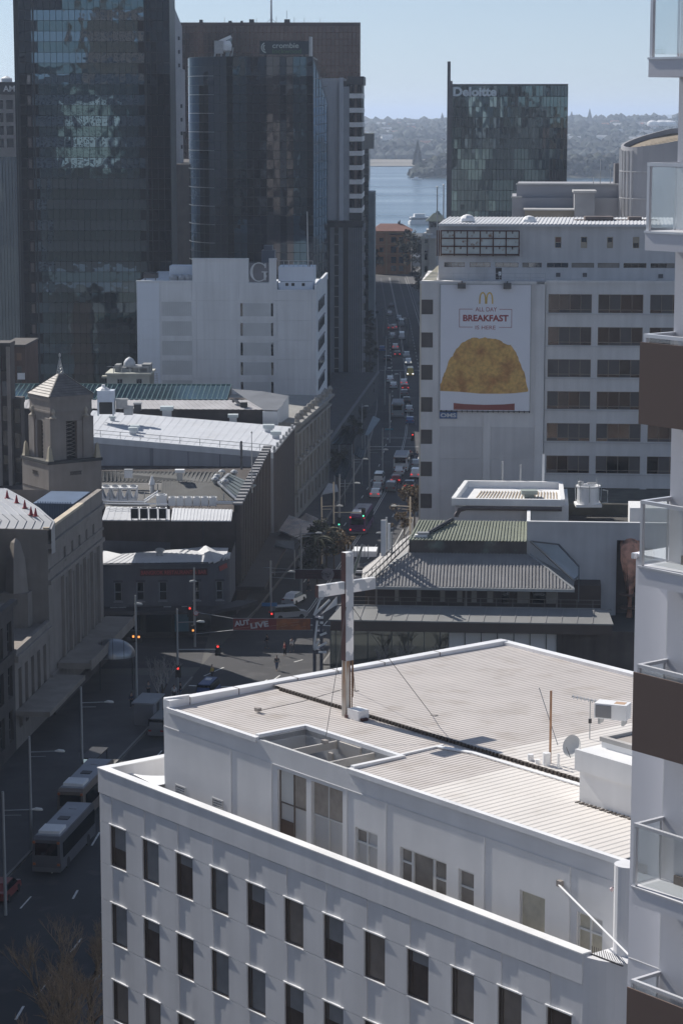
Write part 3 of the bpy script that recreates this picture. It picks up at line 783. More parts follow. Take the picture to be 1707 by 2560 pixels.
ac = rooftop('roof_vent', 'flat grey vent box at the far left end of the pale store roof', 'vent', fG)
obj('casing', M().box(U(357), U(391), 2, 4, zA+.5, zA+1.4).box(U(360), U(362), 2, 2.2, zA, zA+.5).box(U(386), U(388), 2, 2.2, zA, zA+.5), dark_metal, ac)
pr = rooftop('plant_room', 'white panelled plant room with a handrail on the right roof of the pale store', 'plant room', fG)
zz0, zz1 = V(704), V(668)
for i in range(7): put('panel', pane_mesh((U(782)-U(694))/7-.04, zz1-zz0, store2, 'panel', .06), pr, (U(694)+(U(782)-U(694))*i/7+.02, 2, zz0))
obj('casing', M().box(U(694), U(783), 2, 8, zz0-.05, zz1-.03).box(U(694)+.3, U(781), 1.6, 8, zC, zz0-.1), store2, pr)
po = M()
for ua in (716, 731, 757): po.box(U(ua)-.25, U(ua)+.25, 1.5, 1.62, zC+.8, zC+1.3)
obj('porthole', po, black, pr)
rl = M()
for i in range(8): rl.tube([(U(696+i*12),2.2,zz1),(U(696+i*12),2.2,zz1+1)], .05, 4)
rl.bar((U(696),2.2,zz1+1),(U(780),2.2,zz1+1),.07); obj('handrail', rl, steel, pr)
an = rooftop('antenna', 'thin tall whip antenna on the pale store beside its white plant room', 'antenna', fG)
obj('pole', M().tube([(U(768),2.5,zz1),(U(766),2.5,V(530))],[.14,.09],5), steel, an)
obj('bracket', M().bar((U(768),2.5,zz1-1.5),(U(777),2.5,zz1+2),.15), dark_metal, an)
bx2 = rooftop('cooling_unit', 'dark blue cooling unit standing behind the letter sign', 'cooling unit', fG)
obj('casing', M().box(U(645), U(678), 8, 11, zC, V(632)).box(U(650), U(672), 8.5, 10.5, V(632), V(620)), mt('unit_blue', (.06,.075,.1), .5), bx2)
# ================================================================ civic theatre-like stone building with lantern tower
pc, pn = gy(255, 1228, 272), gy(119, 1327, 245.6)
ang = math.degrees(math.atan2(pc.y-pn.y, pc.x-pn.x))
fV = Fr(pn.xy, ang)                     # local x runs along the street away from us, y to the left into the block
tV = thing('stone_theatre', 'large brown stone theatre with a long blank street front and tall grille windows', 'theatre', fV)
Lv = (pc.xy-pn.xy).length; zV = pc.z
holes = []
for k in range(5):
    x0 = 7.0+k*3.55; holes.append((x0, x0+1.5, 4.6, 13.2))
for k in range(5): holes.append((7.2+k*3.55, 8.2+k*3.55, 15.0, 16.6))
m = M(); wall(m, 0, Lv, 0, zV, holes, 0, .45)
m.face((0,0,0),(0,0,zV),(0,42,zV),(0,42,0)); m.face((Lv,0,0),(Lv,30,0),(Lv,30,zV),(Lv,0,zV)); m.face((0,0,zV-2.5),(Lv,0,zV-2.5),(Lv,30,zV-2.5),(0,42,zV-2.5)); m.face((Lv,.4,zV),(0,.4,zV),(0,.4,zV-2.5),(Lv,.4,zV-2.5)); m.face((0,0,zV),(Lv,0,zV),(Lv,.4,zV),(0,.4,zV))
obj('wall', m, stone, tV)
for z, d, h in ((zV-1.9,.35,.5),(zV-4.4,.18,.25),(13.9,.3,.4),(3.9,.3,.5)): obj('cornice', M().box(0, Lv, -d, .02, z, z+h), stone, tV)
obj('coping', M().box(.2, Lv*.62, -.15, .5, zV, zV+.28), mt('coping_cream', (.55,.47,.36), .7), tV)
obj('upper_parapet', M().box(Lv*.62, Lv, -.08, .5, zV, zV+.25).box(-.12,.0,0,42,zV-.5,zV+.12), stone, tV)
for h in holes:
    if h[3] > 14: put('window', pane_mesh(h[1]-h[0], h[3]-h[2], mt('recess_dark', (.05,.045,.04), .8), 'window', .02), tV, (h[0], .42, h[2])); continue
    gr = put('window', pane_mesh(h[1]-h[0], h[3]-h[2], mt('recess_dark'), 'window', .02), tV, (h[0], .42, h[2]))
    if 'GRL' not in PM:
        q = M()
        for i in range(11):
            z = i*.78+.2
            q.bar((.1,-.12,z),(1.4,-.12,z+.6),.09); q.bar((1.4,-.1,z),(.1,-.1,z+.6),.09)
        for x in (.08,.75,1.42): q.box(x-.06,x+.06,-.2,-.06,0,8.5)
        PM['GRL'] = q.mesh('grille', stone)
    put('grille', PM['GRL'], gr)
pil = M().box(0, .7, -.35, .0, 4.4, 13.9).mesh('pilaster', stone)
for k in range(6): put('pilaster', pil, tV, (5.7+k*3.55, 0, 0))
obj('plinth', M().box(0, Lv, -.5, .02, 0, 1.2), dark_stone, tV)
cnp = M().box(3, Lv+.5, -3.6, -.1, 4.4, 5.0).box(3,Lv+.5,-3.75,-3.6,4.25,5.35)
obj('canopy', cnp, mat('canopy_stone', (.26,.23,.2), .85, var=.15), tV)
cj = M()
for k in range(8): cj.box(3+k*3, 3.06+k*3, -3.78, -.6, 5.36, 5.38)
# shiny curved metal roof: a profile rising away from the camera side, run out to the left
rfm = mat('zinc_roof', (.40,.41,.43), .5, .6, var=.06, scale=.3)
prof = [fV.fz(*p) for p in ((117,1332,zV+.1),(138,1303,zV+.75),(120,1288,zV+1.2),(100,1270,zV+1.6),(60,1244,zV+1.95),(18,1221,zV+2.1))]
prof[0].x = .25
rq = M()
for a_, b_ in zip(prof, prof[1:]):
    n_s = 26
    for i in range(n_s): rq.face((a_.x,a_.y+40*i/n_s,a_.z),(a_.x,a_.y+40*(i+1)/n_s,a_.z),(b_.x,b_.y+40*(i+1)/n_s,b_.z),(b_.x,b_.y+40*i/n_s,b_.z))
    rq.face((a_.x,a_.y,a_.z),(b_.x,b_.y,b_.z),(b_.x,b_.y,zV-2.5),(a_.x,a_.y,zV-2.5))
e_ = prof[-1]; rq.face((e_.x,e_.y,e_.z),(e_.x,e_.y+40,e_.z),(e_.x,e_.y+40,zV-2.5),(e_.x,e_.y,zV-2.5))
obj('roof', rq, rfm, tV)
sm = M()
for i in range(14):
    for a_, b_ in zip(prof, prof[1:]): sm.bar(a_+Vector((0,.3+i*.9,.02)), b_+Vector((0,.3+i*.9,.02)), .06, .06)
obj('seam', sm, rfm, tV)['kind'] = 'stuff'
cone_b = M().lathe([(.32,0),(.32,.06),(.2,.08)], 8).mesh('base', mt('cone_base', (.25,.02,.03), .6)); cone_m = M().lathe([(.2,.08),(.05,.85),(.01,.9)], 8).mesh('body', mt('cone_red', (.36,.03,.05), .6))
labs = ('nearest the stone tower, lowest on the shiny roof edge', 'second lowest on the shiny roof edge', 'middle one along the shiny roof edge', 'second highest on the shiny roof edge', 'highest and leftmost on the shiny roof edge')
for (u, v), lb in zip(((90,1290),(78.5,1281),(63,1269),(42.5,1257),(19,1245)), labs):
    z = zV+1.3
    for _ in range(8):
        p = fV.fz(u, v, z)
        for a_, b_ in zip(prof, prof[1:]):
            if a_.x <= p.x <= b_.x: z = a_.z+(b_.z-a_.z)*(p.x-a_.x)/(b_.x-a_.x)
    c = thing('safety_cone', 'small red cone '+lb, 'cone', loc=fV.wor(p.x, p.y, z-.03), group='red cones along the shiny roof edge')
    put('base', cone_b, c); put('body', cone_m, c)
# side wing, obelisk, lower wing
zw_ = gy(127,1553,245).z
tw = thing('stone_wing', 'lower stone wing with pale columns joined to the near end of the theatre', 'building', fV)
holes = [(-13+k*2.6, -11.7+k*2.6, 2.0, 8.0) for k in range(5)]
m = M(); wall(m, -14.5, -.02, 0, zw_, holes, .05, .5); m.face((-14.5,.05,0),(-14.5,.05,zw_),(-14.5,14,zw_),(-14.5,14,0)); m.face((-14.5,.05,zw_-.4),(-.02,.05,zw_-.4),(-.02,14,zw_-.4),(-14.5,14,zw_-.4))
obj('wall', m, stone, tw)
obj('cornice', M().box(-14.6, -.05, -.4, .1, zw_-1.2, zw_-.6).box(-14.6,-.05,-.15,.3,zw_-.6,zw_), stone, tw)
for h in holes: put('window', pane_mesh(1.3, 6.0, dark_glass, 'window', .03), tw, (h[0], .5, 2))
obj('canopy', M().box(-14.5, 1.5, -3.4, 0, 3.6, 4.1), mt('canopy_stone'), tw)
ob = M().prism([(-2.4,1.6),(-.5,1.6),(-.5,4.4),(-2.4,4.4)], zw_-.4, zw_+3.2); ob.add(*(lambda q: (q.v,q.f))(M().lathe([(1.25,0),(.95,3.6),(.5,5.2),(.05,5.6)], 4, (-1.45,3,zw_+3.2))))
obj('obelisk', ob, stone, tw)
# dark block at the left edge in front of the wing
fW = Fr(fV.wor(-14.6, 0).xy, ang)
td = thing('dark_block', 'dark stone block with tall windows cut off by the left edge', 'building', fW)
hz = gy(60,1508,231).z
holes = [(-2.6-k*3.4, -.9-k*3.4, 1.5+r*4.4, 4.6+r*4.4) for k in range(8) for r in range(3)]
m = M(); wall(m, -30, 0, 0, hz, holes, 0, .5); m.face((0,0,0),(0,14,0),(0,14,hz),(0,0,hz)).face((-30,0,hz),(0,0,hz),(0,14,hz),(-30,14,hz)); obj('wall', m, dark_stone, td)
for h in holes: window(td, h[0], h[1], h[2], h[3], .35, 2, 3, mt('sash_dark', (.06,.06,.06), .6), dark_glass, single=True)
obj('cornice', M().box(-30, .1, -.4, .3, hz-.1, hz+.4).box(-30,.05,-.2,.02,hz-5,hz-4.6), dark_stone, td)
obj('roof_deck', M().box(-29.8,-.3,.4,13.8,hz,hz+.06), mt('roof_felt', (.2,.18,.16), .9), td)
# lantern tower
pt = gy(122, 1155, 278); fT = Fr(pt.xy, 34)
tT = thing('lantern_tower', 'square stone lantern tower with a steep pyramid roof and lattice spire', 'tower', fT)
q = lambda u, v: fT.fy(u, v)
Wt = q(254,1142).x; zt0 = pt.z; D = Wt*.98
lf = lambda u, v: fT.fx(u, v)          # on the left face (x = 0)
m = M().box(0, Wt, 0, D, 0, zt0-.35)
obj('wall', m, stone, tT)
obj('ledge', M().box(-.12, Wt+.12, -.12, D+.12, zt0-.35, zt0), mt('ledge_lead', (.045,.045,.045), .7), tT)
jn = M()
for z in (zt0-3.4, zt0-4.6, zt0-7.6): jn.box(-.05, 0, .1, D, z, z+.09)
for i in range(5):
    for a, b in (((0,0),(1,1)),((1,0),(0,1))):
        x0 = Wt*.40+i*.3; jn.bar((x0+.3*a[0],-.02,zt0-1.8+.45*a[1]),(x0+.3*b[0],-.02,zt0-1.8+.45*b[1]),.07)
        y0 = D*.42+i*.24; jn.bar((-.02,y0+.24*a[0],zt0-1.8+.4*a[1]),(-.02,y0+.24*b[0],zt0-1.8+.4*b[1]),.07)
obj('grille', jn, dark_stone, tT)['kind'] = 'stuff'
lv = M(); 
for i in range(10): lv.box(-.16, -.02, D*.28, D*.75, zt0-8.3+i*.24, zt0-8.14+i*.24)
obj('louvre', lv, white_clean, tT)
obj('louvre_frame', M().box(-.2,-.02,D*.25,D*.78,zt0-5.95,zt0-5.75).box(-.05,-.01,D*.28,D*.75,zt0-8.4,zt0-5.95), dark_concrete, tT)
ins = .75; zl = q(180, 988).z + .0
zl = fT.fy(127, 993, ins).z
hL = zl-zt0; A, B = ins, Wt-ins
lm2 = M()
# lantern body: four corner piers, walls with tall grilled openings, frieze
wp = 1.15
for (x, y) in ((A,A),(B-wp,A),(A,D-A-wp),(B-wp,D-A-wp)): lm2.box(x-.12, x+wp+.12, y-.12, y+wp+.12, zt0, zt0+hL*.66)
lm2.box(A, B, A, D-A, zt0+hL*.72, zl); lm2.box(A+.1, B-.1, A+.1, D-A-.1, zt0+hL*.6, zt0+hL*.72)
for s in (0, 1):
    for a0, a1 in ((wp+.1, wp+.85),(B-A-wp-.85, B-A-wp-.1)):
        lm2.box(A+a0, A+a1, (A if s == 0 else D-A-.6), (A+.6 if s == 0 else D-A), zt0, zt0+hL*.6)
        lm2.box((A if s == 0 else B-.6), (A+.6 if s == 0 else B), A+a0, A+a1, zt0, zt0+hL*.6)
obj('lantern', lm2, stone, tT)
obj('lantern_core', M().box(A+.8, B-.8, A+.8, D-A-.8, zt0, zt0+hL*.6), mt('recess_dark'), tT)
obj('frieze', M().box(A-.14, B+.14, A-.14, D-A+.14, zl-.5, zl).box(A-.06,B+.06,A-.06,D-A+.06,zt0+hL*.74,zt0+hL*.77), stone, tT)
gr = M()
for i in range(9):
    z = zt0+.2+i*hL*.062
    for (x0, x1) in ((A+1.95, B-1.95),):
        gr.bar((x0,A+.62,z),(x1,A+.62,z+hL*.06),.07); gr.bar((x1,A+.62,z),(x0,A+.62,z+hL*.06),.07)
        gr.bar((A+.62,A+1.95,z),(A+.62,D-A-1.95,z+hL*.06),.07); gr.bar((A+.62,D-A-1.95,z),(A+.62,A+1.95,z+hL*.06),.07)
obj('grille', gr, stone, tT)['kind'] = 'stuff'
pin = M().lathe([(.5,0),(.5,.12),(.42,.2),(.22,1.5),(.05,1.75)], 4).mesh('pinnacle', mat('pinnacle_stone', (.45,.4,.3), .8, var=.1))
for (x, y) in ((.35,.35),(Wt-.35,.35),(.35,D-.35),(Wt-.35,D-.35)): put('pinnacle', pin, tT, (x, y, zt0), (0,0,R(45)))
urn = M().lathe([(.42,0),(.45,.08),(.2,.3),(.16,.5),(.26,.75),(.16,1.05),(.04,1.15)], 8).mesh('finial', mat('finial_stone', (.42,.37,.3), .8, var=.1))
for (x, y) in ((A+wp/2,A+.2),(A+.2,D-A-wp/2),(B-wp/2,A+.2)): put('finial', urn, tT, (x-.25, y-.25, zt0+hL*.66))
ap = Vector((Wt/2, D/2, fT.fy(137,935,Wt/2).z)); e = .22
cs = [(A-e,A-e,zl+.02),(B+e,A-e,zl+.02),(B+e,D-A+e,zl+.02),(A-e,D-A+e,zl+.02)]; tp = .32
ts = [(ap.x-tp,ap.y-tp,ap.z),(ap.x+tp,ap.y-tp,ap.z),(ap.x+tp,ap.y+tp,ap.z),(ap.x-tp,ap.y+tp,ap.z)]
rf = M()
for i in range(4): rf.face(cs[i], cs[(i+1)%4], ts[(i+1)%4], ts[i])
rf.face(*ts); rf.face(*cs[::-1])
roofp = obj('roof', rf, mat('copper_tile', (.17,.155,.145), .6, .1, var=.25, scale=1.2, bump=.3, bscale=2), tT)
cr2 = M()
for k in range(1, 9):
    f = k/9
    for i in range(4):
        a, b = Vector(cs[i]).lerp(Vector(ts[i]), f), Vector(cs[(i+1)%4]).lerp(Vector(ts[(i+1)%4]), f); cr2.bar(a+Vector((0,0,.02)), b+Vector((0,0,.02)), .05, .05)
for i in range(4): cr2.bar(cs[i], ts[i], .14)
obj('tile_course', cr2, mt('copper_dark', (.13,.12,.11), .6), roofp)['kind'] = 'stuff'
sp_ = M(); zs_ = fT.fy(139,884,Wt/2).z; hs = zs_-ap.z
for i in range(4):
    c0 = Vector(ts[i]); c1 = Vector((ap.x,ap.y,zs_-.5)); sp_.bar(c0, c1, .07)
    for k in range(5):
        a, b = c0.lerp(c1, k/5), Vector(ts[(i+1)%4]).lerp(c1, (k+1)/5); sp_.bar(a, b, .04)
        a, b = c0.lerp(c1, k/5), Vector(ts[(i+1)%4]).lerp(c1, k/5); sp_.bar(a, b, .04)
sp_.lathe([(.02,0),(.14,.15),(.14,.4),(.02,.55)], 6, (ap.x,ap.y,zs_-.5))
obj('spire', sp_, steel, tT)
bh = thing('plant_hut', 'blue corrugated hut on the theatre roof behind its stone parapet', 'hut', fV)
hb0, hb1 = fV.loc(gy(125,1300,262)), fV.loc(gy(240,1250,276))
bq = M().box(17.5, Lv-.8, 1.4, 5.5, zV-2.4, zV-.1).box(17.2,Lv-.7,1.2,5.7,zV-.1,zV+.03)
for i in range(14): bq.box(17.4,17.5,1.5+i*.28,1.6+i*.28,zV-2.4,zV+.18)
obj('casing', bq, mt('hut_blue', (.06,.11,.2), .6), bh)
# brown ribbed blocks at the left edge
fX = Fr(gy(-60, 1000, 318).xy, -3)
tx = thing('brown_block', 'brown stone block with vertical ribs at the left edge behind the lantern tower', 'building', fX)
X1 = fX.fy(29,1000).x; zx = fX.fy(0,862).z; X2 = fX.fy(49,1000).x; zx2 = fX.fy(40,1001).z
obj('wall', M().box(0, X1, 0, 3, 0, zx).box(X1, X2, 1, 3.5, 0, zx2), dark_stone, tx)
rbm = M().box(0,.45,-.35,0,0,zx-.2).mesh('rib', stone)
for i in range(3): put('rib', rbm, tx, (X1-.5-i*1.3, 0, 0))
wq = pane_mesh(.7, 2.0, dark_glass, 'window', .06)
for i in range(2):
    for r in range(7): put('window', wq, tx, (X1-1.15-i*1.3, 0, zx-3.5-r*3.3))
for r in range(5): put('window', wq, tx, (X1+.25, 1, zx2-3.2-r*3.3))
obj('cornice', M().box(X1-.1, X2+.1, .8, 3.6, zx2-.6, zx2+.15).box(-.1,X1+.1,-.45,3.1,zx-.2,zx+.3), dark_stone, tx)
fY = Fr(gy(8, 900, 395).xy, -3)
ty = thing('brick_block', 'small brown brick block with orange window bays left of the blue tower foot', 'building', fY)
Y1 = fY.fy(64,900).x; zy = fY.fy(30,866).z
obj('wall', M().box(0, Y1, 0, 12, 0, zy), mat('block_brick', (.10,.06,.045), .9, var=.2), ty)
obj('white_panel', M().box(Y1-1.3,Y1-.1,-.3,0,fY.fy(0,948).z,fY.fy(0,932).z), white_paint, ty)
for i in range(3):
    for r in range(4): put('window', pane_mesh(.8,1.2, mt('bay_orange', (.16,.08,.04), .5) if r == 0 else win_glass, 'window', .05), ty, (Y1-3.6+i*1.1, 0, zy-2.3-r*2.2))
obj('cornice', M().box(-.1,Y1+.1,-.25,12.1,zy,zy+.3), dark_stone, ty)
# ================================================================ roofs between the theatre and the department store
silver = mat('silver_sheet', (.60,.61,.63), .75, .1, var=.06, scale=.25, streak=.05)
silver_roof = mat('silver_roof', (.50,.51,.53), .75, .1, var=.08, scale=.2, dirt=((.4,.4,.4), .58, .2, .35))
dull_roof = mat('dull_roof', (.12,.12,.115), .8, .1, var=.2, scale=.3, streak=.1)
glass_roof = mirror_glass('glass_roof', (.42,.58,.58), .2, .01, .4)
def ribbed(m, a, b, c, d, n, h=.06, duty=.35):
    """standing seams from edge a-b up to edge d-c"""
    a, b, c, d = map(Vector, (a, b, c, d)); m.face(a, b, c, d)
    nrm = (b-a).cross(d-a).normalized()*h
    for i in range(n):
        t0 = (i+.5-duty/2)/n; t1 = (i+.5+duty/2)/n
        p0, p1, q0, q1 = a.lerp(b,t0), a.lerp(b,t1), d.lerp(c,t0), d.lerp(c,t1)
        m.face(p0+nrm, p1+nrm, q1+nrm, q0+nrm); m.face(p0, p0+nrm, q0+nrm, q0); m.face(p1+nrm, p1, q1, q1+nrm); m.face(p0,p1,p1+nrm,p0+nrm)
    return m
fr0 = Fr((0, 0), 0)
# --- restaurant corner building
fK = Fr(gy(250, 1600, 284).xy, 4)
k = lambda u, v, y=0: fK.fy(u, v, y)
tK = thing('restaurant_building', 'dark two storey corner restaurant with a red sign and a bright tin roof', 'building', fK)
zK = k(400,1411).z; xk = k(522,1411).x
plan = [(xk*i/1, 0) for i in (0,)] + [(xk, 0)]
for i in range(1, 7):
    a = R(-90+i*80/6); plan.append((xk+2.6*math.cos(a), 2.6+2.6*math.sin(a)))
plan += [(xk+3.6, 12), (0, 12)]
winx = [(264,283),(322,341),(380,401),(468,485),(528,545)]
zz0, zz1 = k(0,1507).z, k(0,1460).z
holes = [(k(a,0).x, k(b,0).x, zz0, zz1) for a, b in winx]
m = M(); wall(m, 0, xk, 3.4, zK, holes, 0, .25); m.box(0, xk-.02, .26, 11, 3.4, zK-.5)
pp = plan[1:]; 
for a, b in zip(pp, pp[1:]): m.face((*a,3.4),(*b,3.4),(*b,zK+ (.0 if a[1] < .1 else .9)),(*a,zK+(0 if a[1] < .1 else .2)))
m.face((0,12,3.4),(0,0,3.4),(0,0,zK),(0,12,zK))
kwall = mat('restaurant_wall', (.10,.105,.125), .85, var=.15, scale=.4, streak=.15)
obj('wall', m, kwall, tK)
for h in holes: window(tK, h[0], h[1], h[2], h[3], .18, 1, [.47], mt('sash_grey', (.22,.23,.25), .6), dark_glass, fw=.09)
arch = M().box(-.12,(holes[0][1]-holes[0][0])+.12,-.08,0,0,.25).mesh('window_head', mt('head_dark', (.045,.045,.055), .8))
sil = M().box(-.12,(holes[0][1]-holes[0][0])+.12,-.15,0,-.15,0).mesh('sill', mt('sash_grey'))
for h in holes: put('window_head', arch, tK, (h[0], 0, h[3])); put('sill', sil, tK, (h[0], 0, h[2]))
obj('string_course', M().box(0, xk, -.15, 0, k(0,1422).z-.15, k(0,1422).z).box(0, xk, -.12, 0, zz0-.6, zz0-.45).box(0, xk, -.2, .05, zK-.05, zK+.1), kwall, tK)
sb0, sb1 = k(331,0).x, k(506,0).x; sz0, sz1 = k(0,1444).z, k(0,1428).z
sgn = obj('sign', M().box(sb0, sb1, -.2, -.02, sz0, sz1), mt('sign_maroon', (.05,.008,.01), .6), tK)
text('BANGKOK RESTAURANT & BAR', (sb1-sb0)*.97, (sz1-sz0)*.62, mt('sign_red', (.35,.05,.045), .5), sgn, sb0+(sb1-sb0)*.015, -.22, sz0+(sz1-sz0)*.2, bold=.015)
so2 = Vector(pp[2]); d2 = (Vector(pp[4])-Vector(pp[1])).normalized()
sg2 = obj('sign', M().bar((*(Vector(pp[2])+Vector((.12,-.1))),k(0,1430).z),(*(Vector(pp[4])+Vector((.12,-.1))),k(0,1424).z),.1,.6), mt('sign_red2', (.3,.07,.06), .6), tK)
# shopfront
sf = M().box(0, xk, .3, 11, 0, 3.4); obj('shop_recess', sf, mt('shop_dark', (.03,.03,.03), .7), tK)
for i, (a, b, gm) in enumerate(((262,330,'shop_glass'),(345,410,'shop_glass'),(420,456,'poster_blue'),(470,515,'shop_glass'))):
    put('shop_window', pane_mesh(k(b,0).x-k(a,0).x, 2.4, mt('poster_blue', (.06,.16,.22), .5) if gm == 'poster_blue' else dark_glass, 'shop_window', .05), tK, (k(a,0).x, .28, .5))
aw = M().prism([(.2,-2.8),(xk+.5,-2.8),(xk+3.9,-.3),(xk+6,3.2),(xk+3.4,3.2),(xk+1.4,.1),(xk,-.02),(.2,-.02)], 3.25, 3.65)
obj('awning', aw, mt('awning_dark', (.045,.045,.05), .7), tK)
# tin roof: hip
R0, R1 = Vector((.3,.6,zK+.1)), Vector((xk+.4,.6,zK+.1)); zr = k(400,1384,5.5).z
ra, rb = Vector((2.6,5.5,zr)), Vector((xk-1.2,5.5,zr+.1))
rq = M(); ribbed(rq, R0, (xk-.5,.6,zK+.1), rb, ra, 16, .05); obj('roof', rq, silver, tK)
hp = M(); e1 = Vector((xk+2.2,3.4,zK+.25)); top = Vector((xk-.2,6.5,zr+.75))
hp.face((xk-.5,.6,zK+.1), (xk+.8,.8,zK+.1), e1, top, rb); hp.face(e1, (xk+2.6,9,zK+.3), (xk-1,9.5,zr), top); hp.face(rb, top, (xk-1,9.5,zr), ra); hp.face(R0, ra, (.3,10,zr-.3))
obj('hip_roof', hp, silver, tK)
pr_ = M()
for a, b in zip(pp, pp[1:-2]): pr_.bar((*a, zK+(.1 if a[1]<.1 else .3)), (*b, zK+.35+ (0 if a[1]<.1 else .6)), .3, .14)
obj('coping', pr_, silver, tK)
vt = thing('roof_vent', 'round capped roof vent on the bright tin roof of the restaurant', 'vent', loc=fK.wor(k(400,1396,4.2).x, 4.2, k(400,1398,4.2).z-.35))
obj('pipe', M().lathe([(.5,0),(.42,.3),(.4,1.25),(.4,1.3)], 10), steel, vt); obj('cap', M().lathe([(.4,1.3),(.62,1.35),(.62,1.55),(.35,1.7),(.05,1.75)], 10), steel, vt)
cas = M().box(0,.9,-.4,0,0,.75).mesh('casing', mt('aircon_white', (.5,.51,.52), .6)); fan = M().lathe([(.28,-.01),(.28,.03),(.08,.05)], 12).mesh('fan', mt('fan_grey', (.1,.1,.1), .6))
for i, (u, lb) in enumerate(((262,'half hidden behind the stone theatre edge'),(284,'under the second restaurant window from the left'),(401,'under the third restaurant window'),(448,'left of the signal mast under the fourth restaurant window'))):
    c = thing('air_conditioner', 'white wall air conditioner '+lb, 'air conditioner', loc=fK.wor(k(u,0).x-.45, -.02, k(0,1537).z), rot=fK.a, group='air conditioners on the restaurant wall')
    put('casing', cas, c); put('fan', fan, c, (.45,-.42,.38), (R(90),0,0))
# --- ribbed dark brick building (flank + street front)
pN, pF = Vector((-12.7, 287.5)), Vector((-9.3, 336.5)); angN = math.degrees(math.atan2(pF.y-pN.y, pF.x-pN.x))
fN = Fr(gy(590, 1272, 296).xy, angN); n_ = lambda u, v, x=0: fN.fx(u, v, x)
tN = thing('brick_building', 'long dark brown brick building with vertical ribs along the street', 'building', fN)
zN = gy(590,1280,296).z; LN = 39.0
def zparap(x): return zN + 1.0 + x*.055
m = M(); m.prism([(0,0),(LN,0),(LN,45),(0,45)], 0, lambda p: zN if p[1] > 1 else zN)
obj('wall', m, brick_dark, tN)
rib = M().box(0, .75, -.6, 0, 0, 1).mesh('rib', mat('rib_brown', (.10,.082,.072), .85, var=.15, scale=.6, streak=.2))
for i in range(20):
    o = put('rib', rib, tN, (.3+i*1.95, 0, 4.2)); o.scale = (1,1,zparap(i*1.95)-4.2)
up = M()
for i in range(20):
    x = i*1.95; up.box(x, x+1.95, -.25, .25, zN-.1, zparap(x)-.15)
obj('parapet', up, brick_dark, tN)
cpm = M().box(0, 1.2, -.75, .4, 0, .25).mesh('coping_block', mt('coping_grey', (.2,.2,.21), .7))
for i in range(20): put('coping_block', cpm, tN, (.1+i*1.95, 0, zparap(i*1.95)-.15))
gl = M()
for i in range(19):
    for z in (5.2, 8.6): gl.box(1.15+i*1.95, 2.15+i*1.95, -.06, -.02, z, z+2.4)
obj('window', gl, dark_glass, tN)['kind'] = 'stuff'
obj('awning', M().box(-.5, LN, -3.6, 0, 3.5, 3.95), mt('awning_brown', (.06,.05,.045), .8), tN)
obj('downpipe', M().tube([(-.12,fN.loc(gy(508,1320,296)).y,2),(-.12,fN.loc(gy(508,1320,296)).y,zN-.1)], .07, 5), dark_metal, tN)
# front strip roof and sheet awning on top of the flank
def zpt(u, v, z): return gz(u, v, z)
def quad_thing(name, label, cat, pts, m_, n=0, h=.06, part='sheet', rev=False):
    o0 = Vector(pts[0]); t = thing(name, label, cat, loc=o0); L = [Vector(p)-o0 for p in pts]; q = M()
    if n: ribbed(q, L[0], L[1], L[2], L[3], n, h)
    else: q.face(*L)
    q.face(*[p-Vector((0,0,.12)) for p in L][::-1])
    for i in range(len(L)): a, b = L[i], L[(i+1)%len(L)]; q.face(a-Vector((0,0,.12)), b-Vector((0,0,.12)), b, a)
    obj(part, q, m_, t); return t
z1 = zN+.25
quad_thing('roof_sheet', 'bright wavy metal canopy roof on the brick building right of the condenser boxes', 'roof', [gz(428,1301,z1), gz(578,1302,z1), gz(582,1274,z1+.6), gz(432,1270,z1+.6)], silver, 18, .05)
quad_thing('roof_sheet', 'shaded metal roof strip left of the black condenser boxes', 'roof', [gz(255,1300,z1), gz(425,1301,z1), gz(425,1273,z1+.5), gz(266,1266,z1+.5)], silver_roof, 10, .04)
# dull pitched roofs
zr0 = zN+.4; ridgeY = 318
quad_thing('pitched_roof', 'dull grey pitched roof behind the row of white condensers', 'roof', [gz(400,1252,zr0), gz(592,1252,zr0), gz(548,1206,zr0+1.6), gz(405,1204,zr0+1.6)], dull_roof, 24, .04)
quad_thing('hip_slope', 'grey green hipped roof slope with round cowls beside the street parapet', 'roof', [gz(592,1252,zr0), gz(640,1212,zr0+.6), gz(572,1183,zr0+2.0), gz(546,1207,zr0+1.7)], mat('green_grey_roof', (.21,.24,.24), .6, .2, var=.1, scale=.4), 6, .04)
quad_thing('pitched_roof', 'long dark roof slope below the pale parapet wall', 'roof', [gz(255,1204,zr0+1.0), gz(548,1205,zr0+1.4), gz(560,1180,zr0+2.2), gz(255,1177,zr0+2.2)], dull_roof, 30, .04)
quad_thing('roof_deck', 'dark flat roof deck under the chillers', 'roof', [gz(250,1268,zr0), gz(420,1268,zr0), gz(410,1204,zr0), gz(250,1204,zr0)], dark_concrete)
rdg = M(); o0 = gz(546,1207,zr0+1.75)
hr_ = thing('ridge_cap', 'pale ridge capping of the hipped roof with cowls', 'ridge', loc=o0)
q = M(); q.bar(Vector((0,0,0)), gz(594,1251,zr0+.15)-o0, .35, .15); obj('lower_cap', q, steel, hr_)
q = M(); q.bar(Vector((0,0,0)), gz(573,1184,zr0+2.1)-o0, .35, .15); obj('upper_cap', q, steel, hr_)
cw = M().lathe([(.28,0),(.25,.4),(.45,.5),(.5,.75),(.35,.98),(.08,1.08)], 10).mesh('cowl', steel)
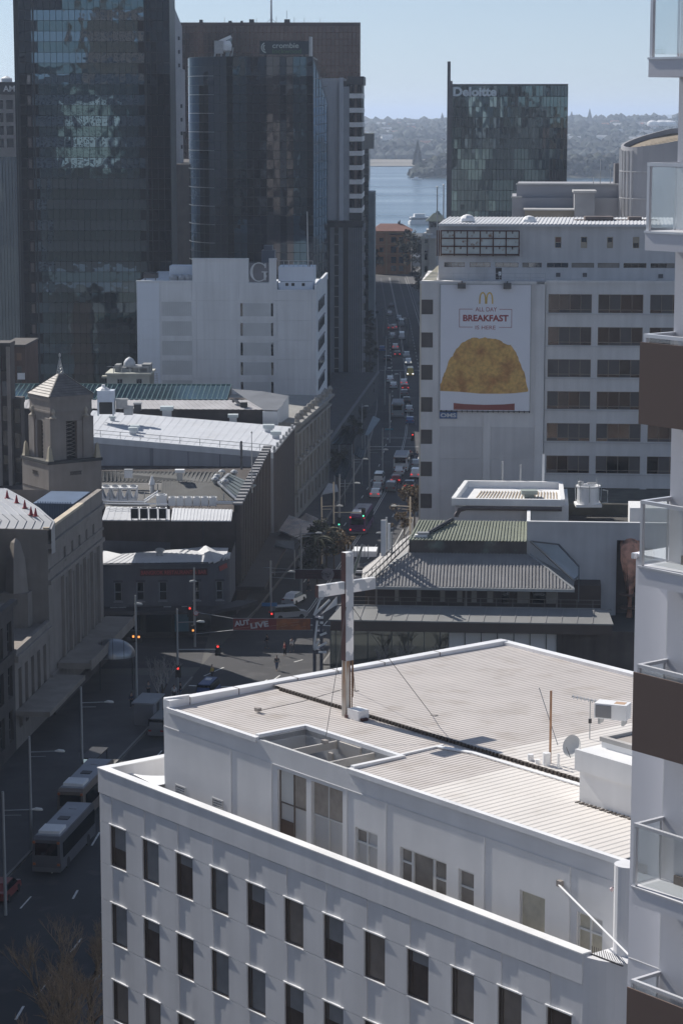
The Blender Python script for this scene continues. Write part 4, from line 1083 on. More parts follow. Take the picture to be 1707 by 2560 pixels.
for i, (u, v, lb) in enumerate(((538,1207,'nearest the ridge on the left'),(543,1200,'just behind the leftmost one'),(563,1212,'standing alone in front of the ridge'),(555,1189,'behind the ridge, left of the apex'),(586,1189,'behind the ridge, right of the apex'))):
    c = thing('roof_cowl', 'round metal cowl on the hipped roof, '+lb, 'cowl', loc=gz(u, v+5, zr0+1.3), group='round cowls on the hipped roof'); put('cowl', cw, c)
p = gz(450,1190,zr0+2.3); c = thing('flue', 'pale capped flue on the long dark roof', 'flue', loc=p)
obj('pipe', M().box(-.35,.35,-.35,.35,-.6,.5), steel, c); obj('cap', M().box(-.6,.6,-.5,.5,.5,.85), white_clean, c)
p = gz(322,1188,zr0+2.0); c = thing('roof_box', 'small white box on the long dark roof near its left end', 'box', loc=p); obj('casing', M().box(-.5,.5,-.4,.4,-.3,.7), white_clean, c); obj('lid', M().box(-.55,.55,-.45,.45,.7,.78), steel, c)
# chillers with V coils
def chiller_mesh():
    fr, co = M(), M()
    fr.box(-.95,.95,-1.2,1.2,1.75,1.95).box(-.95,-.88,-1.2,1.2,0,1.8).box(.88,.95,-1.2,1.2,0,1.8).box(-.95,.95,-1.2,1.2,0,.25)
    for s in (-1, 1): co.face((s*.9,-1.18,1.75),(s*.12,-1.18,.25),(s*.12,1.18,.25),(s*.9,1.18,1.75)).face((s*.9,-1.18,1.75),(s*.12,-1.18,.25),(s*.9,-1.18,.25))
    fn = M().lathe([(.7,1.95),(.7,2.2),(.6,2.2),(.55,2.0)], 12)
    return fr.mesh('frame', white_clean), co.mesh('coil', mt('coil_white', (.6,.62,.65), .6)), fn.mesh('fan_shroud', steel)
CH = chiller_mesh()
for i, lb in enumerate(('leftmost of four, beside the stone tower', 'second from the left of four', 'third from the left of four', 'rightmost of four, next to the handrail')):
    t = thing('chiller', 'white rooftop chiller with V shaped coils, '+lb, 'chiller', loc=gz(266+i*22.5, 1248, zr0+.4), group='row of V coil chillers')
    t.scale = (.57,.8,.82)
    for me in CH: put(me.name.split('.')[0], me, t)
cb = M().box(-.95,.95,-.85,.85,.25,2.05).mesh('casing', white_clean); ct = M().lathe([(.7,2.05),(.72,2.2),(.55,2.2),(.5,2.1)], 12).mesh('fan_shroud', steel); cl = M().box(-.9,-.75,-.8,.8,0,.25).box(.75,.9,-.8,.8,0,.25).mesh('skid', dark_metal)
for i, lb in enumerate(('far left and largest', 'second from the left', 'third from the left', 'fourth from the left', 'fifth from the left', 'sixth from the left', 'far right')):
    t = thing('condenser', 'white condenser in the long row on dark roof, '+lb, 'condenser', loc=gz((411+i*20.3)-(6 if i == 0 else 0), 1266, zr0), group='row of white condensers')
    t.scale = (.47,.6,.58) if i else (.66,.8,.72)
    put('casing', cb, t); put('fan_shroud', ct, t); put('skid', cl, t)
bb_ = M().box(-.72,.72,-.7,.7,.2,1.6).mesh('casing', white_clean); bf = M().box(-.62,.62,-.76,-.7,.28,1.52).mesh('grille', black); bt = M().lathe([(.5,1.6),(.5,1.68),(.2,1.7)], 12).mesh('fan_guard', dark_metal)
bl = M().box(-.65,-.55,-.6,.6,-.1,.2).box(.55,.65,-.6,.6,-.1,.2).mesh('foot', steel)
for i, lb in enumerate(('leftmost', 'second from the left', 'third from the left', 'rightmost, beside bright sheet')):
    t = thing('condenser_box', 'white condenser box with black grille at roof edge, '+lb, 'condenser', loc=gz(338+i*23.2, 1299, z1+.1), group='black grilled condenser boxes'); t.scale = (.66,.7,.92)
    for nm, me in (('casing',bb_),('grille',bf),('fan_guard',bt),('foot',bl)): put(nm, me, t)
hrn = thing('pipe_rack', 'white pipe rack and handrail between chillers and condensers', 'pipes', loc=gz(360,1262,zr0))
q = M(); o0 = gz(360,1262,zr0)
for (u0,v0,u1,v1,h) in ((258,1258,420,1260,.9),(258,1252,360,1254,1.3),(362,1250,395,1228,1.4),(362,1256,395,1234,.9),(540,1258,590,1259,.5),(540,1254,590,1255,.7)): q.tube([gz(u0,v0,zr0+h)-o0, gz(u1,v1,zr0+h)-o0], .1, 5)
obj('pipe', q, white_clean, hrn)
q = M()
for u, v in ((270,1258),(320,1259),(362,1256),(378,1245),(395,1234),(560,1258)): a = gz(u,v,zr0)-o0; q.tube([a, a+Vector((0,0,1.3))], .06, 4)
obj('post', q, steel, hrn)
sd_ = thing('roof_fitting', 'white capped stub pipe beside the chillers', 'pipe', loc=gz(381,1232,zr0)); obj('pipe', M().lathe([(.3,0),(.3,1.0),(.45,1.1),(.25,1.7),(.1,2.2)], 8), white_clean, sd_)
fp = thing('flagpole', 'slender pale flagpole rising before the pale parapet wall', 'flagpole', loc=gz(630,1222,zr0+.6)); obj('pole', M().tube([(0,0,-.5),(0,0,7.2)],[.09,.04],6), steel, fp); obj('truck', M().lathe([(.02,7.2),(.1,7.25),(.1,7.4),(.02,7.5)],6), steel, fp)
fp = thing('flagpole', 'short dark post against the pale parapet wall left of the flagpole', 'post', loc=gz(604,1174,zr0+2)); obj('pole', M().tube([(0,0,0),(0,0,3.8)],.14,6), dark_metal, fp); obj('bracket', M().box(-.2,.2,0,.5,1.5,1.7), dark_metal, fp)
# --- building with the big white roof
A, B = Vector((*gy(236,1098,336).xy, gy(236,1098,336).z)), gy(684,1133,336)
fH = Fr((A.x, 336), 0); h_ = lambda u, v, y=0: fH.fy(u, v, y)
tH = thing('white_roof_building', 'low building with a big sloping white roof and a pale parapet wall', 'building', fH)
xl, xr_ = -3.0, h_(684,1133).x; zl_, zr_ = A.z+.2, B.z
hz_ = lambda x: zl_ + (zr_-zl_)*x/xr_
nd = 26; yb = 28.0
q = M(); a, b, c, d = Vector((xl,.3,hz_(xl))), Vector((xr_,.3,zr_)), Vector((xr_+2.4,yb,zr_+.1)), Vector((xl,yb,hz_(xl)+.2))
q.face(a, b, c, d)
for i in range(nd): p0, p1 = a.lerp(b,(i+.5)/nd), d.lerp(c,(i+.5)/nd); q.bar(p0+Vector((0,0,.01)), p1+Vector((0,0,.01)), .08, .05)
obj('roof', q, mat('white_roof', (.52,.54,.58), .8, .0, var=.07, scale=.25, dirt=((.55,.55,.56), .6, .2, .3)), tH)
w_ = M(); w_.face((xl,0,0),(xr_,0,0),(xr_,0,zr_-.7),(xl,0,hz_(xl)-.7)); obj('street_wall', M().face((xr_,0,0),(xr_+2.4,yb,0),(xr_+2.4,yb,zr_),(xr_,0,zr_)), brick_dark, tH); obj('wall', w_, mat('panel_grey', (.36,.37,.4), .8, var=.06, scale=.3, streak=.12), tH)
pj = M()
for u, ww in ((375,.5),(470,.12),(549,.16),(668,.1)): x = h_(u,1150).x; pj.box(x, x+ww, -.08, 0, hz_(x)-3.6, hz_(x)-.8)
obj('joint_strip', pj, mt('joint_grey', (.2,.21,.23), .8), tH)
fa = M(); fa.face((xl,-.1,hz_(xl)-.75),(xr_,-.1,zr_-.75),(xr_,-.1,zr_+.12),(xl,-.1,hz_(xl)+.12)); fa.face((xl,-.1,hz_(xl)+.12),(xr_,-.1,zr_+.12),(xr_,.35,zr_+.12),(xl,.35,hz_(xl)+.12)); fa.face((xl,-.1,hz_(xl)-.75),(xl,.3,hz_(xl)-.75),(xr_,.3,zr_-.75),(xr_,-.1,zr_-.75)); obj('fascia', fa, store, tH)
rr_ = M()
for i in range(9): x = xr_*(i+.3)/9; rr_.tube([(x,.5,hz_(x)),(x,.5,hz_(x)+1.05)], .045, 4)
rr_.bar((0,.5,hz_(0)+1.05),(xr_,.5,zr_+1.05),.06).bar((0,.5,hz_(0)+.55),(xr_,.5,zr_+.55),.05); obj('handrail', rr_, steel, tH)
ek = M()
for i in range(7): ek.box(xr_+2.4*i/7-.1, xr_+2.4*i/7+.25, .6+i*3.9, 1.4+i*3.9, zr_, zr_+.9)
ek.bar((xr_+.05,.2,zr_+.15),(xr_+2.45,yb,zr_+.2),.3,.25); obj('roof_hatch', ek, steel, tH)
for u, v, s, lb in ((418,1040,1.5,'big, near the back edge'),(583,1055,1.2,'wide, near the right of the back edge'),(672,1083,1.3,'near the right hand end'),(690,1098,1.2,'at the far right corner above the street'),(338,1080,1.0,'left pair, upper box'),(333,1086,1.0,'left pair, lower box'),(282,1052,.7,'small one at the left')):
    z = h_(u, v, 0).z; xx = h_(u,v).x
    yy = 12
    for _ in range(6):
        pz_ = fH.fz(u, v, hz_(fH.fz(u, v, zr_+.5).x)); yy = pz_.y
    t = thing('roof_vent', 'white boxed vent on the big white roof, '+lb, 'vent', loc=fH.wor(pz_.x, pz_.y, pz_.z), group='boxed vents on the white roof')
    obj('base', M().box(-.45*s,.45*s,-.4*s,.4*s,-.1,.6*s), store, t); obj('cap', M().box(-.65*s,.65*s,-.55*s,.55*s,.6*s,1.0*s), mt('vent_pale', (.5,.56,.58), .6), t)
# left part of the white roof with tank and plant
tk_ = thing('water_tank', 'pale square water tank on legs with black painted shade between left on the white roof', 'tank', loc=Vector((*gy(267,1035,352).xy, 0)))
zt_b = gy(267,1026,352).z
obj('tank_body', M().box(-1.2,1.2,-1.2,1.2,gy(267,1003,352).z,gy(267,975,352).z), mt('tank_pale', (.5,.56,.65), .6), tk_); obj('lid', M().lathe([(1.1,0),(.8,.25),(.3,.5),(.25,.8)],10,(-.4,0,gy(267,975,352).z)), white_clean, tk_)
q = M(); zb0 = gy(267,1037,352).z
for x in (-1.1,1.1):
    for y in (-1.1,1.1): q.box(x-.12,x+.12,y-.12,y+.12,zb0,gy(267,1003,352).z)
obj('frame', q, store, tk_); obj('shadow_box', M().box(-.95,.95,-.9,.9,zb0+.2,gy(267,1005,352).z), black, tk_)  # black box put under the tank for its shade
for u, v, w, h, lb in ((305,1012,1.6,1.0,'grey machine'),(322,1028,1.3,.9,'pale cowl box'),(345,1018,1.0,.8,'small dark box')):
    q_ = gy(u,v,353); t = thing('roof_machine', lb+' standing right of the square water tank', 'machine', loc=q_); obj('casing', M().box(-w/2,w/2,-.6,.6,-.5,h-.3), steel if w > 1.1 else dark_metal, t); obj('hood', M().box(-w/2-.1,w/2+.1,-.8,.7,h-.3,h-.1), steel, t)
# --- long metal strip roof, green glass roof, dark hip
Yd = 368
fL = Fr(gy(225,1030,Yd).xy, -1.5); l_ = lambda u, v, y=0: fL.fy(u, v, y)
tL = thing('arcade_building', 'low arcade with a bright metal strip roof and a long teal glass roof', 'building', fL)
xa, xb_ = -14, l_(662,1024).x; z0_, z1_, z2_ = l_(500,1022).z, l_(500,1000,6).z, l_(500,962,16).z
q = M(); ribbed(q, (xa,0,z0_), (xb_,0,z0_-.1), (xb_-3,6,z1_), (xa,6,z1_), 46, .06); obj('metal_roof', q, mat('strip_roof', (.40,.39,.40), .7, .1, var=.12, scale=.3), tL)
obj('wall', M().box(xa, xb_-.2, .25, 16, 0, z0_-.15), brick_dark, tL)
xg = l_(578,962,16).x; nb = 44
for i in range(nb):
    x0 = xa+(xg-xa)*i/nb; w = (xg-xa)/nb
    kk = 'GLP'
    if kk not in PM:
        q = M(); q.face((.06,6.15,z1_+.02),(w-.06,6.15,z1_+.02),(w-.06,16,z2_),(.06,16,z2_)); PM[kk] = q.mesh('roof_pane', glass_roof)
    put('roof_pane', PM[kk], tL, (x0,0,0))
q = M()
for i in range(nb+1): x0 = xa+(xg-xa)*i/nb; q.bar((x0,6.1,z1_+.03),(x0,16.1,z2_+.03),.12,.14)
q.bar((xa,16.1,z2_),(xg,16.1,z2_),.25).bar((xa,6.08,z1_+.02),(xg,6.08,z1_+.02),.3)
obj('glazing_bar', q, mat('teal_bar', (.06,.13,.14), .5, .2), tL)['kind'] = 'stuff'
obj('gable', M().face((xg,6.1,z1_-.1),(xg+.1,16.1,z1_-.1),(xg+.1,16.1,z2_)), dark_concrete, tL)
hp = M(); ea, eb = Vector((xb_-3.2,6,z1_)), Vector((xb_+3.6,-1.2,z0_-.2)); apx = Vector((l_(655,978,12).x,12,l_(655,978,12).z)); ebk = Vector((l_(722,995,9).x,9,z0_+1.0))
hp.face((xb_-.2,-.3,z0_-.12), (xb_+2.0,-.6,z0_-.15), ebk, apx, (xg+.2,14,z2_-.4), (xb_-3,6,z1_+.02)); obj('hip_roof', hp, mat('slate_roof', (.14,.15,.17), .6, .1, var=.15, scale=.4), tL)
hq = M(); hq.face((xb_+2,-.6,z0_-.2), (xb_+2,-.6,z0_-3.6), (ebk.x,ebk.y,z0_-3), (ebk.x,ebk.y,ebk.z-.05)); hq.box(xb_-.3,xb_+2,-.5,8,0,z0_-.3); obj('gable_wall', hq, store, tL)
for u, v in ((700,1020),(712,1012)): pass
dv = thing('roof_duct', 'dark bent duct on the bright metal strip roof', 'duct', fL); dd = l_(604,1015,1.5)
obj('duct', M().tube([(dd.x-1.4,3.5,z1_+.1),(dd.x-1.2,3,z1_+.5),(dd.x,1.6,dd.z)],.25,6), dark_metal, dv); obj('outlet', M().box(dd.x-.1,dd.x+.9,1.0,1.8,z0_+.1,z0_+.85), black, dv)
# classical rooftop pavilion
fP = Fr(gy(268,962,398).xy, -2); p_ = lambda u, v, y=0: fP.fy(u, v, y)
tP = thing('roof_pavilion', 'small cream classical pavilion with a white dome and roof machinery', 'pavilion', fP)
xp = p_(362,0).x; zb_p, zc_p = p_(0,965).z-1, p_(0,937).z
wins = [(p_(a,0).x,p_(b,0).x,p_(0,959).z,p_(0,946).z) for a,b in ((279,293),(328,343))]
m = M(); wall(m, 0, xp, zb_p, zc_p, wins, 0, .2); m.box(0, xp, .22, 7, zb_p, zc_p-.05); m.face((xp,0,zb_p),(xp,7,zb_p),(xp,7,zc_p),(xp,0,zc_p)); obj('wall', m, mat('pavilion_cream', (.52,.52,.45), .8, var=.1, scale=.5), tP)
for w in wins: window(tP, *w, .12, 2, 1, mt('sash_grey'), dark_glass, fw=.1)
obj('cornice', M().box(-.25, xp+.25, -.3, 7.2, zc_p, zc_p+.35).box(-.9,.0,.4,1.6,zc_p-.5,zc_p-.2), X['pavilion_cream'], tP)
obj('dome', M().lathe([(1.0,0),(1.0,.5),(.95,.9),(.65,1.4),(.25,1.65),(.05,1.75)], 12, (p_(306,0).x,3,zc_p+1.0)), mt('dome_pale', (.5,.52,.54), .6), tP, smooth=True)
q = M()
for (a,b,va,vb) in ((270,283,930,914),(285,300,930,920),(318,350,928,918),(340,362,934,912),(300,316,934,924)): q.box(p_(a,0).x,p_(b,0).x,1.5,4.5,p_(0,va).z-.4,p_(0,vb).z)
obj('machinery', q, mt('machine_grey', (.25,.26,.26), .7), tP)
q = M()
for a in (270,290,312,335,358): q.tube([(p_(a,0).x,.3,zc_p+.3),(p_(a,0).x,.3,zc_p+1.4)],.07,4)
q.bar((0,.3,zc_p+1.4),(xp,.3,zc_p+1.4),.08); q.box(p_(316,0).x,p_(356,0).x,1,5,p_(0,921).z,p_(0,917).z); obj('handrail', q, steel, tP)
lad = M()
for s in (0,.6): lad.bar((xp+.7+s,1,zb_p),(xp+.5+s,1,zc_p+.3),.07)
for i in range(9): lad.bar((xp+.7,1,zb_p+.3+i*.4),(xp+1.3,1,zb_p+.3+i*.4),.05)
obj('ladder', lad, steel, tP)
# ornate street facade
a0, b0 = gz(752,1050,15.0), gz(795,1013,15.0)
fO = Fr((a0.x, a0.y), math.degrees(math.atan2(b0.y-a0.y, b0.x-a0.x))); LO = 40
tO = thing('ornate_building', 'ornate pale street facade of tall pilasters and deep cornices left of the avenue', 'building', fO)
zO = 15.4; holes = []
for r, (za, zb2) in enumerate(((1.0,3.4),(5.0,8.0),(9.6,12.6))):
    for c in range(9): holes.append((-6+c*4.2+1.2, -6+c*4.2+2.9, za, zb2))
m = M(); wall(m, -6.5, 33, 0, zO, holes, 0, .5); m.face((-6.5,0,0),(-6.5,0,zO),(-6.5,20,zO),(-6.5,20,0)); m.face((-6.5,0,zO-.3),(33,0,zO-.3),(33,20,zO-.3),(-6.5,20,zO-.3)); obj('wall', m, mat('ornate_stucco', (.27,.265,.25), .85, var=.12, scale=.5, streak=.15), tO)
for h in holes: put('window', pane_mesh(h[1]-h[0], h[3]-h[2], dark_glass, 'window', .03), tO, (h[0], .45, h[2]))
for z, d in ((4.2,.5),(8.8,.7),(13.4,.5),(15.0,1.0)): obj('cornice', M().box(-6.6, 33, -d, .05, z, z+.4), X['ornate_stucco'], tO)
pl_ = M().box(0,.6,-.3,0,4.6,13.4).mesh('pilaster', X['ornate_stucco'])
for c in range(10): put('pilaster', pl_, tO, (-6+c*4.2, 0, 0))
bal = M().box(0,1.9,-.6,0,0,.7).mesh('balcony', X['ornate_stucco'])
for c in range(9): put('balcony', bal, tO, (-4.9+c*4.2, 0, 8.95))
ur = M().lathe([(.4,0),(.3,.5),(.5,.9),(.2,1.4)], 8).mesh('urn', X['ornate_stucco'])
for c in range(10): put('urn', ur, tO, (-5.8+c*4.2, -.3, 15.4))
# ================================================================ far right of the avenue
fD2 = Fr(gy(1119, 400, 700).xy, -3)
tD2 = thing('glass_office_block', 'dark green glass office block with pale Deloitte lettering on its top corner', 'office tower', fD2)
d_ = lambda u, v, y=0: fD2.fy(u, v, y)
x0, x1 = d_(1128,0).x, d_(1422,0).x; zt = d_(1270,213).z
obj('wall', M().box(x0, x1, .05, 30, 0, zt), mull, tD2)
obj('fin', M().box(d_(1119,0).x, d_(1127,0).x, -.6, 3, 0, d_(0,155).z).box(x0-.1,d_(1132,0).x,-.4,1,0,d_(0,203).z), mat('fin_grey', (.13,.12,.125), .6, .2, var=.1), tD2)
gd = [mirror_glass('green_pane', (.10,.145,.155), .03, .012, .45), mirror_glass('green_pane_dark', (.055,.075,.085), .03, .012, .45), mirror_glass('brown_green_pane', (.075,.075,.08), .04, .012, .45)]
nc = 33; cw = (x1-x0)/nc; rh = 2.95; cells = []
rg = random.Random(21)
for r in range(int((zt-1)/rh)):
    for c in range(nc):
        z1 = zt-.2-r*rh
        if r == 0: z1 = zt-.1
        k = noise.noise(Vector((c*.15, r*.35, 2)))
        m = gd[0] if k > .08 else (gd[1] if k > -.2 or c < 26 else gd[2])
        cells.append((x0+c*cw, x0+c*cw+cw, z1-rh, z1, m))
panes(tD2, cells, 0, limit=300, tilt=.006, gap=.12, seed=4)
bl_ = M()
for c in range(0, nc+1): bl_.box(x0+c*cw-.05, x0+c*cw+.05, -.3, -.04, 1, zt-.1)
obj('vertical_fin', bl_, mt('fin_dark', (.035,.045,.045), .5, .2), tD2)['kind'] = 'stuff'
obj('parapet', M().box(x0-.05,x1+.05,-.08,30.1,zt,zt+.35), mt('fin_grey'), tD2)
text('Deloitte', d_(1243,0).x-d_(1134,0).x, d_(0,218).z-d_(0,241.5).z, mt('letter_silver', (.75,.8,.82), .5), tD2, d_(1134,0).x, -.5, d_(0,241.5).z, bold=.04)
# orange brick terminal building by the water
fF = Fr(gy(930, 690, 950).xy, -2); f_ = lambda u, v, y=0: fF.fy(u, v, y)
tF = thing('ferry_building', 'orange brown brick ferry building with a red tiled hip roof at the street end', 'building', fF)
xf = f_(1030,0).x; ze = f_(0,576).z; zrf = f_(960,559,6).z
U2 = lambda u: f_(u,0).x; V2 = lambda v: f_(0,v).z
holes = [(U2(a),U2(b),V2(c+d),V2(c)) for a,b in ((979,992),(999,1011)) for c,d in ((591,14),(614,16),(640,16),(662,14))] + [(U2(950),U2(960),V2(c+d),V2(c)) for c,d in ((593,9),(617,12),(640,16))]
m = M(); wall(m, 0, xf, 0, ze, holes, 0, .4); m.face((xf,0,0),(xf,14,0),(xf,14,ze),(xf,0,ze)); m.box(.1,xf-.1,.42,13,0,ze-.05); obj('wall', m, mat('ferry_brick', (.30,.155,.08), .85, var=.15, scale=.2), tF)
for h in holes: put('window', pane_mesh(h[1]-h[0], h[3]-h[2], win_glass, 'window', .05), tF, (h[0], .35, h[2]))
m = M(); rf_ = [(-.6,-.6,ze),(xf+.6,-.6,ze),(xf+.6,14.6,ze),(-.6,14.6,ze)]; ra, rb = (3,7,zrf), (U2(1006),7,zrf)
m.face(rf_[0],rf_[1],rb,ra).face(rf_[1],rf_[2],rb).face(rf_[2],rf_[3],ra,rb).face(rf_[3],rf_[0],ra).face(*rf_[::-1]); obj('roof', m, mat('red_tile', (.19,.085,.065), .8, var=.15, scale=.3), tF)
obj('cornice', M().box(-.2,xf+.2,-.35,.02,ze-.9,ze-.5).box(-.1,xf+.1,-.3,.02,V2(610),V2(608)).box(-.1,xf+.1,-.3,.02,V2(634),V2(632)).box(U2(966),U2(969),-.4,0,0,ze-1).box(U2(1013),U2(1016),-.4,0,0,ze-1), mat('ferry_stone', (.32,.22,.12), .8), tF)
obj('attic_window', M().box(U2(973),U2(1010),-.1,.0,V2(585),V2(578)), dark_glass, tF)
obj('chimney', M().box(U2(996),U2(1001),6.5,7.5,zrf-.5,zrf+.8).box(U2(1000),U2(1002),6.5,7,zrf,zrf+1.4), dark_stone, tF)
# white ferry terminal roofs, ferry boat, small boat
for (u0,u1,v0,v1,Y,lb,nm,cat) in ((1028,1062,640,619,1000,'white wharf roof by the water just right of the brick ferry building','wharf_shed','shed'),(1028,1058,600,584,1020,'dark roofed wharf shed behind the white wharf roof','wharf_shed','shed')):
    f = Fr(gy(u0,v0,Y).xy, 0); t = thing(nm, lb, cat, f); w = f.fy(u1,v0).x; zb, zt_ = f.fy(u0,v0).z, f.fy(u0,v1).z
    obj('wall', M().box(0,w,.2,10,0,zt_-1.2), mt('shed_wall', (.3,.31,.32), .7), t)
    q = M(); q.face((-.5,-.5,zt_-1.2),(w+.5,-.5,zt_-1.2),(w+.5,5,zt_),(-.5,5,zt_)).face((w+.5,10,zt_-1.2),(-.5,10,zt_-1.2),(-.5,5,zt_),(w+.5,5,zt_)); obj('roof', q, white_clean if 'white' in lb[:6] else mt('shed_dark', (.08,.09,.1), .6), t)
    if lb.startswith('white'): obj('awning', M().box(0,w,-1.5,.2,zt_-3.8,zt_-2.9), white_clean, t)
fb = thing('ferry_boat', 'white ferry boat crossing the blue water near the wharves', 'boat', loc=Vector((*gz(1053,560,-2).xy, -2)), rot=.2)
w_ = 7.5
q = M(); q.prism([(-w_,-2.4),(w_*.7,-2.4),(w_,0),(w_*.7,2.4),(-w_,2.4)], -.5, 1.8); obj('hull', q, white_clean, fb)
obj('deck_house', M().prism([(-w_*.9,-2),(w_*.5,-2),(w_*.6,0),(w_*.5,2),(-w_*.9,2)], 1.8, 4.2).prism([(-w_*.6,-1.7),(w_*.2,-1.7),(w_*.3,0),(w_*.2,1.7),(-w_*.6,1.7)], 4.2, 6), white_paint, fb)
obj('window_band', M().box(-w_*.85,w_*.45,-2.05,-1.98,2.6,3.5).box(-w_*.93,-w_*.88,-1.8,1.8,2.6,3.5), dark_glass, fb)
sb_ = thing('motor_boat', 'tiny white motor boat on the water below the headland', 'boat', loc=Vector((*gz(1040,449,-2).xy, -2)))
obj('hull', M().prism([(-5,-1.6),(4,-1.6),(6,0),(4,1.6),(-5,1.6)], -.3, 1.3), white_clean, sb_); obj('cabin', M().box(-2,2,-1.2,1.2,1.3,2.8), white_clean, sb_)
# pale clock-house with pagoda roof and slim pale block
fQ = Fr(gy(1072, 600, 880).xy, -3); q_ = lambda u, v, y=0: fQ.fy(u, v, y)
tQ = thing('roof_turret_building', 'stone building with a green pagoda turret and sunlit pale corner by the water', 'building', fQ)
obj('wall', M().box(q_(1062,0).x, q_(1125,0).x, 0, 14, 0, q_(0,582).z).box(q_(1068,0).x,q_(1122,0).x,1,12,q_(0,582).z,q_(0,572).z), grey_render, tQ)
obj('turret', M().box(q_(1074,0).x, q_(1112,0).x, 2, 8, q_(0,575).z, q_(0,549).z), grey_render, tQ)
tx0, tx1, tz = q_(1066,0).x, q_(1120,0).x, q_(0,551).z
m = M(); c = [(tx0,0.5,tz),(tx1,.5,tz),(tx1,9.5,tz),(tx0,9.5,tz)]; t0, t1 = q_(1086,0).x, q_(1103,0).x; tz2 = q_(0,532).z
d4 = [(t0,4,tz2),(t1,4,tz2),(t1,6,tz2),(t0,6,tz2)]
for i in range(4): m.face(c[i], c[(i+1)%4], d4[(i+1)%4], d4[i])
m.face(*c[::-1]); m.prism([(q_(1092,0).x,4.4),(q_(1101,0).x,4.4),(q_(1101,0).x,5.6),(q_(1092,0).x,5.6)], tz2, q_(0,527).z); obj('roof', m, mat('pagoda_green', (.12,.15,.12), .7), tQ)
wq = pane_mesh(1.2, 1.8, dark_glass, 'window', .06)
for u in (1078,1088,1098): put('window', wq, tQ, (q_(u,0).x, 1.98, q_(0,566).z))
obj('balustrade', M().box(q_(1063,0).x,q_(1085,0).x,-.3,0,q_(0,585).z,q_(0,580).z), white_paint, tQ)
fR_ = Fr(gy(1056, 640, 640).xy, -4); r_ = lambda u, v, y=0: fR_.fy(u, v, y)
tR = thing('corner_block', 'slim pale corner block with sunlit edges left of the billboard building', 'building', fR_)
obj('wall', M().box(0, r_(1092,0).x, 0, 16, 0, r_(0,592).z).box(-.3,.5,-.3,15,0,r_(0,586).z).box(r_(1074,0).x,r_(1079,0).x,-.5,0,0,r_(0,584).z), mat('corner_cream', (.5,.47,.42), .8, var=.08, scale=.3), tR)
obj('cornice', M().box(-.5, r_(1092,0).x, -.6, .0, r_(0,594).z, r_(0,591).z).box(-.4,r_(1080,0).x,-.5,0,r_(0,629).z,r_(0,627).z), X['corner_cream'], tR)
for v, h in ((604,12),(645,22),(675,14)): put('window', pane_mesh(r_(1071,0).x-r_(1062,0).x, r_(0,v-h).z-r_(0,v).z, dark_glass, 'window', .06), tR, (r_(1062,0).x, 0, r_(0,v).z))
for i, (u, v0, v1, lb) in enumerate(((1092,572,470,'left of two tall thin flagpoles beside the glass office block'),(1108,565,465,'right of two tall thin flagpoles beside the glass office block'))):
    p = gy(u, v0, 600); z1 = gy(u, v1, 600).z; t = thing('flagpole', lb, 'flagpole', loc=(p.x, 600, 0))
    obj('pole', M().tube([(0,0,p.z-14),(0,0,z1)],[.2,.14],6), steel, t); obj('truck', M().lathe([(.05,z1),(.25,z1+.1),(.25,z1+.35),(.05,z1+.5)],6), white_clean, t)
# grey roofs and the oval tower behind the billboard building
fU = Fr(gy(1285, 560, 352).xy, -4); u_ = lambda u, v, y=0: fU.fy(u, v, y)
tU = thing('grey_block', 'plain grey stepped block with a coping behind the billboard building', 'building', fU)
a_ = lambda u: u_(u,0).x; b_ = lambda v: u_(1400,v).z
obj('wall', M().prism([(a_(1285),0),(a_(1700),0),(a_(1700),20),(a_(1285),20)], 0, b_(495)).prism([(a_(1296),1.2),(a_(1700),1.2),(a_(1700),19),(a_(1302),19)], b_(495), b_(463)), mat('plain_grey', (.30,.305,.33), .85, var=.06, scale=.2), tU)
obj('coping', M().box(a_(1294),a_(1700),.95,1.5,b_(463),b_(459)).box(a_(1283),a_(1310),-.2,.4,b_(495),b_(491)), grey_render, tU)
m = M(); m.box(a_(1318),a_(1442),-6,-.1,b_(560),b_(522)); obj('lean_to', m, mat('lean_beige', (.22,.20,.17), .85, var=.15), tU)
obj('lean_to_roof', M().box(a_(1314),a_(1452),-6.4,.0,b_(522),b_(519)), grey_render, tU)
m = M(); m.box(a_(1440),a_(1490),-7,-1,b_(560),b_(478)); obj('stair_box', m, mat('stair_grey', (.26,.265,.28), .8), tU); obj('stair_cap', M().box(a_(1436),a_(1494),-7.3,-.8,b_(478),b_(473)), grey_render, tU)
fz_ = gy(1690, 500, 350)
ov = thing('oval_tower', 'pale grey oval tower top with a brown sloping roof at the right', 'tower', loc=(fz_.x, 350, 0))
rx, ry = (1690-1551)/FOC*350, 8.0
el = [(rx*math.cos(2*math.pi*i/48), ry*math.sin(2*math.pi*i/48)) for i in range(48)]
zz = lambda p: 59.2 + .215*p[0]*(1 if p[0] < 0 else .3) + .085*p[1]
def ringw(m, s0, s1, z0, z1, cap=False):
    n = len(m.v)
    for p in el: m.v.append((p[0]*s0, p[1]*s0, z0(p))); 
    for p in el: m.v.append((p[0]*s1, p[1]*s1, z1(p)))
    for i in range(48): j = (i+1)%48; m.f.append((n+i, n+j, n+48+j, n+48+i))
m = M(); ringw(m, 1, 1, lambda p: 20, zz); ringw(m, 1, .955, zz, zz); ringw(m, .955, .955, zz, lambda p: zz(p)-.75); obj('drum', m, mat('drum_grey', (.34,.34,.36), .8, var=.05, scale=.3), ov, smooth=False)
m = M(); m.face(*[(p[0]*.955, p[1]*.955, zz(p)-.7) for p in el]); obj('roof', m, mat('oval_gravel', (.24,.2,.15), .9, var=.15, scale=1.2), ov)
m = M()
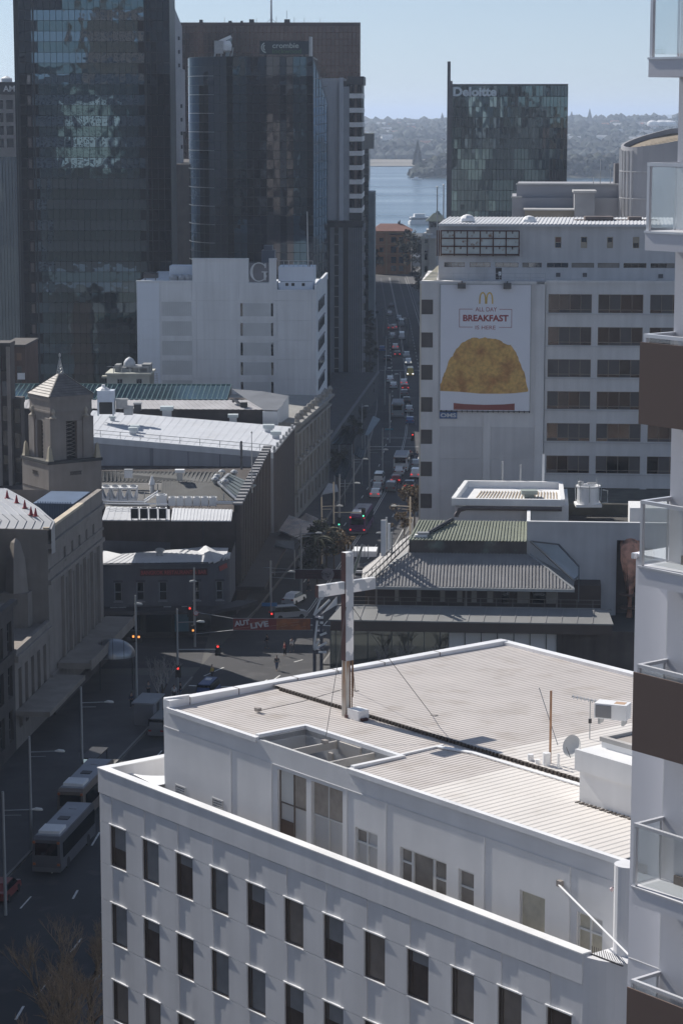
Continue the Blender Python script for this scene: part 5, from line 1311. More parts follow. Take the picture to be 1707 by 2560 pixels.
for i in range(24): m.bar((-rx*.95+i*rx*1.9/24,-ry*.9*math.sqrt(max(0,1-(-.95+i*1.9/24)**2)),zz((-rx*.95+i*rx*1.9/24,0))-.66), (-rx*.95+i*rx*1.9/24,ry*.9*math.sqrt(max(0,1-(-.95+i*1.9/24)**2)),zz((-rx*.95+i*rx*1.9/24,0))-.62),.05)
obj('roof_seam', m, mt('oval_seam', (.16,.14,.11), .9), ov)['kind'] = 'stuff'
m = M()
for i in range(20, 29): p = el[i]; m.tube([(p[0]*1.005,p[1]*1.005,22),(p[0]*1.005,p[1]*1.005,zz(p)-.5)], .22, 5)
obj('pilaster', m, mt('drum_pale', (.46,.46,.47), .7), ov)
m = M(); 
for v in (430, 498):
    z = gy(1600, v, 343).z
    for i in range(19, 32): a, b = el[i], el[i+1]; m.bar((a[0]*1.02,a[1]*1.02,z),(b[0]*1.02,b[1]*1.02,z),.1,.12)
obj('band', m, mt('drum_pale'), ov)
for u, v, lb in ((1322,548,'left of two white domed roof vents on the billboard building roof'),(1168,545,'white domed vent at the left of the billboard building roof')):
    p = gy(u, v+12, 316); t = thing('roof_vent', lb, 'vent', loc=p); obj('base', M().box(-.9,.9,-.6,.6,-.4,.25), white_paint, t); obj('dome', M().lathe([(1.0,.25),(.9,.6),(.6,.95),(.15,1.1)],10), white_clean, t)
rbx = thing('roof_unit', 'rusty brown plant and pipes along the roof of the billboard building', 'plant', loc=gy(1540, 558, 318))
m = M(); m.box(-5.5,5.2,-.6,.6,-.1,.5).box(-4.2,-.5,-1,1,.5,.9).box(1.5,3.2,-.8,.8,.5,.85); obj('duct', m, mt('rust_duct', (.16,.13,.12), .8, var=.3), rbx); m = M()
for x in (-5,-2,1,4.6): m.box(x,x+.15,-.8,-.65,-.6,.1)
obj('leg', m, dark_metal, rbx)
rb2 = thing('mast_group', 'thin antennas on a dark stepped roof left of the oval tower', 'antenna', loc=gy(1515, 470, 360))
m = M(); m.box(-2.0,2.6,-.5,2,-1.8,-.2).box(1.2,2.8,0,2,-.2,3.6).box(-1.5,.2,0,1,-.2,.2); obj('base', m, mt('roof_dark_grey', (.12,.12,.13), .8), rb2); m = M()
for x, h in ((-.9,4.2),(-1.9,1.6),(.6,2.8)): m.tube([(x,.5,-.2),(x,.5,h)],.06,4)
obj('mast', m, steel, rb2)
# ================================================================ the billboard building
fZ = Fr(gy(1050, 1000, 310).xy, -4.5); z_ = lambda u, v, y=0: fZ.fy(u, v, y)
tZ = thing('billboard_building', 'pale concrete office block with ribbon windows and a huge breakfast billboard', 'building', fZ)
UX = lambda u, y=0: z_(u, 900, y).x
VZ = lambda v, u=1200, y=0: z_(u, v, y).z
conc = mat('billboard_concrete', (.66,.65,.645), .85, var=.06, scale=.3, streak=.10, bump=.05); conc2 = mat('billboard_concrete_grey', (.56,.55,.55), .85, var=.07, scale=.3, streak=.1)
ztop = VZ(703); ztop2 = VZ(703, 1500)
rowsL = [(749,786),(831,869),(912,950),(993,1030),(1074,1110),(1154,1191),(1234,1271),(1314,1351),(1395,1431)]
LH = [(UX(1052), UX(1081), VZ(b,1060), VZ(a,1060)) for a, b in rowsL]
m = M(); wall(m, 0, UX(1360), 0, ztop, LH, 0, .35); m.box(0,UX(1360),.36,22,0,ztop-.1); obj('wall', m, conc, tZ)
blind = [ mirror_glass('brown_window', (.12,.105,.10), .12, .02), mat('window_blind', (.10,.088,.083), .6), X['window_blind'], mirror_glass('brown_window2', (.10,.08,.072), .2, .02)]
for h in LH: window(tZ, *h, .25, 1, 1, mt('frame_brown', (.2,.15,.11), .6), blind, fw=.06)
obj('sun_edge', M().box(-.12,.06,-.1,.3,0,ztop), mt('sun_edge_cream', (.6,.55,.46), .7), tZ)  # warm strip added to show sun along the corner edge
pn = M(); 
for (a, b, v0, v1) in ((1100,1208,1066,1300),(1228,1338,1066,1300)):
    for i in range(3): put('panel', pane_mesh(UX(b)-UX(a)-.06, VZ(v0+80*i)-VZ(v0+80*(i+1))-.05, conc2, 'panel', .06), tZ, (UX(a), 0, VZ(v0+80*(i+1))))
obj('pilaster', M().box(UX(1209), UX(1227), -.15, 0, 0, VZ(1031)).box(UX(1338),UX(1359),-.12,0,0,ztop), conc, tZ)
# ribbon window wing, set back a little
yb = .35
bays = [(1368,1476),(1492,1604),(1621,1735)]
rowsR = [(736,783),(818,864),(899,944),(979,1024),(1059,1104),(1140,1184),(1220,1265),(1300,1345),(1381,1425)]
RH = []
for a, b in bays:
    for c, d in rowsR: RH.append((UX(a,yb), UX(b,yb), VZ(d,1500,yb), VZ(c,1500,yb)))
m = M(); wall(m, UX(1361,yb), UX(1760,yb), 0, ztop2, RH, yb, .3); m.box(UX(1361,yb),UX(1760,yb),yb+.31,22,0,ztop2-.1); m.face((UX(1760,yb),yb,0),(UX(1760,yb),22,0),(UX(1760,yb),22,ztop2),(UX(1760,yb),yb,ztop2)); obj('wing_wall', m, conc, tZ)
fb_ = mt('frame_tan', (.26,.21,.17), .6)
for h in RH: window(tZ, h[0], h[1], h[2], h[3], yb+.2, 4, [.17], fb_, blind, fw=.07)
sill = M().box(0, UX(1760,yb)-UX(1361,yb), -.16, .02, -.14, 0).mesh('sill', conc2)
for c, d in rowsR: put('sill', sill, tZ, (UX(1361,yb), yb, VZ(d+1,1500,yb)))
drp = M()
for u in (1484, 1612): drp.box(UX(u,yb)-.12, UX(u,yb)+.12, yb-.08, yb, 0, ztop2-1.5)
obj('pier_strip', drp, conc, tZ)
# setback penthouse
yp = 4.0; PX = lambda u: UX(u, yp); PZ = lambda v, u=1400: VZ(v, u, yp)
zp = PZ(561, 1300)
slots = [(PX(a), PX(b), PZ(669), PZ(657)) for a, b in ((1108,1159),(1171,1223),(1235,1292),(1302,1350),(1363,1416),(1424,1480),(1489,1543),(1553,1610),(1620,1680))]
smalls = [(PX(a), PX(b), PZ(620), PZ(592)) for a, b in ((1382,1398),(1446,1462),(1511,1526),(1575,1591))]
door = (PX(1236), PX(1251), PZ(700), PZ(670.5))
m = M(); wall(m, PX(1094), PX(1760), ztop-.1, zp, slots+smalls+[door], yp, .3); m.box(PX(1094), PX(1760), yp+.31, 20, ztop-.2, zp-.1); m.face((PX(1094),20,ztop-.1),(PX(1094),yp,ztop-.1),(PX(1094),yp,zp),(PX(1094),20,zp)); obj('penthouse', m, conc2, tZ)
for i, h in enumerate(slots): window(tZ, h[0], h[1], h[2], h[3], yp+.2, 3, 1, fb_, dark_glass if i < 3 else [mat('slot_blind', (.3,.27,.24), .7) if 'slot_blind' not in X else X['slot_blind'], dark_glass], fw=.05)
for i, h in enumerate(smalls): window(tZ, h[0], h[1], h[2], h[3], yp+.2, 1, [.5], mt('frame_cream', (.4,.34,.26), .7), [mt('blind_cream', (.4,.35,.28), .8), mt('brick_fill', (.22,.12,.09), .8), dark_glass], fw=.09)
dr = put('door', pane_mesh(door[1]-door[0], door[3]-door[2], mt('door_dark', (.05,.04,.04), .6), 'door', .05), tZ, (door[0], yp+.25, door[2]))
put('pane', pane_mesh(.35, .5, white_clean, 'pane', .02), dr, ((door[1]-door[0])*.45, -.06, (door[3]-door[2])*.35))
m = M(); ribbed(m, (PX(1094),yp-.5,zp+.05), (PX(1760),yp-.5,zp+.05), (PX(1760),14,zp+.5), (PX(1112),14,zp+.5), 70, .07); m.box(PX(1093),PX(1760),yp-.55,yp+.1,zp-.25,zp+.03); obj('roof', m, silver, tZ)
vb = M()
for (a, c, w) in ((1386,688,.55),(1452,688,.55),(1640,690,.6)): vb.box(PX(a),PX(a)+w,yp-.12,yp,PZ(c+4),PZ(c-6))
obj('wall_vent', vb, mt('vent_dark', (.12,.11,.11), .7), tZ)
rl = M(); 
for v in (694, 699): rl.bar((.2,.3,ztop+ (1.0 if v == 694 else .5)), (UX(1360),.3,ztop+(1.0 if v == 694 else .5)), .05)
for i in range(9): x = .2+(UX(1360)-.2)*i/8; rl.tube([(x,.3,ztop),(x,.3,ztop+1.0)],.035,4)
obj('handrail', rl, steel, tZ)
obj('parapet', M().box(-.1,UX(1362),-.12,.3,ztop-.35,ztop).box(UX(1362),UX(1760),yb-.15,yb+.25,ztop2-.3,ztop2+.05), conc, tZ)
sk = M(); ribbed(sk, (.2,.6,ztop+.05), (PX(1094)-.1,.6,ztop+.05), (PX(1096)-.1,7,PZ(668,1095)), (PX(1090),7,PZ(668,1095)), 7, .05); obj('sloped_canopy', sk, mt('canopy_cream', (.5,.48,.4), .6), tZ)
# old sign frame with rusty grid
sg = thing('sign_frame', 'old rusty grid sign frame with blank white panels on the upper wall', 'sign', fZ)
yq = yp-.6; SX = lambda u: UX(u, yq); SZ = lambda v: VZ(v, 1200, yq)
us = [1100,1133,1165,1197,1229,1261,1293]; vs_ = [577,596,616,636]
rust = mat('rust_frame', (.11,.06,.045), .85, var=.35, scale=2)
pnl = mat('sign_panel_worn', (.50,.54,.53), .7, var=.08, scale=1.2, dirt=((.25,.15,.1), .60, .12, 1.6))
for i in range(6):
    for j in range(3): put('panel', pane_mesh(SX(us[i+1])-SX(us[i])-.2, SZ(vs_[j])-SZ(vs_[j+1])-.2, pnl, 'panel', .05), sg, (SX(us[i])+.1, yq, SZ(vs_[j+1])+.1))
m = M()
for u in us: m.bar((SX(u),yq-.06,SZ(640)), (SX(u),yq-.06,SZ(576)), .16); m.bar((SX(u),yq,SZ(630)),(SX(u),yp,SZ(634)),.1)
for v in vs_+[637]: m.bar((SX(1100),yq-.06,SZ(v)), (SX(1293),yq-.06,SZ(v)), .15)
for u in (1090,1095): m.bar((SX(u),yq-.06,SZ(640)), (SX(u),yq-.06,SZ(576)), .14)
obj('frame', m, rust, sg)
m = M()
for i in range(6):
    for j in (0, 2): m.bar(((SX(us[i])+SX(us[i+1]))/2, yq-.1, SZ(vs_[j]+2)), ((SX(us[i])+SX(us[i+1]))/2, yq-.3, SZ(vs_[j]+6)), .12)
obj('lamp_bracket', m, rust, sg)
# the billboard
bb = thing('billboard', 'tall white breakfast billboard with a golden hash brown on the pale block', 'billboard', fZ)
yB = -.18; BX = lambda u: UX(u, yB); BZ = lambda v: VZ(v, 1210, yB)
obj('face', M().box(BX(1100), BX(1325), yB, yB+.14, BZ(1027), BZ(712)), mat('billboard_white', (.74,.75,.80), .6, var=.015), bb)
red = mt('ad_red', (.30,.055,.06), .6); yel = mt('ad_yellow', (.62,.42,.10), .6); e = yB-.012
text('ALL DAY', BX(1240)-BX(1186.5), BZ(768)-BZ(778.5), red, bb, BX(1186.5), e, BZ(778.5), depth=.01)
text('BREAKFAST', BX(1269)-BX(1156), BZ(787)-BZ(803.5), red, bb, BX(1156), e, BZ(803.5), depth=.01, bold=.035)
text('IS HERE', BX(1237)-BX(1187), BZ(814)-BZ(823.5), red, bb, BX(1187), e, BZ(823.5), depth=.01)
m = M(); t_ = .06
def hl(u0, u1, v): m.box(BX(u0), BX(u1), e-.004, e+.004, BZ(v)-t_/2, BZ(v)+t_/2)
hl(1147,1180,773); hl(1246,1277,773); hl(1147,1180,818); hl(1246,1277,818)
for u in (1147,1277): m.box(BX(u)-t_/2, BX(u)+t_/2, e-.004, e+.004, BZ(818)-t_/2, BZ(773)+t_/2)
obj('text_frame', m, red, bb)
m = M()     # double arch mark
def arch_(uc, hw, v0, v1, th):
    n = 14
    for i in range(n):
        def pt(a, k): return (BX(uc-(hw-(th if k else 0))*math.cos(a)), BZ(v0-((v0-v1)-(th*1.0 if k else 0))*math.sin(a)**.62))
        a0, a1 = math.pi*i/n, math.pi*(i+1)/n
        o0, o1, i1, i0 = pt(a0,0), pt(a1,0), pt(a1,1), pt(a0,1)
        m.face(*[(p[0], e, p[1]) for p in (o0, i0, i1, o1)])
arch_(1204.5, 9.2, 759.5, 730, 3.6); arch_(1221.5, 9.2, 759.5, 730, 3.6)
obj('arch_mark', m, yel, bb)
pot = [(1099,978),(1100,963),(1106,945),(1113,930),(1120,905),(1130,890),(1140,872),(1152,860),(1165,852),(1178,845),(1196,846),(1212,844),(1232,846),(1248,849),(1262,859),(1275,862),(1289,880),(1296,900),(1304,915),(1312,938),(1317,958),(1320,978),(1290,982),(1250,984),(1200,984),(1150,980)]
pr = random.Random(5); pp2 = []
for a, b in zip(pot, pot[1:]+pot[:1]):
    n = 3
    for i in range(n): t = i/n; j = 1.3 if a[1] < 976 else .2; pp2.append((a[0]+(b[0]-a[0])*t+pr.uniform(-j,j), a[1]+(b[1]-a[1])*t+pr.uniform(-j,j)))
hbm = mat('hash_brown', (.60,.37,.115), .7, var=.22, scale=2.6, dirt=((.38,.17,.05), .46, .26, .55), streak=.0); 
m = M(); m.face(*[(BX(u), e, BZ(v)) for u, v in pp2][::-1]); obj('hash_brown_print', m, hbm, bb)
m = M(); c = [(1134,1008),(1160,1010.5),(1210,1012),(1260,1010.5),(1287,1008),(1287,1025),(1134,1025)]; m.face(*[(BX(u), e, BZ(v)) for u, v in c][::-1]); obj('red_band', m, mt('ad_band', (.24,.06,.045), .6), bb)
obj('edge', M().box(BX(1099)-.05,BX(1326)+.05,yB-.05,yB+.16,BZ(712),BZ(710.5)).box(BX(1099)-.03,BX(1099)+.06,yB-.03,yB+.15,BZ(1027),BZ(712)).box(BX(1325)-.06,BX(1326),yB-.03,yB+.15,BZ(1027),BZ(712)), steel, bb)
m = M()
for i in range(18): u = 1102+i*13; m.box(BX(u),BX(u)+.12,yB-.2,yB-.02,BZ(1031),BZ(1026))
m.box(BX(1099),BX(1325),yB-.08,yB+.1,BZ(1029),BZ(1027.5)); obj('bracket', m, dark_metal, bb)
lmp = M().box(-.5,.5,-.9,-.1,-.75,-.05).box(-.06,.06,-.5,.3,-.05,.15).mesh('lamp', mt('lamp_box', (.09,.085,.085), .6))
for u in (1152.5,1265.5): put('lamp', lmp, bb, (BX(u), yB, BZ(706)))
og = thing('owner_plate', 'small blue plate with pale OMS letters under the left end of the billboard', 'sign', fZ)
obj('plate', M().box(BX(1099),BX(1143),yB,yB+.14,BZ(1047.5),BZ(1030)), mt('plate_blue', (.07,.13,.27), .5), og); text('OMS', (BX(1140.5)-BX(1101.5)), BZ(1034)-BZ(1044), mt('plate_white', (.6,.62,.63), .5), og, BX(1101.5), yB-.02, BZ(1044), depth=.01, bold=.03)
# ================================================================ low glass fronted corner building right of the crossing
fI = Fr(gy(822,1690,264).xy, -4.5); i_ = lambda u, v, y=0: fI.fy(u, v, y)
tI = thing('corner_hall', 'low corner hall with ribbed grey hip roof, long canopy and glass shopfront', 'building', fI)
ix = lambda u, y=0: i_(u, 1560, y).x
iz = lambda v, u=1100, y=0: i_(u, v, y).z
brown = mat('canopy_brown', (.10,.075,.06), .8, var=.15, scale=.3); gsheet = mat('grey_sheet', (.30,.29,.285), .65, .1, var=.12, scale=.3, streak=.1)
# storefront
xs = [ix(u,1.0) for u in (826,839,879,919,979,1020,1060,1100,1121,1162,1202.5,1243,1284,1324.6,1365,1392)]
zc = iz(1581,1100,-1.2)
shop = mirror_glass('shop_mirror', (.34,.37,.35), .02, .006, .6)
film = mat('white_film', (.85,.85,.84), .5, var=.03)
for a, b in zip(xs, xs[1:]): put('glass_pane', pane_mesh(b-a-.08, zc-.5, film if a > ix(1115,1.0) else shop, 'glass_pane', .03), tI, (a+.04, 1.0, .25))
m = M()
for x in xs: m.box(x-.05, x+.05, .85, 1.1, .1, zc)
m.box(xs[0], xs[-1], .9, 1.1, .05, .25); obj('mullion', m, mt('mullion_steel', (.12,.13,.13), .5, .3), tI)
obj('core', M().box(xs[0]+.1, ix(1600,1), 1.15, 20, 0, zc), mt('core_dark', (.06,.055,.05), .8), tI)
obj('brown_wall', M().box(xs[-1]+.05, ix(1600,1), .6, 1.1, 0, zc), mat('brown_wall', (.13,.105,.09), .85, var=.25, scale=.4, streak=.3), tI)
m = M()
for u in (1405,1447,1490): m.box(ix(u,.6)-.05, ix(u,.6)+.05, .5, .6, 0, zc)
obj('pilaster', m, brown, tI)
# canopy
yf = -1.2; z0, z1 = iz(1581,1100,yf), iz(1553,1100,yf); z2 = iz(1517,1100,2.6)
xa, xb = ix(826,yf), ix(1530,yf)
obj('fascia', M().box(xa, xb, yf, yf+.3, z0, z1).box(xa+.1,xb,yf+.3,2.6,z0+.15,z0+.3), brown, tI)
m = M(); m.face((xa-.2,yf-.1,z1),(xb+.1,yf-.1,z1),(xb-.4,2.6,z2),(xa+.9,2.6,z2)); m.face((xa-.2,yf-.1,z1-.15),(xb+.1,yf-.1,z1-.15),(xb+.1,yf-.1,z1),(xa-.2,yf-.1,z1)); obj('canopy_roof', m, mat('canopy_grey', (.24,.24,.235), .7, .1, var=.12, scale=.3), tI)
m = M()
for k in range(17): x = xa+1.5+k*(xb-xa-2)/17; m.bar((x,yf,z1+.03),(x+.3,2.6,z2+.03),.08,.08)
m.bar((xa,2.6,z2),(xb,2.6,z2),.18,.2); obj('canopy_seam', m, gsheet, tI)['kind'] = 'stuff'
# upper recess with balcony rail and small windows
yr = 6.0; ze0, ze1 = iz(1519,1100,yr)-.8, iz(1474,1100,3.4)
obj('recess_wall', M().box(ix(912,yr), ix(1500,yr), yr, yr+12, ze0, ze1+.2), mt('recess_brown', (.075,.055,.045), .85, var=.2), tI)
wn = mt('curtain_beige', (.33,.30,.26), .8)
for u, w in ((985,13),(1040,13),(1098,15),(1140,16),(1176,16),(1215,18),(1252,20),(1290,34),(1328,36),(1362,30)):
    x = ix(u,yr); window(tI, x, x+w*.0445, ze1-2.0, ze1-.55, yr-.06, 1, 1, brown, [wn, wn, dark_glass], fw=.06)
m = M(); m.bar((ix(870,2.9),2.9,z2+.95),(ix(1500,2.9),2.9,z2+.95),.06); m.bar((ix(870,2.9),2.9,z2+.5),(ix(1500,2.9),2.9,z2+.5),.04)
for u in range(880,1500,40): m.tube([(ix(u,2.9),2.9,z2-.2),(ix(u,2.9),2.9,z2+.95)],.04,4)
obj('handrail', m, mt('rail_brown', (.2,.17,.15), .6), tI)
m = M()
for u in (940,1164,1390): m.box(ix(u,3.6)-.1,ix(u,3.6)+.1,3.6,3.8,z2-.4,ze1+.3)
obj('column', m, mt('column_grey', (.25,.22,.2), .7), tI)
# main ribbed hip roof
ye = 3.0; zE = iz(1469,1160,ye); yt = 9.2
eL, eR = Vector((ix(903,ye),ye,zE)), Vector((i_(1433,1471,ye).x,ye,zE))
zt = i_(1170,1384,yt).z; tL_, tR_ = Vector((i_(1018,1382,yt).x,yt,zt)), Vector((i_(1322,1370,yt).x,yt,zt))
m = M(); m.face(eL, eR, tR_, tL_); nrm = (eR-eL).cross(tL_-eL).normalized()*.09
n = 62
for k in range(n):
    t = (k+.5)/n; x = eL.x+(eR.x-eL.x)*t
    lo = Vector((x,ye,zE)); f = 1.0
    if x < tL_.x: f = (x-eL.x)/(tL_.x-eL.x)
    if x > tR_.x: f = (eR.x-x)/(eR.x-tR_.x)
    f = max(.02, f); hi = Vector((x, ye+(yt-ye)*f, zE+(zt-zE)*f)); w = Vector((.1,0,0))
    m.face(lo-w+nrm, lo+w+nrm, hi+w+nrm, hi-w+nrm); m.face(lo-w, lo-w+nrm, hi-w+nrm, hi-w); m.face(lo+w+nrm, lo+w, hi+w, hi+w+nrm); m.face(lo-w, lo+w, lo+w+nrm, lo-w+nrm)
obj('main_roof', m, gsheet, tI)
hl = Vector((i_(908,1440,8).x-.5, 15, zE+.3)); tl2 = Vector((tL_.x+.5, 15, zt+1.4))
m = M(); m.face(eL, tL_, tl2, hl); m.face(eL, hl, (hl.x,15,zE-.3), (eL.x,ye,zE-.25)); obj('hip_slope', m, gsheet, tI)
m = M(); m.face(eR, (eR.x+.4,15,zE), (tR_.x,15,zt), tR_); obj('hip_slope', m, gsheet, tI)
m = M(); m.box(eL.x-.1, eR.x+.1, ye-.25, ye, zE-.3, zE+.02); m.bar(eR,tR_,.3,.2); m.bar(eL,tL_,.3,.2); obj('gutter', m, mt('gutter_pale', (.36,.37,.37), .6), tI)
# upper fascia and green roof
zg = i_(1170,1352,yt).z; gx0, gx1 = i_(1022,1352,yt).x, i_(1316,1352,yt).x
obj('upper_fascia', M().box(gx0, gx1, yt, yt+.35, zt-.05, zg), mat('shaded_fascia', (.10,.085,.075), .85, var=.3, scale=.6, dirt=((.16,.18,.16), .55, .15, .5)), tI)  # shade band and patches of light put into the fascia colour
yb = 15.0; zb = i_(1170,1302,yb).z
m = M(); ribbed(m, (gx0-.1,yt-.1,zg+.02),(gx1+.1,yt-.1,zg+.02),(gx1+.1,yb,zb),(i_(1046,1302,yb).x,yb,zb), 36, .09, .3); obj('upper_roof', m, mat('green_sheet', (.25,.27,.21), .7, .1, var=.1, scale=.4, streak=.1), tI)
m = M(); m.tube([(i_(1068,1345,yt+1.5).x,yt+1.5,zg+.5),(i_(1130,1306,yb-.6).x,yb-.6,zb+.25)],.25,6); obj('roof_pipe', m, dark_metal, tI)
q = i_(1052,1335,yt+1); t = thing('roof_vent', 'white small machine on the green roof above the shade toned fascia', 'vent', loc=fI.wor(q.x, yt+1, q.z-.4)); obj('casing', M().box(-.7,.7,-.4,.4,-.2,.35), white_clean, t); obj('lid', M().box(-.4,.9,-.3,.5,.35,.6).box(-.9,-.3,-.5,.2,-.1,.15), steel, t)
# white framed upper deck
yd = 18.0; zd = i_(1270,1247,yd).z; zd0 = i_(1270,1263,yd).z
dx0, dx1 = i_(1129,1247,yd).x, i_(1410,1250,yd).x; yd2 = 31.0; ddx0, ddx1 = i_(1160,1206,yd2).x, i_(1405,1208,yd2).x
wpm = X['white_paint']
m = M()
def slopebar(p, q, w, h): m.bar(p, q, w, h)
m.box(dx0, dx1, yd-.3, yd+.2, zd0, zd); m.box(ddx0, ddx1, yd2, yd2+.5, zd-2, zd+.1)
m.bar((dx0+.2,yd,zd-.45),(ddx0+.2,yd2,zd-.4),.5,1.0).bar((dx1-.2,yd,zd-.45),(ddx1-.2,yd2,zd-.4),.5,1.0)
obj('deck_parapet', m, wpm, tI)
m = M(); m.face((dx0+.3,yd+.2,zd-1.0),(dx1-.3,yd+.2,zd-1.0),(ddx1-.3,yd2,zd-1.0),(ddx0+.3,yd2,zd-1.0)); obj('deck_floor', m, mt('deck_dark', (.07,.06,.055), .9, var=.2), tI)
m = M(); ribbed(m, (dx0+2.2,yd+1.0,zd-.85),(dx1-.6,yd+1.0,zd-.85),(ddx1-.6,yd2-3,zd-.75),(ddx0+2.0,yd2-3,zd-.75), 26, .12, .35); obj('rusty_roof', m, mat('rusty_sheet', (.34,.27,.19), .8, var=.2, scale=.5, dirt=((.5,.46,.4), .5, .2, .8)), tI)
q = i_(1322,1232,yd+6); t = thing('roof_vent', 'pale green box vent on the rusty ribbed deck', 'vent', loc=fI.wor(q.x, yd+6, zd-.8)); obj('base', M().box(-.6,.6,-.5,.5,0,.5), mt('vent_green', (.3,.35,.33), .6), t); obj('cap', M().box(-.95,.95,-.8,.8,.5,.95), mt('vent_green'), t)
obj('lower_wall', M().box(i_(1136,1290,yd+.5).x, i_(1420,1290,yd+.5).x, yd+.4, yd+13, zb-1.5, zd0+.02), wpm, tI)
m = M(); zq = i_(1270,1270,yd-.2).z; xq = i_(1140,1270,yd-.2).x
m.tube([(dx1-.3,yd-.5,zq),(xq+1.2,yd-.5,zq),(xq+.4,yd-.5,zq-.25),(xq+.05,yd-.5,zq-.8),(xq,yd-.5,zb+.05)],.28,8); obj('brown_duct', m, mt('duct_brown', (.10,.08,.075), .6), tI)
for u, h, lb in ((1255,3.2,'left of two thin poles behind the white framed roof deck'),(1300,2.8,'second thin pole behind the white framed roof deck'),(1357,4.2,'tallest white pole behind the right end of the roof deck')):
    q = i_(u,1208,yd2+1); t = thing('vent_pole', lb, 'pole', loc=fI.wor(q.x,yd2+1,q.z-.6)); obj('pole', M().tube([(0,0,0),(0,0,h)],.11 if u != 1357 else .16,5), steel if u != 1357 else white_clean, t); obj('cap', M().box(-.12,.12,-.12,.12,h,h+.1), steel, t)
ctw = thing('cooling_tower', 'round white cooling tower with a ring rail beside the roof deck', 'cooling tower', loc=fI.wor(i_(1469,1250,22).x, 22, i_(1469,1258,22).z))
obj('drum', M().lathe([(1.35,0),(1.35,.35),(1.3,.35),(1.3,1.9),(1.45,2.0),(1.45,2.15),(1.2,2.15),(1.1,1.6)], 18), wpm, ctw); obj('base', M().box(-1.55,1.5,-1.4,1.4,-.3,.02), wpm, ctw)
m = M()
for k in range(8): a = k*.785; m.tube([(1.5*math.cos(a),1.5*math.sin(a),.3),(1.55*math.cos(a),1.55*math.sin(a),2.9 if k % 2 else 2.3)],.05,4)
m.lathe([(.25,2.15),(.35,2.3),(.35,2.6),(.1,2.7)],8,(-.9,0,0)).box(-.1,.9,-.2,.2,2.3,2.5); m.tube([(1.6,0,0),(2.3,0,.1),(2.3,0,1.5),(1.7,0,1.6)],.09,5); obj('rail', m, steel, ctw)
# white block on the right with dark niche
yw = 9.6; zw1 = i_(1450,1307,yw).z; wx0, wx1 = i_(1317,1310,yw).x, i_(1720,1310,yw).x
grw = mat('grey_wall', (.56,.56,.57), .8, var=.10, scale=.25, streak=.08)
nich = (i_(1540,1400,yw).x, i_(1604,1400,yw).x, 1.0, i_(1570,1351,yw).z)
m = M(); wall(m, wx0, wx1, 2, zw1, [nich], yw, 1.6); m.face((wx0,yw,2),(wx0,yw,zw1),(wx0,yd+10,zw1),(wx0,yd+10,2)); obj('white_block', m, grw, tI)
m = M(); m.box(wx0-.05, wx1, yw-.1, yw+.35, zw1, zw1+.12).box(wx0-.05,wx0+.35,yw+.35,yd,zw1,zw1+.12); obj('block_coping', m, white_clean, tI)
obj('trough', M().box(wx0+.3, wx1, yw+.35, 24, zw1-1.6, zw1-1.5), mt('trough_shade', (.06,.055,.05), .9, var=.3), tI)  # deck coloured dark for the shade behind the coping
zdk = i_(1480,1260,24).z; m = M(); m.box(i_(1412,1262,24).x, wx1, 24, 36, zw1-1.6, zdk); obj('shade_upstand', m, mat('shade_upstand', (.085,.08,.065), .9, var=.3, scale=.6), tI)  # inner parapet wall, its shade put into the dark colour
m = M(); m.box(i_(1573,1290,yw+3).x, wx1, yw+3, yw+8, zw1-1, i_(1600,1270,yw+3).z); obj('white_box', m, wpm, tI)
obj('niche_back', M().box(nich[0]-.1,nich[1]+.1,yw+1.55,yw+1.7,1,nich[3]), mt('niche_brown', (.085,.06,.05), .9), tI)
cpd = thing('copper_duct', 'rust orange elbow duct rising in a dark niche by the white wall', 'duct', fI)
cxm = (nich[0]+nich[1])/2+.1; rr = 1.15; ztp = i_(1572,1360,yw+.4).z-.9
m = M(); m.tube([(cxm,yw-1.0,1.5),(cxm,yw-1.0,ztp-.7),(cxm,yw-.8,ztp),(cxm,yw-.1,ztp+.5),(cxm,yw+1.4,ztp+.65)], rr, 16); obj('pipe', m, mat('copper_rust', (.66,.33,.22), .7, .1, var=.25, scale=1.5, dirt=((.12,.08,.06), .55, .15, .7)), cpd, smooth=True)
m = M()
for k in range(5): m.lathe([(rr+.02,0),(rr+.07,.05),(rr+.02,.1)],16,(cxm,yw-1.0,2+k*1.5))
obj('seam_ring', m, mt('copper_dark2', (.15,.09,.06), .7), cpd)
gl_ = thing('glass_wedge', 'slanted glass wedge lantern against the right end of the ribbed roof', 'skylight', fI)
g0 = [i_(1325,1353,yt), i_(1395,1361,yt), i_(1446,1416,6.5), i_(1446,1440,5.5), i_(1433,1452,4.5)]
m = M(); m.face(*[tuple(p) for p in g0][::-1]); obj('pane', m, clear_glass('wedge_glass', (.8,.86,.85), .2), gl_)
m = M()
for a, b in zip(g0, g0[1:]+g0[:1]): m.bar(a, b, .16)
m.bar(g0[3], g0[3]-Vector((0,0,3)), .14); obj('frame', m, mt('wedge_frame', (.14,.14,.14), .5), gl_)
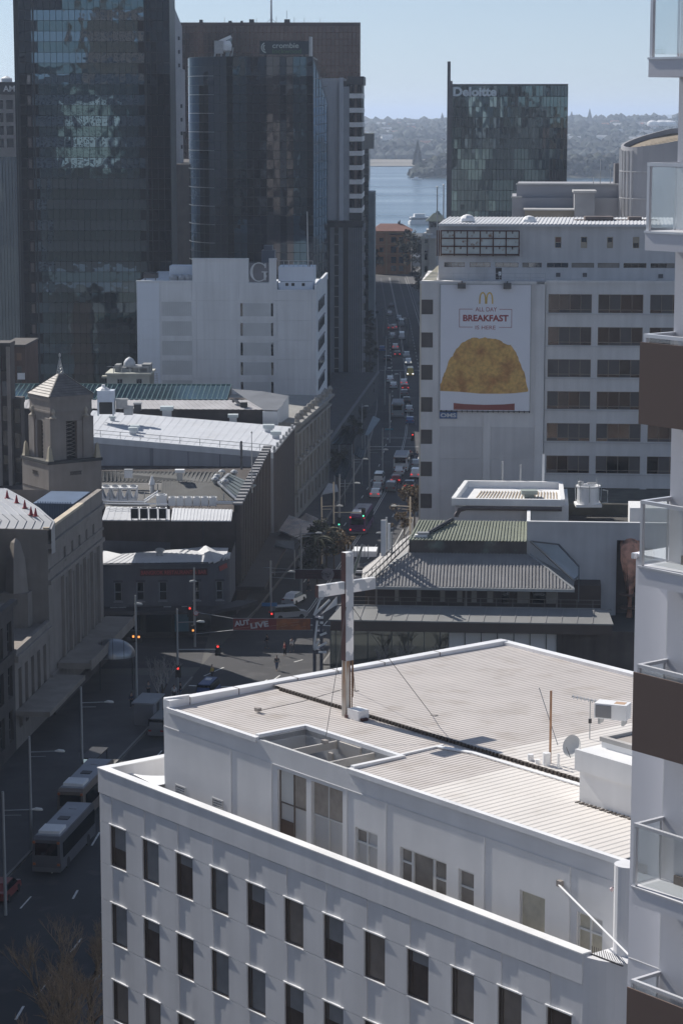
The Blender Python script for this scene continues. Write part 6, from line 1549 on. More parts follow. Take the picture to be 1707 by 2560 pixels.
# antenna panels, ladder truss, sign posts on the left hip
ant = thing('panel_antenna', 'two upright white panel antennas on the left hip of the ribbed roof', 'antenna', fI)
m = M(); 
for u, y, v0, v1, w in ((958,7.5,1390,1300,.55),(972,8,1380,1308,.28)): p0, p1 = i_(u,v0,y), i_(u,v1,y); m.box(p0.x-w/2,p0.x+w/2,y-.12,y+.12,p0.z,p1.z)
obj('panel', m, white_clean, ant); m = M()
for u, y, v0, v1 in ((966,8,1388,1293),(979,8.3,1385,1330)): p0, p1 = i_(u,v0,y), i_(u,v1,y); m.tube([p0,p1],.12,6)
for k in range(6): m.bar(i_(962,1384-k*12,8), i_(982,1380-k*12,8), .07)
obj('bracket', m, steel, ant)
ltr = thing('hip_ladder', 'dark lattice ladder laid up the left hip of the ribbed roof', 'ladder', fI)
m = M(); A0, A1 = eL+Vector((.3,.3,.5)), tL_+Vector((.2,1.5,1.6)); B0, B1 = A0+Vector((.1,-1.0,-.5)), A1+Vector((.1,-1.0,-.5))
m.bar(A0,A1,.12).bar(B0,B1,.12).bar(A0+Vector((0,0,.7)),A1+Vector((0,0,.7)),.07)
for k in range(13): a, b = A0.lerp(A1,k/12), B0.lerp(B1,k/12); m.bar(a,b,.07); m.bar(a,a+Vector((0,0,.7)),.05)
obj('ladder_frame', m, dark_metal, ltr)
# steel sign tower at the corner
fJ = Fr(gy(792,1690,262).xy, -4.5); j_ = lambda u, v, y=0: fJ.fy(u, v, y)
tJ = thing('lattice_tower', 'dark steel lattice corner tower with white diagonal tubes and wing panel', 'tower', fJ)
m = M(); zt_ = j_(790,1535).z
for x in (j_(782,0).x, j_(800,0).x):
    for y in (0, 1.2): m.box(x-.12,x+.12,y-.12,y+.12,0,zt_)
for v in (1546,1580,1626,1632): z = j_(790,v).z; m.box(j_(780,0).x,j_(805,0).x,-.15,1.3,z-.1,z+.1)
obj('frame', m, mt('tower_slate', (.07,.075,.10), .5, .3), tJ)
m = M()
for (a, b) in (((785,1538),(804,1490)),((785,1538),(824,1500)),((785,1624),(798,1600)),((785,1624),(816,1606)),((796,1544),(808,1544)),((796,1630),(816,1630)),((800,1588),(816,1582)),((803,1498),(812,1488)),((785,1620),(793,1552)),((800,1556),(808,1557))): m.bar(j_(*a,-.2), j_(*b,-.2), .22)
obj('diagonal', m, white_clean, tJ)
m = M(); p = [j_(803,1536,.2), j_(842,1492,.2), j_(842,1512,.2)]; q2 = [v+Vector((0,.15,0)) for v in p]; m.face(*p).face(*q2[::-1])
for k in range(3): m.face(p[k], q2[k], q2[(k+1)%3], p[(k+1)%3])
obj('wing_panel', m, white_clean, tJ)
gsx = thing('glass_fin', 'tall slanted green glass fin beside the cross, above the shopfront corner', 'glass fin', fI)
m = M(); p = [i_(876,1440,10), i_(905,1360,10), i_(908,1362,10), i_(884,1445,10)]; m.face(*p[::-1]); obj('pane', m, mirror_glass('fin_glass', (.25,.32,.3), .1, .01), gsx); m = M(); m.bar(p[0],p[1],.1).bar(p[3],p[2],.1); obj('edge', m, steel, gsx)
bst = thing('screen_box', 'striped dark and white roof boxes beside the left hip of the ribbed roof', 'screen', fI)
m = M(); 
for v0, v1 in ((1432,1426),(1446,1440)): m.box(i_(884,1430,12).x, i_(918,1430,12).x, 11.8, 12.2, i_(890,v0,12).z, i_(890,v1,12).z)
m.box(i_(880,1380,14).x, i_(940,1380,14).x, 14, 17, i_(900,1392,14).z, i_(900,1378,14).z); obj('white_band', m, white_clean, bst); obj('casing', M().box(i_(882,1430,12.2).x, i_(920,1430,12.2).x, 12.25, 15, i_(890,1455,12).z-3, i_(890,1420,12).z), dark_metal, bst)
m = M()
for k in range(7): x = i_(866+k*9,1380,14).x; m.tube([(x,14,i_(900,1392,14).z),(x,14,i_(900,1362,14).z)],.05,4)
obj('post', m, steel, bst)
# ================================================================ the white foreground building with the cross
pA = gz(248,1921,35); fQ1 = Fr(pA.xy, -51.6)
tW = thing('white_office', 'big white foreground building with rows of narrow windows and a raised top storey', 'building', fQ1)
w_ = lambda u, v, y=0: fQ1.fy(u, v, y)
wz = lambda u, v, z=37.9: fQ1.fz(u, v, z)
WHT = mat('white_wall', (.70,.70,.715), .65, var=.05, scale=.5, streak=.09, bump=.03, bscale=12)
BLK = mat('white_block_wall', (.69,.69,.70), .75, var=.04, scale=.6, streak=.04, bump=.08, bscale=3)
Lx = 28.95; ZP = 35.0; PT = 2.407; SH = 3.385
cols = [.78+PT*i for i in range(12)]; rows_ = [(30.99-SH*r, 32.74-SH*r) for r in range(10)]
holes = [(x, x+1.17, z0, z1) for x in cols for z0, z1 in rows_ if z0 > 0]
m = M(); wall(m, 0, Lx, 0, ZP-1.02, holes, .03, .09); m.face((0,.03,ZP-1.02),(Lx,.03,ZP-1.02),(Lx,0,ZP-1.02),(0,0,ZP-1.02))
m.face((0,26,0),(0,.03,0),(0,.03,ZP-1.0),(0,26,ZP-1.0)); obj('wall', m, WHT, tW)
# parapet band and its return
m = M(); m.box(-.04, Lx, -.03, .32, ZP-1.02, ZP).box(-.04, .32, .32, 20, ZP-1.02, ZP); obj('parapet', m, WHT, tW)
pj = M()
for k in range(12): pj.box(1.9+PT*k, 1.93+PT*k, -.034, -.02, ZP-1.0, ZP-.02)
obj('parapet_cap', M().box(-.07, Lx+.02, -.06, .36, ZP, ZP+.05).box(-.07,.36,.36,20,ZP,ZP+.05), mt('cap_white', (.8,.8,.8), .5), tW)
# raised cladding panels between window columns, staggered as on the facade
spn = M().box(0, PT-.87, 0, .028, .03, SH-1.75-.03).mesh('panel', WHT); spn0 = M().box(0, PT-.87, 0, .028, .03, 1.19).mesh('panel', WHT)
pie = M().box(.015, PT-1.17-.015, 0, .028, 0, 1.75).mesh('panel', WHT)
edg = M().box(.01, .76, 0, .028, 0, 1.75).mesh('panel', WHT); edg2 = M().box(.01, .91, 0, .028, .03, SH-1.75-.03).mesh('panel', WHT); edg0 = M().box(.01, .91, 0, .028, .03, 1.19).mesh('panel', WHT)
for r, (z0, z1) in enumerate(rows_):
    if z0 < 0 or r > 7: continue
    put('panel', edg, tW, (0, 0, z0)); put('panel', edg0 if r == 0 else edg2, tW, (0, 0, z1))
    for i in range(11): put('panel', pie, tW, (cols[i]+1.17, 0, z0)); put('panel', spn0 if r == 0 else spn, tW, (cols[i]+1.02, 0, z1))
hood = M().box(-.05, 1.22, -.045, .1, 0, .05).mesh('hood', mt('hood_white', (.8,.8,.8), .4)); sill = M().box(-.02, 1.19, -.012, .12, -.04, 0).mesh('sill', mt('hood_white'))
rb = random.Random(3)
bl1 = mat('blind_grey', (.25,.255,.265), .25, var=.08, scale=2, spec=.8); bl2 = mat('blind_brown', (.235,.205,.18), .25, var=.1, scale=2, spec=.8); rgl = mat('room_glass', (.11,.09,.08), .08, var=.2, scale=1.5, spec=1.0); wfr = mt('window_frame_dark', (.10,.085,.075), .5)
for i, x in enumerate(cols):
    for r, (z0, z1) in enumerate(rows_):
        if z0 < 0 or r > 7: continue
        k = ((i*7+r*5+i*r*3) % 13)/13.0
        split = [.62] if k < .35 else ([.3] if k < .5 else None)
        o = put('window', PM.setdefault(('wf',), M().box(0,.05,-.03,.03,0,1.75).box(1.12,1.17,-.03,.03,0,1.75).box(.05,1.12,-.03,.03,0,.05).box(.05,1.12,-.03,.03,1.70,1.75).box(.16,.19,-.02,.03,.05,1.7).mesh('frame', wfr)), tW, (x, .085, z0))
        put('pane', pane_mesh(1.09, 1.69, rgl, 'pane', .01), o, (.04, .05, .03))
        if k < .35: put('blind', pane_mesh(1.05, (.87,.62,.37)[(i+r)%3], bl1, 'blind', .008), o, (.06, .036, (.80,1.05,1.30)[(i+r)%3]))
        elif k < .85: put('blind', pane_mesh(1.05, 1.63, bl2 if (i > 4 or k > .7) else bl1, 'blind', .008), o, (.06, .036, .06))
        put('hood', hood, tW, (x, 0, z1+.02)); put('sill', sill, tW, (x, 0, z0-.01))
# pier at the right end
m = M(); pts = []
m.prism([(Lx,.0)]+[(Lx+1.9*math.sin(a), 1.9-1.9*math.cos(a)) for a in [i*math.pi/2/10 for i in range(1,11)]]+[(Lx+1.9,6),(Lx,6)], 0, ZP-.05); obj('round_pier', m, WHT, tW, smooth=False)
m = M(); m.tube([(Lx+.62,1.35,10),(Lx+.62,1.35,37.95)], .45, 20); obj('corner_column', m, WHT, tW, smooth=False)
spk = thing('bird_spikes', 'row of fine dark bird spikes on the rounded pier at the parapet end', 'bird spikes', fQ1)
m = M()
for k in range(14): x = Lx+.1+k*.1; m.tube([(x,.3+k*.02,ZP-.05),(x+.05,.25,ZP+.28)],.012,3)
obj('spike', m, dark_metal, spk)['kind'] = 'stuff'; obj('rail', M().box(Lx+.05,Lx+1.5,.28,.34,ZP-.05,ZP-.02), dark_metal, spk)
# terrace
m = M(); m.face((.3,.3,33.7),(Lx,.3,33.7),(Lx,1.7,33.7),(.3,1.7,33.7)).face((.3,1.7,33.7),(2.6,1.7,33.7),(2.6,20,33.7),(.3,20,33.7)); obj('terrace_floor', m, mt('terrace_grey', (.35,.34,.33), .85, var=.1), tW)
m = M(); pr = [(.5+1.9*math.sin(a), 1.2+3.2*(1-math.cos(a))) for a in [i*math.pi/2/9 for i in range(10)]]
for a, b in zip(pr, pr[1:]): m.bar((*a,34.2),(*b,34.2),.16,1.0)
for a, b in zip(pr, pr[1:]): m.face((*a,34.72),(*b,34.72),(2.5,b[1],34.6),(2.5,a[1],34.6))
obj('curved_upstand', m, white_clean, tW)
# upper storey
X0, Y0, ZE, X1, Y1 = 2.5, 1.6, 37.85, 28.95, 20.2
op1 = [(10.3, 12.12, 34.0, 36.93), (12.42, 14.35, 34.0, 36.93)]
wA, wB, wC, wD, wE = (15.1,16.42,33.9,35.75), (17.72,20.3,34.2,35.62), (20.95,21.78,34.2,35.6), (24.15,25.42,34.1,35.64), (26.98,28.2,34.1,35.62)
louv = [(3.28,4.03,34.25,34.78), (5.9,6.67,34.28,34.82)]
m = M(); wall(m, X0, X1, 33.6, ZE, op1+[wA,wB,wC,wD,wE]+louv, Y0, .2); m.face((X0,Y1,33.6),(X0,Y0,33.6),(X0,Y0,ZE),(X0,Y1,ZE)); m.face((X1,Y0,0),(X1,Y1,0),(X1,Y1,ZE),(X1,Y0,ZE)); m.face((X0,Y1,ZE),(X1,Y1,ZE),(X1,Y1,0),(X0,Y1,0)); obj('upper_wall', m, BLK, tW)
cj = M()
for x in (7.2, 9.9, 14.6, 16.9, 22.3, 26.6): cj.box(x, x+.05, Y0-.025, Y0, 33.7, ZE-.75)
cj.box(X0, X1, Y0-.02, Y0, ZE-.80, ZE-.76); obj('wall_joint', cj, mt('joint_white', (.62,.62,.63), .7), tW)
wf = mt('frame_white2', (.62,.62,.61), .5); curt = mat('curtain_vertical', (.33,.29,.25), .8, var=.12, scale=3); curt2 = mat('curtain_cream', (.46,.43,.35), .8, var=.1, scale=3); pale = mat('pale_panel', (.5,.49,.48), .7, var=.05); rg2 = mat('room_glass2', (.22,.20,.18), .12, var=.25, scale=1.2, spec=1.0)
for k, h in enumerate(op1):
    o = window(tW, *h, Y0+.14, 2, [.55], mt('frame_bronze', (.16,.13,.11), .5) if k == 0 else wf, [pale], fw=.05)
    w, hh = h[1]-h[0], h[3]-h[2]
    for j in range(2):
        if k == 0 and j == 0: put('pane', pane_mesh(w/2-.06, hh*.43, mt('room_white', (.6,.6,.58), .7), 'pane', .01), o, (.03,-.0,hh*.56)); put('pane', pane_mesh(w/2-.06, hh*.3, mt('chair_brown', (.13,.09,.07), .8), 'pane', .01), o, (.03,0,.05)); continue
        put('blind', pane_mesh(w/2-.06, hh*.43, curt, 'blind', .01), o, (.03+j*w/2, 0, hh*.56))
window(tW, *wA, Y0+.1, 2, [.7], wf, [rg2, pale], fw=.08)
window(tW, wB[0], wB[0]+.66, wB[2], wB[3], Y0+.1, 1, [.62], wf, [rg2], fw=.07); window(tW, wB[0]+.66, wB[0]+1.86, wB[2], wB[3], Y0+.1, 1, 1, wf, [rg2], fw=.07); window(tW, wB[0]+1.86, wB[1], wB[2], wB[3], Y0+.1, 1, [.5], wf, [rg2], fw=.07)
window(tW, *wC, Y0+.1, 1, [.55], wf, [rg2, curt2], fw=.07); window(tW, *wD, Y0+.1, 1, 1, wf, [curt2], fw=.05); window(tW, *wE, Y0+.1, 2, [.62], wf, [curt2, pale], fw=.07)
lo_ = M()
for k in range(5): lo_.box(.04, .72, .0, .06, .05+k*.1, .11+k*.1)
lo_.box(0,.75,-.02,.02,0,.04).box(0,.75,-.02,.02,.5,.54).box(0,.04,-.02,.02,.04,.5).box(.71,.75,-.02,.02,.04,.5); lom = lo_.mesh('louvre', mt('louvre_white', (.6,.6,.6), .5))
for h in louv: lp = put('louvre', lom, tW, (h[0], Y0, h[2])); put('backing', pane_mesh(.75,.54, dark_metal, 'backing', .02), lp, (0,.18,0))
# roof sheeting: corrugations run from front to back
beige = mat('roof_beige', (.55,.505,.475), .75, .0, var=.06, scale=.5, dirt=((.44,.39,.35), .52, .25, .7)); whit = mat('roof_pale', (.68,.64,.60), .7, .0, var=.05, scale=.5, dirt=((.55,.5,.45), .6, .2, .6))
def sheet(xa, xb, ya, yb, za, zb, m_, nm, pitch=.235, hgt=.015, clip=None):
    q = M(); n = max(1, int((xb-xa)/pitch)); w = (xb-xa)/n
    for k in range(n):
        x = xa+k*w; ya_, yb_ = (ya, yb) if clip is None else clip(x+w/2)
        fz = lambda y: za+(zb-za)*(y-ya)/(yb-ya)
        pr = [(x,0),(x+w*.42,0),(x+w*.54,hgt),(x+w*.88,hgt),(x+w,0)]
        for (p0,h0),(p1,h1) in zip(pr, pr[1:]): q.face((p0,ya_,fz(ya_)+h0),(p1,ya_,fz(ya_)+h1),(p1,yb_,fz(yb_)+h1),(p0,yb_,fz(yb_)+h0))
        q.face((pr[1][0],ya_,fz(ya_)),(pr[2][0],ya_,fz(ya_)+hgt),(pr[3][0],ya_,fz(ya_)+hgt),(pr[4][0],ya_,fz(ya_)))
    return obj(nm, q, m_, tW)
YS = 6.95
def front_clip(x):
    return (4.02, YS) if 8.95 < x < 14.7 else (Y0+.12, YS)
sheet(X0+.3, 18.5, Y0+.12, YS, ZE+.02, ZE+.12, beige, 'roof_sheet', clip=front_clip)
sheet(18.5, X1, Y0+.12, YS, ZE+.02, ZE+.12, whit, 'roof_sheet', pitch=.33)
sheet(X0+.3, 16.8, YS-.05, Y1-.1, ZE+.26, ZE+.16, beige, 'roof_sheet')
sheet(16.8, X1, YS-.05, Y1-.1, ZE+.26, ZE+.16, whit, 'roof_sheet', pitch=.33)
# step flashing, toothed
m = M(); n = 92
for k in range(n):
    x = 3.5+k*.205; m.box(x, x+.12, YS-.16, YS-.05, ZE+.13, ZE+.26)
obj('closure_strip', m, mt('closure_dark', (.09,.075,.065), .8), tW)['kind'] = 'stuff'
m = M()
for (a, b) in (((14.7,6.0),(16.2,6.45)),((16.2,6.45),(20.2,6.5)),((20.2,6.5),(22.6,6.55))): m.bar((*a,ZE+.16),(*b,ZE+.16),.22,.05)
m.bar((14.65,4.1,ZE+.12),(14.65,6.3,ZE+.15),.1,.08); obj('flashing', m, white_clean, tW)
m = M(); m.box(X0-.03, X0+.42, Y0, Y1+.1, ZE-.05, ZE+.36); m.bar((X0-.02,Y0+.05,ZE+.25),(X0+.4,Y0+1.0,ZE+.33),.2,.3); obj('barge', m, mt('barge_white', (.76,.76,.77), .5), tW)
m = M(); m.box(X0+.3, 8.95, Y0-.08, Y0+.14, ZE-.12, ZE+.07).box(14.7, X1+.3, Y0-.08, Y0+.14, ZE-.12, ZE+.07).box(X0, X1+.3, Y1-.15, Y1+.25, ZE-.1, ZE+.32); obj('gutter', m, mt('barge_white'), tW)
m = M()
for y in (2.6, 5.1, 8.2, 10.4, 13.0, 16.2): m.box(X0-.035, X0+.43, y, y+.05, ZE+.0, ZE+.37)
obj('barge_joint', m, mt('barge_joint', (.25,.22,.21), .7), tW)
# light well
nx0, nx1, ny0, ny1 = 8.95, 14.7, Y0+.1, 4.0
m = M(); m.box(nx0-.2, nx0, ny0, ny1+.2, ZE-.2, ZE+.16).box(nx1, nx1+.2, ny0, ny1+.2, ZE-.2, ZE+.16).box(nx0, nx1, ny1, ny1+.2, ZE-.2, ZE+.16); obj('well_kerb', m, mt('barge_white'), tW)
m = M(); m.face((nx0,ny1,34),(nx1,ny1,34),(nx1,ny1,ZE),(nx0,ny1,ZE)).face((nx0,ny0,34),(nx0,ny1,34),(nx0,ny1,ZE),(nx0,ny0,ZE)).face((nx1,ny1,34),(nx1,ny0,34),(nx1,ny0,ZE),(nx1,ny1,ZE)).face((nx0,ny0,35.6),(nx1,ny0,35.6),(nx1,ny1,35.6),(nx0,ny1,35.6)); m.box(nx0,nx1,Y0+.06,Y0+.2,ZE-.6,ZE-.02); obj('well_lining', m, mat('well_grey', (.5,.5,.5), .8, var=.06), tW)
m = M(); m.box(10.9,11.0,ny0,ny1,ZE-.35,ZE-.05).box(13.2,13.3,ny0,ny1,ZE-.35,ZE-.05).box(11.2,12.5,ny1-.1,ny1,ZE-.5,ZE-.02).box(10.5,10.75,ny1-.08,ny1,ZE-1.4,ZE-.6); obj('well_beam', m, mt('well_beam', (.4,.38,.36), .7), tW)
# --- the cross on the roof
cp0 = wz(868,1788,ZE+.15)
crs = thing('cross', 'tall weathered white cross with peeling paint standing on the ribbed roof', 'cross', loc=fQ1.wor(cp0.x, cp0.y, ZE+.1), rot=fQ1.a)
zc1 = w_(868,1380,cp0.y).z-ZE-.1; zcb = w_(868,1650,cp0.y).z-ZE-.1
peel = mat('cross_peeling', (.40,.43,.47), .75, var=.08, scale=1.5, dirt=((.80,.79,.78), .50, .04, 1.6))
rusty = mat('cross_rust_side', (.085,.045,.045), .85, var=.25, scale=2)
wb2, tb = .40, .30
m = M(); m.box(-tb/2+.006, tb/2, -wb2/2+.006, wb2/2, zcb, zc1); obj('upright', m, peel, crs)
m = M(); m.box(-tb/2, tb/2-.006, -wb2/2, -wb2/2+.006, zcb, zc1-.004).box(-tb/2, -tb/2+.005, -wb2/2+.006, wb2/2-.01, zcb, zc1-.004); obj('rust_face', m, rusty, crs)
za = w_(790,1481,cp0.y-1.2).z-ZE-.1; za = w_(868,1467,cp0.y).z-ZE-.1
ah = .24; m = M(); m.box(-.10, .10, -1.55, 1.38, za-ah, za+ah); obj('arm', m, peel, crs)
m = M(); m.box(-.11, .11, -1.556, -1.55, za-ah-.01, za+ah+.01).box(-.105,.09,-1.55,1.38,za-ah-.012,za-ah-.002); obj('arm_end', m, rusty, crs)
m = M(); m.box(-.12,.12,-.19,.0,0,zcb+.02).box(-.10,.05,.02,.12,0,zcb+.02); obj('pedestal', m, mat('pedestal', (.60,.57,.52), .75, var=.12, scale=1.2, streak=.2, dirt=((.34,.19,.10), .50, .16, 3.5, .12)), crs)
m = M()
for y, x in ((.05,.12),(.10,.06),(.16,.1)): m.tube([(x,y,.1),(x,y,zcb)],.022,5)
m.tube([(.1,.2,.8),(.12,.21,1.2),(.1,.2,zcb)],.03,5); obj('conduit', m, mat('conduit_rust', (.22,.13,.08), .7, var=.2), crs)
m = M(); m.box(.25,.95,-.2,.35,.02,.42); obj('base_box', m, white_clean, crs); m = M(); m.box(.15,.3,-.25,.0,.0,.15).box(.95,1.1,-.1,.2,.0,.12); obj('base_plate', m, rusty, crs)
for (u, v, lb, top) in ((645,1777,'thin stay wire running from the cross to the left roof corner',1720),(1085,1795,'long thin stay wire running right from the cross across the roof',1500),(812,1858,'stay wire running from the cross down to the light well kerb',1500),(888,1733,'short stay wire behind the foot of the cross',1500)):
    a = wz(u, v, ZE+.15); z_t = w_(868, top, cp0.y).z
    t = thing('stay_wire', lb, 'wire', fQ1); b = Vector((cp0.x, cp0.y, z_t))
    obj('wire', M().tube([a, a.lerp(b,.5)-Vector((0,0,.08)), b], .012, 4), dark_metal, t); obj('anchor', M().box(a.x-.12,a.x+.12,a.y-.1,a.y+.1,ZE+.14,ZE+.28), mt('anchor_grey', (.3,.27,.25), .7), t)
# --- roof furniture
def roof_at(u, v): p = wz(u, v, ZE+.2); return p
p = roof_at(1374,1912); t = thing('rusty_pole', 'rusty antenna pole leaning stay beside it on the pale roof', 'antenna', loc=fQ1.wor(p.x,p.y,ZE+.1), rot=fQ1.a)
h = w_(1374,1726,p.y).z-ZE-.1; obj('pole', M().tube([(0,0,0),(0,0,h)],.045,6), mat('pole_rust', (.34,.19,.11), .8, var=.35, scale=2), t); obj('stay', M().tube([(.3,.1,.5+.4),(-.75,.1,h-.05)],.02,4), steel, t)
for u, v, hh, r, lb in ((1325,1905,.38,.12,'left of the small roof pipes beside the rusty pole'),(1343,1913,.3,.1,'middle one of the small roof pipes beside the rusty pole'),(1365,1917,.62,.15,'wide short roof pipe at the foot of the rusty pole'),(1395,1925,.7,.05,'thin white roof pipe right of the rusty pole')):
    p = roof_at(u, v); t = thing('roof_pipe', lb, 'pipe', loc=fQ1.wor(p.x,p.y,ZE+.12)); obj('pipe', M().lathe([(r,0),(r,hh)],10), white_clean, t); obj('collar', M().lathe([(r*1.5,0),(r*1.2,.08)],10), mt('anchor_grey'), t)
p = roof_at(1473,1850); t = thing('tv_antenna', 'thin television antenna with a long striped boom on the roof', 'antenna', loc=fQ1.wor(p.x,p.y,ZE+.1))
h = w_(1473,1748,p.y).z-ZE-.1; obj('pole', M().tube([(0,0,0),(0,0,h)],.022,5), steel, t); m = M(); q0 = gy(1428,1741,fQ1.wor(p.x,p.y).y)-Vector(t.location); q1 = gy(1520,1760,fQ1.wor(p.x,p.y).y)-Vector(t.location); m.bar(q0,q1,.05)
for k in range(10): c = q0.lerp(q1,(k+.5)/10); m.bar(c-Vector((.02,.3,0)),c+Vector((.02,.3,0)),.03)
obj('boom', m, steel, t); obj('junction_box', M().box(-.06,.06,-.05,.05,h*.45,h*.55), dark_metal, t)
# penthouse and dish
pp0 = wz(1447,2003,ZE+.1); px0, py0 = pp0.x, pp0.y
ph = thing('roof_house', 'white two tier roof house with dusty flat top near the right edge', 'penthouse', fQ1)
zt1 = w_(1447,1872,py0).z; zt2 = w_(1468,1836,py0+1.0).z
m = M(); m.box(px0, px0+4.5, py0, py0+3.2, ZE, zt1).box(px0-.12,px0+4.6,py0-.14,py0-.003,zt1-.75,zt1); obj('lower_tier', m, wpm, ph)
m = M(); m.box(px0+.3, px0+4.5, py0+.75, py0+4.2, zt1, zt2); obj('upper_tier', m, X['white_clean'] if 'white_clean' in X else wpm, ph)
m = M(); m.box(px0+.25,px0+4.6,py0+.7,py0+.9,zt2,zt2+.16).box(px0+.25,px0+.45,py0+.9,py0+4.3,zt2,zt2+.16); obj('upstand', m, mt('upstand_grey', (.5,.48,.46), .8, var=.2), ph)
obj('top_felt', M().box(px0+.46,px0+4.5,py0+.91,py0+4.2,zt2+.01,zt2+.05), mat('dusty_felt', (.38,.34,.31), .9, var=.25, scale=.8), ph)
m = M()
for k in range(22): m.box(px0+k*.2, px0+.1+k*.2, py0-.22, py0-.02, ZE+.02, ZE+.12)
obj('closure', m, mt('closure_dark'), ph)['kind'] = 'stuff'
dp = w_(1431,1866,py0+.9); t = thing('satellite_dish', 'grey satellite dish facing left beside the white roof house', 'satellite dish', loc=fQ1.wor(dp.x, py0+.9, dp.z))
m = M(); k = 20; R0 = .37; rings = [(0,.0),(.13,.01),(.25,.04),(R0,.085)]
dirv = Vector((-.55,-.75,.36)).normalized(); a1 = dirv.cross(Vector((0,0,1))).normalized(); b1 = a1.cross(dirv)
for (r0,h0),(r1,h1) in zip(rings, rings[1:]):
    for i in range(k):
        t0, t1 = 2*math.pi*i/k, 2*math.pi*(i+1)/k
        P = lambda r,h,t_: dirv*h+a1*r*math.cos(t_)+b1*r*1.1*math.sin(t_)
        m.face(P(r0,h0,t0),P(r1,h1,t0),P(r1,h1,t1),P(r0,h0,t1)) if r0 else m.face(P(0,h0,0),P(r1,h1,t0),P(r1,h1,t1))
obj('dish', m, mt('dish_grey', (.55,.55,.54), .6), t); m = M(); m.tube([-dirv*.02,-dirv*.25,-dirv*.25+Vector((.25,.1,-.15))],.04,5); m.tube([b1*-.42,dirv*.45-b1*.1],.015,4); obj('mount', m, dark_metal, t)
ap = w_(1550,1782,py0+3.0); t = thing('roof_condenser', 'white air conditioner box with a grey grille standing on the roof house', 'air conditioner', loc=fQ1.wor(ap.x, py0+2.6, zt2+.55), rot=fQ1.a+.5)
t.scale = (.8,.8,.8); obj('casing', M().box(-.75,.75,-.4,.4,-.32,.38), white_clean, t); obj('grille', M().box(-.68,.05,-.44,-.39,-.26,.3), mt('grille_grey', (.22,.22,.23), .6), t); obj('stand', M().box(-.6,-.5,-.3,.3,-.6,-.3).box(.5,.6,-.3,.3,-.6,-.3), steel, t); obj('top_stain', M().box(.1,.6,-.2,.25,.38,.385), mt('stain_orange', (.5,.33,.22), .8), t)
# leaning pole and wall lamps on the front wall
t = thing('wall_pole', 'white pole leaning out from the upper wall at the right', 'pole', fQ1); a, b = w_(1395,2211,1.5), w_(1598,2415,-1.2)
obj('pole', M().tube([a,b],.035,6), white_clean, t); obj('bracket', M().box(a.x-.06,a.x+.14,1.45,1.6,a.z-.06,a.z+.14), mt('anchor_grey'), t)
q = w_(1531,2223,1.55); t = thing('wall_lamp', 'small round wall lamp near the corner column', 'lamp', loc=fQ1.wor(q.x,1.5,q.z), rot=fQ1.a); obj('globe', M().lathe([(.02,-.07),(.07,-.03),(.07,.04),(.02,.08)],8), mt('lamp_pink', (.5,.4,.42), .4), t); obj('arm', M().bar((0,0,.05),(0,.12,.05),.03), dark_metal, t)
# ================================================================ white apartment tower with balconies at the right edge
pB = gy(1606,1255,41); fT2 = Fr(pB.xy, -51.6)
tB2 = thing('apartment_tower', 'tall white apartment tower cut by the right edge with stacked balconies', 'building', fT2)
twhite = mat('tower_white', (.74,.74,.78), .6, var=.02, scale=.5, streak=.03); panb_ = mat('panel_brown', (.15,.108,.093), .6, var=.03, scale=.6)
bglass = clear_glass('balcony_glass', (.965,.98,.978), .14); alu = mt('alu_white', (.7,.71,.74), .35, .3)
m = M(); m.box(0, 9, .66, 9, 0, 75); obj('wall', m, twhite, tB2)
zt = gy(1594,1437,41).z
m = M(); m.box(-1.32, 0, 1.2, 8, 0, zt).box(-1.38,0,1.16,8,zt,zt+.06); obj('lower_wing', m, twhite, tB2)
jm = M(); jm.box(-.52,-.5,1.185,1.2,0,zt-.4).box(-1.3,-.01,1.19,1.2,46.6,46.62).box(-.3,-.28,1.188,1.2,47,zt-1); obj('wing_joint', jm, mt('joint_white'), tB2)
q = put('lamp', M().box(-.04,.04,-.06,.02,-.05,.05).mesh('lamp', alu), tB2, (-1.3,1.16,zt+.02))
P0 = 2.875; rails = [61.18+P0, 61.18, 58.30, 55.44, 52.56, 49.70, 46.83, 46.83-P0]
# copies of the balcony parts
W = 4.5
for k, zr in enumerate(rails):
    brown_type = k in (2, 4, 6)
    nm = 'balcony'
    m = M(); zs = zr-1.13
    m.box(-.03, W, -.05, .66, zs-.32, zs); slab = obj(nm, m, twhite, tB2)
    m = M(); m.box(-.03, W, -.035, .035, zr-.045, zr+.015).box(-.03,.04,.035,.66,zr-.045,zr+.015); obj('top_rail', m, alu, slab)
    for x in (0, 2.2): obj('post', M().box(x-.03,x+.03,-.03,.03,zs,zr-.05), alu, slab)
    obj('post', M().box(-.012,.012,.60,.64,zs,zr-.05), alu, slab)
    for a_b in ((.06,2.15),(2.25,W)): obj('glass_panel', M().box(a_b[0],a_b[1],-.006,.006,zs+.06,zr-.06), bglass, slab)
    obj('glass_panel', M().box(-.006,.006,.06,.60,zs+.06,zr-.06), bglass, slab)
    m = M(); m.box(-.045, W, -.065, -.05, zs-.03, zs+.005).box(-.045,-.03,-.05,.66,zs-.03,zs+.005); obj('edge_trim', m, alu, slab)
    m = M(); m.box(.35, W, .60, .655, zs+.0, zs+.16); obj('skirting', m, mt('skirt_brown', (.13,.09,.07), .7), slab)
    if brown_type: m = M(); m.box(-.05, W, -.10, -.07, zr-1.52, zr-.12); obj('front_panel', m, panb_, slab); m = M(); m.box(.4,.46,-.07,-.05,zr-.4,zr-.3); obj('panel_bracket', m, alu, slab)
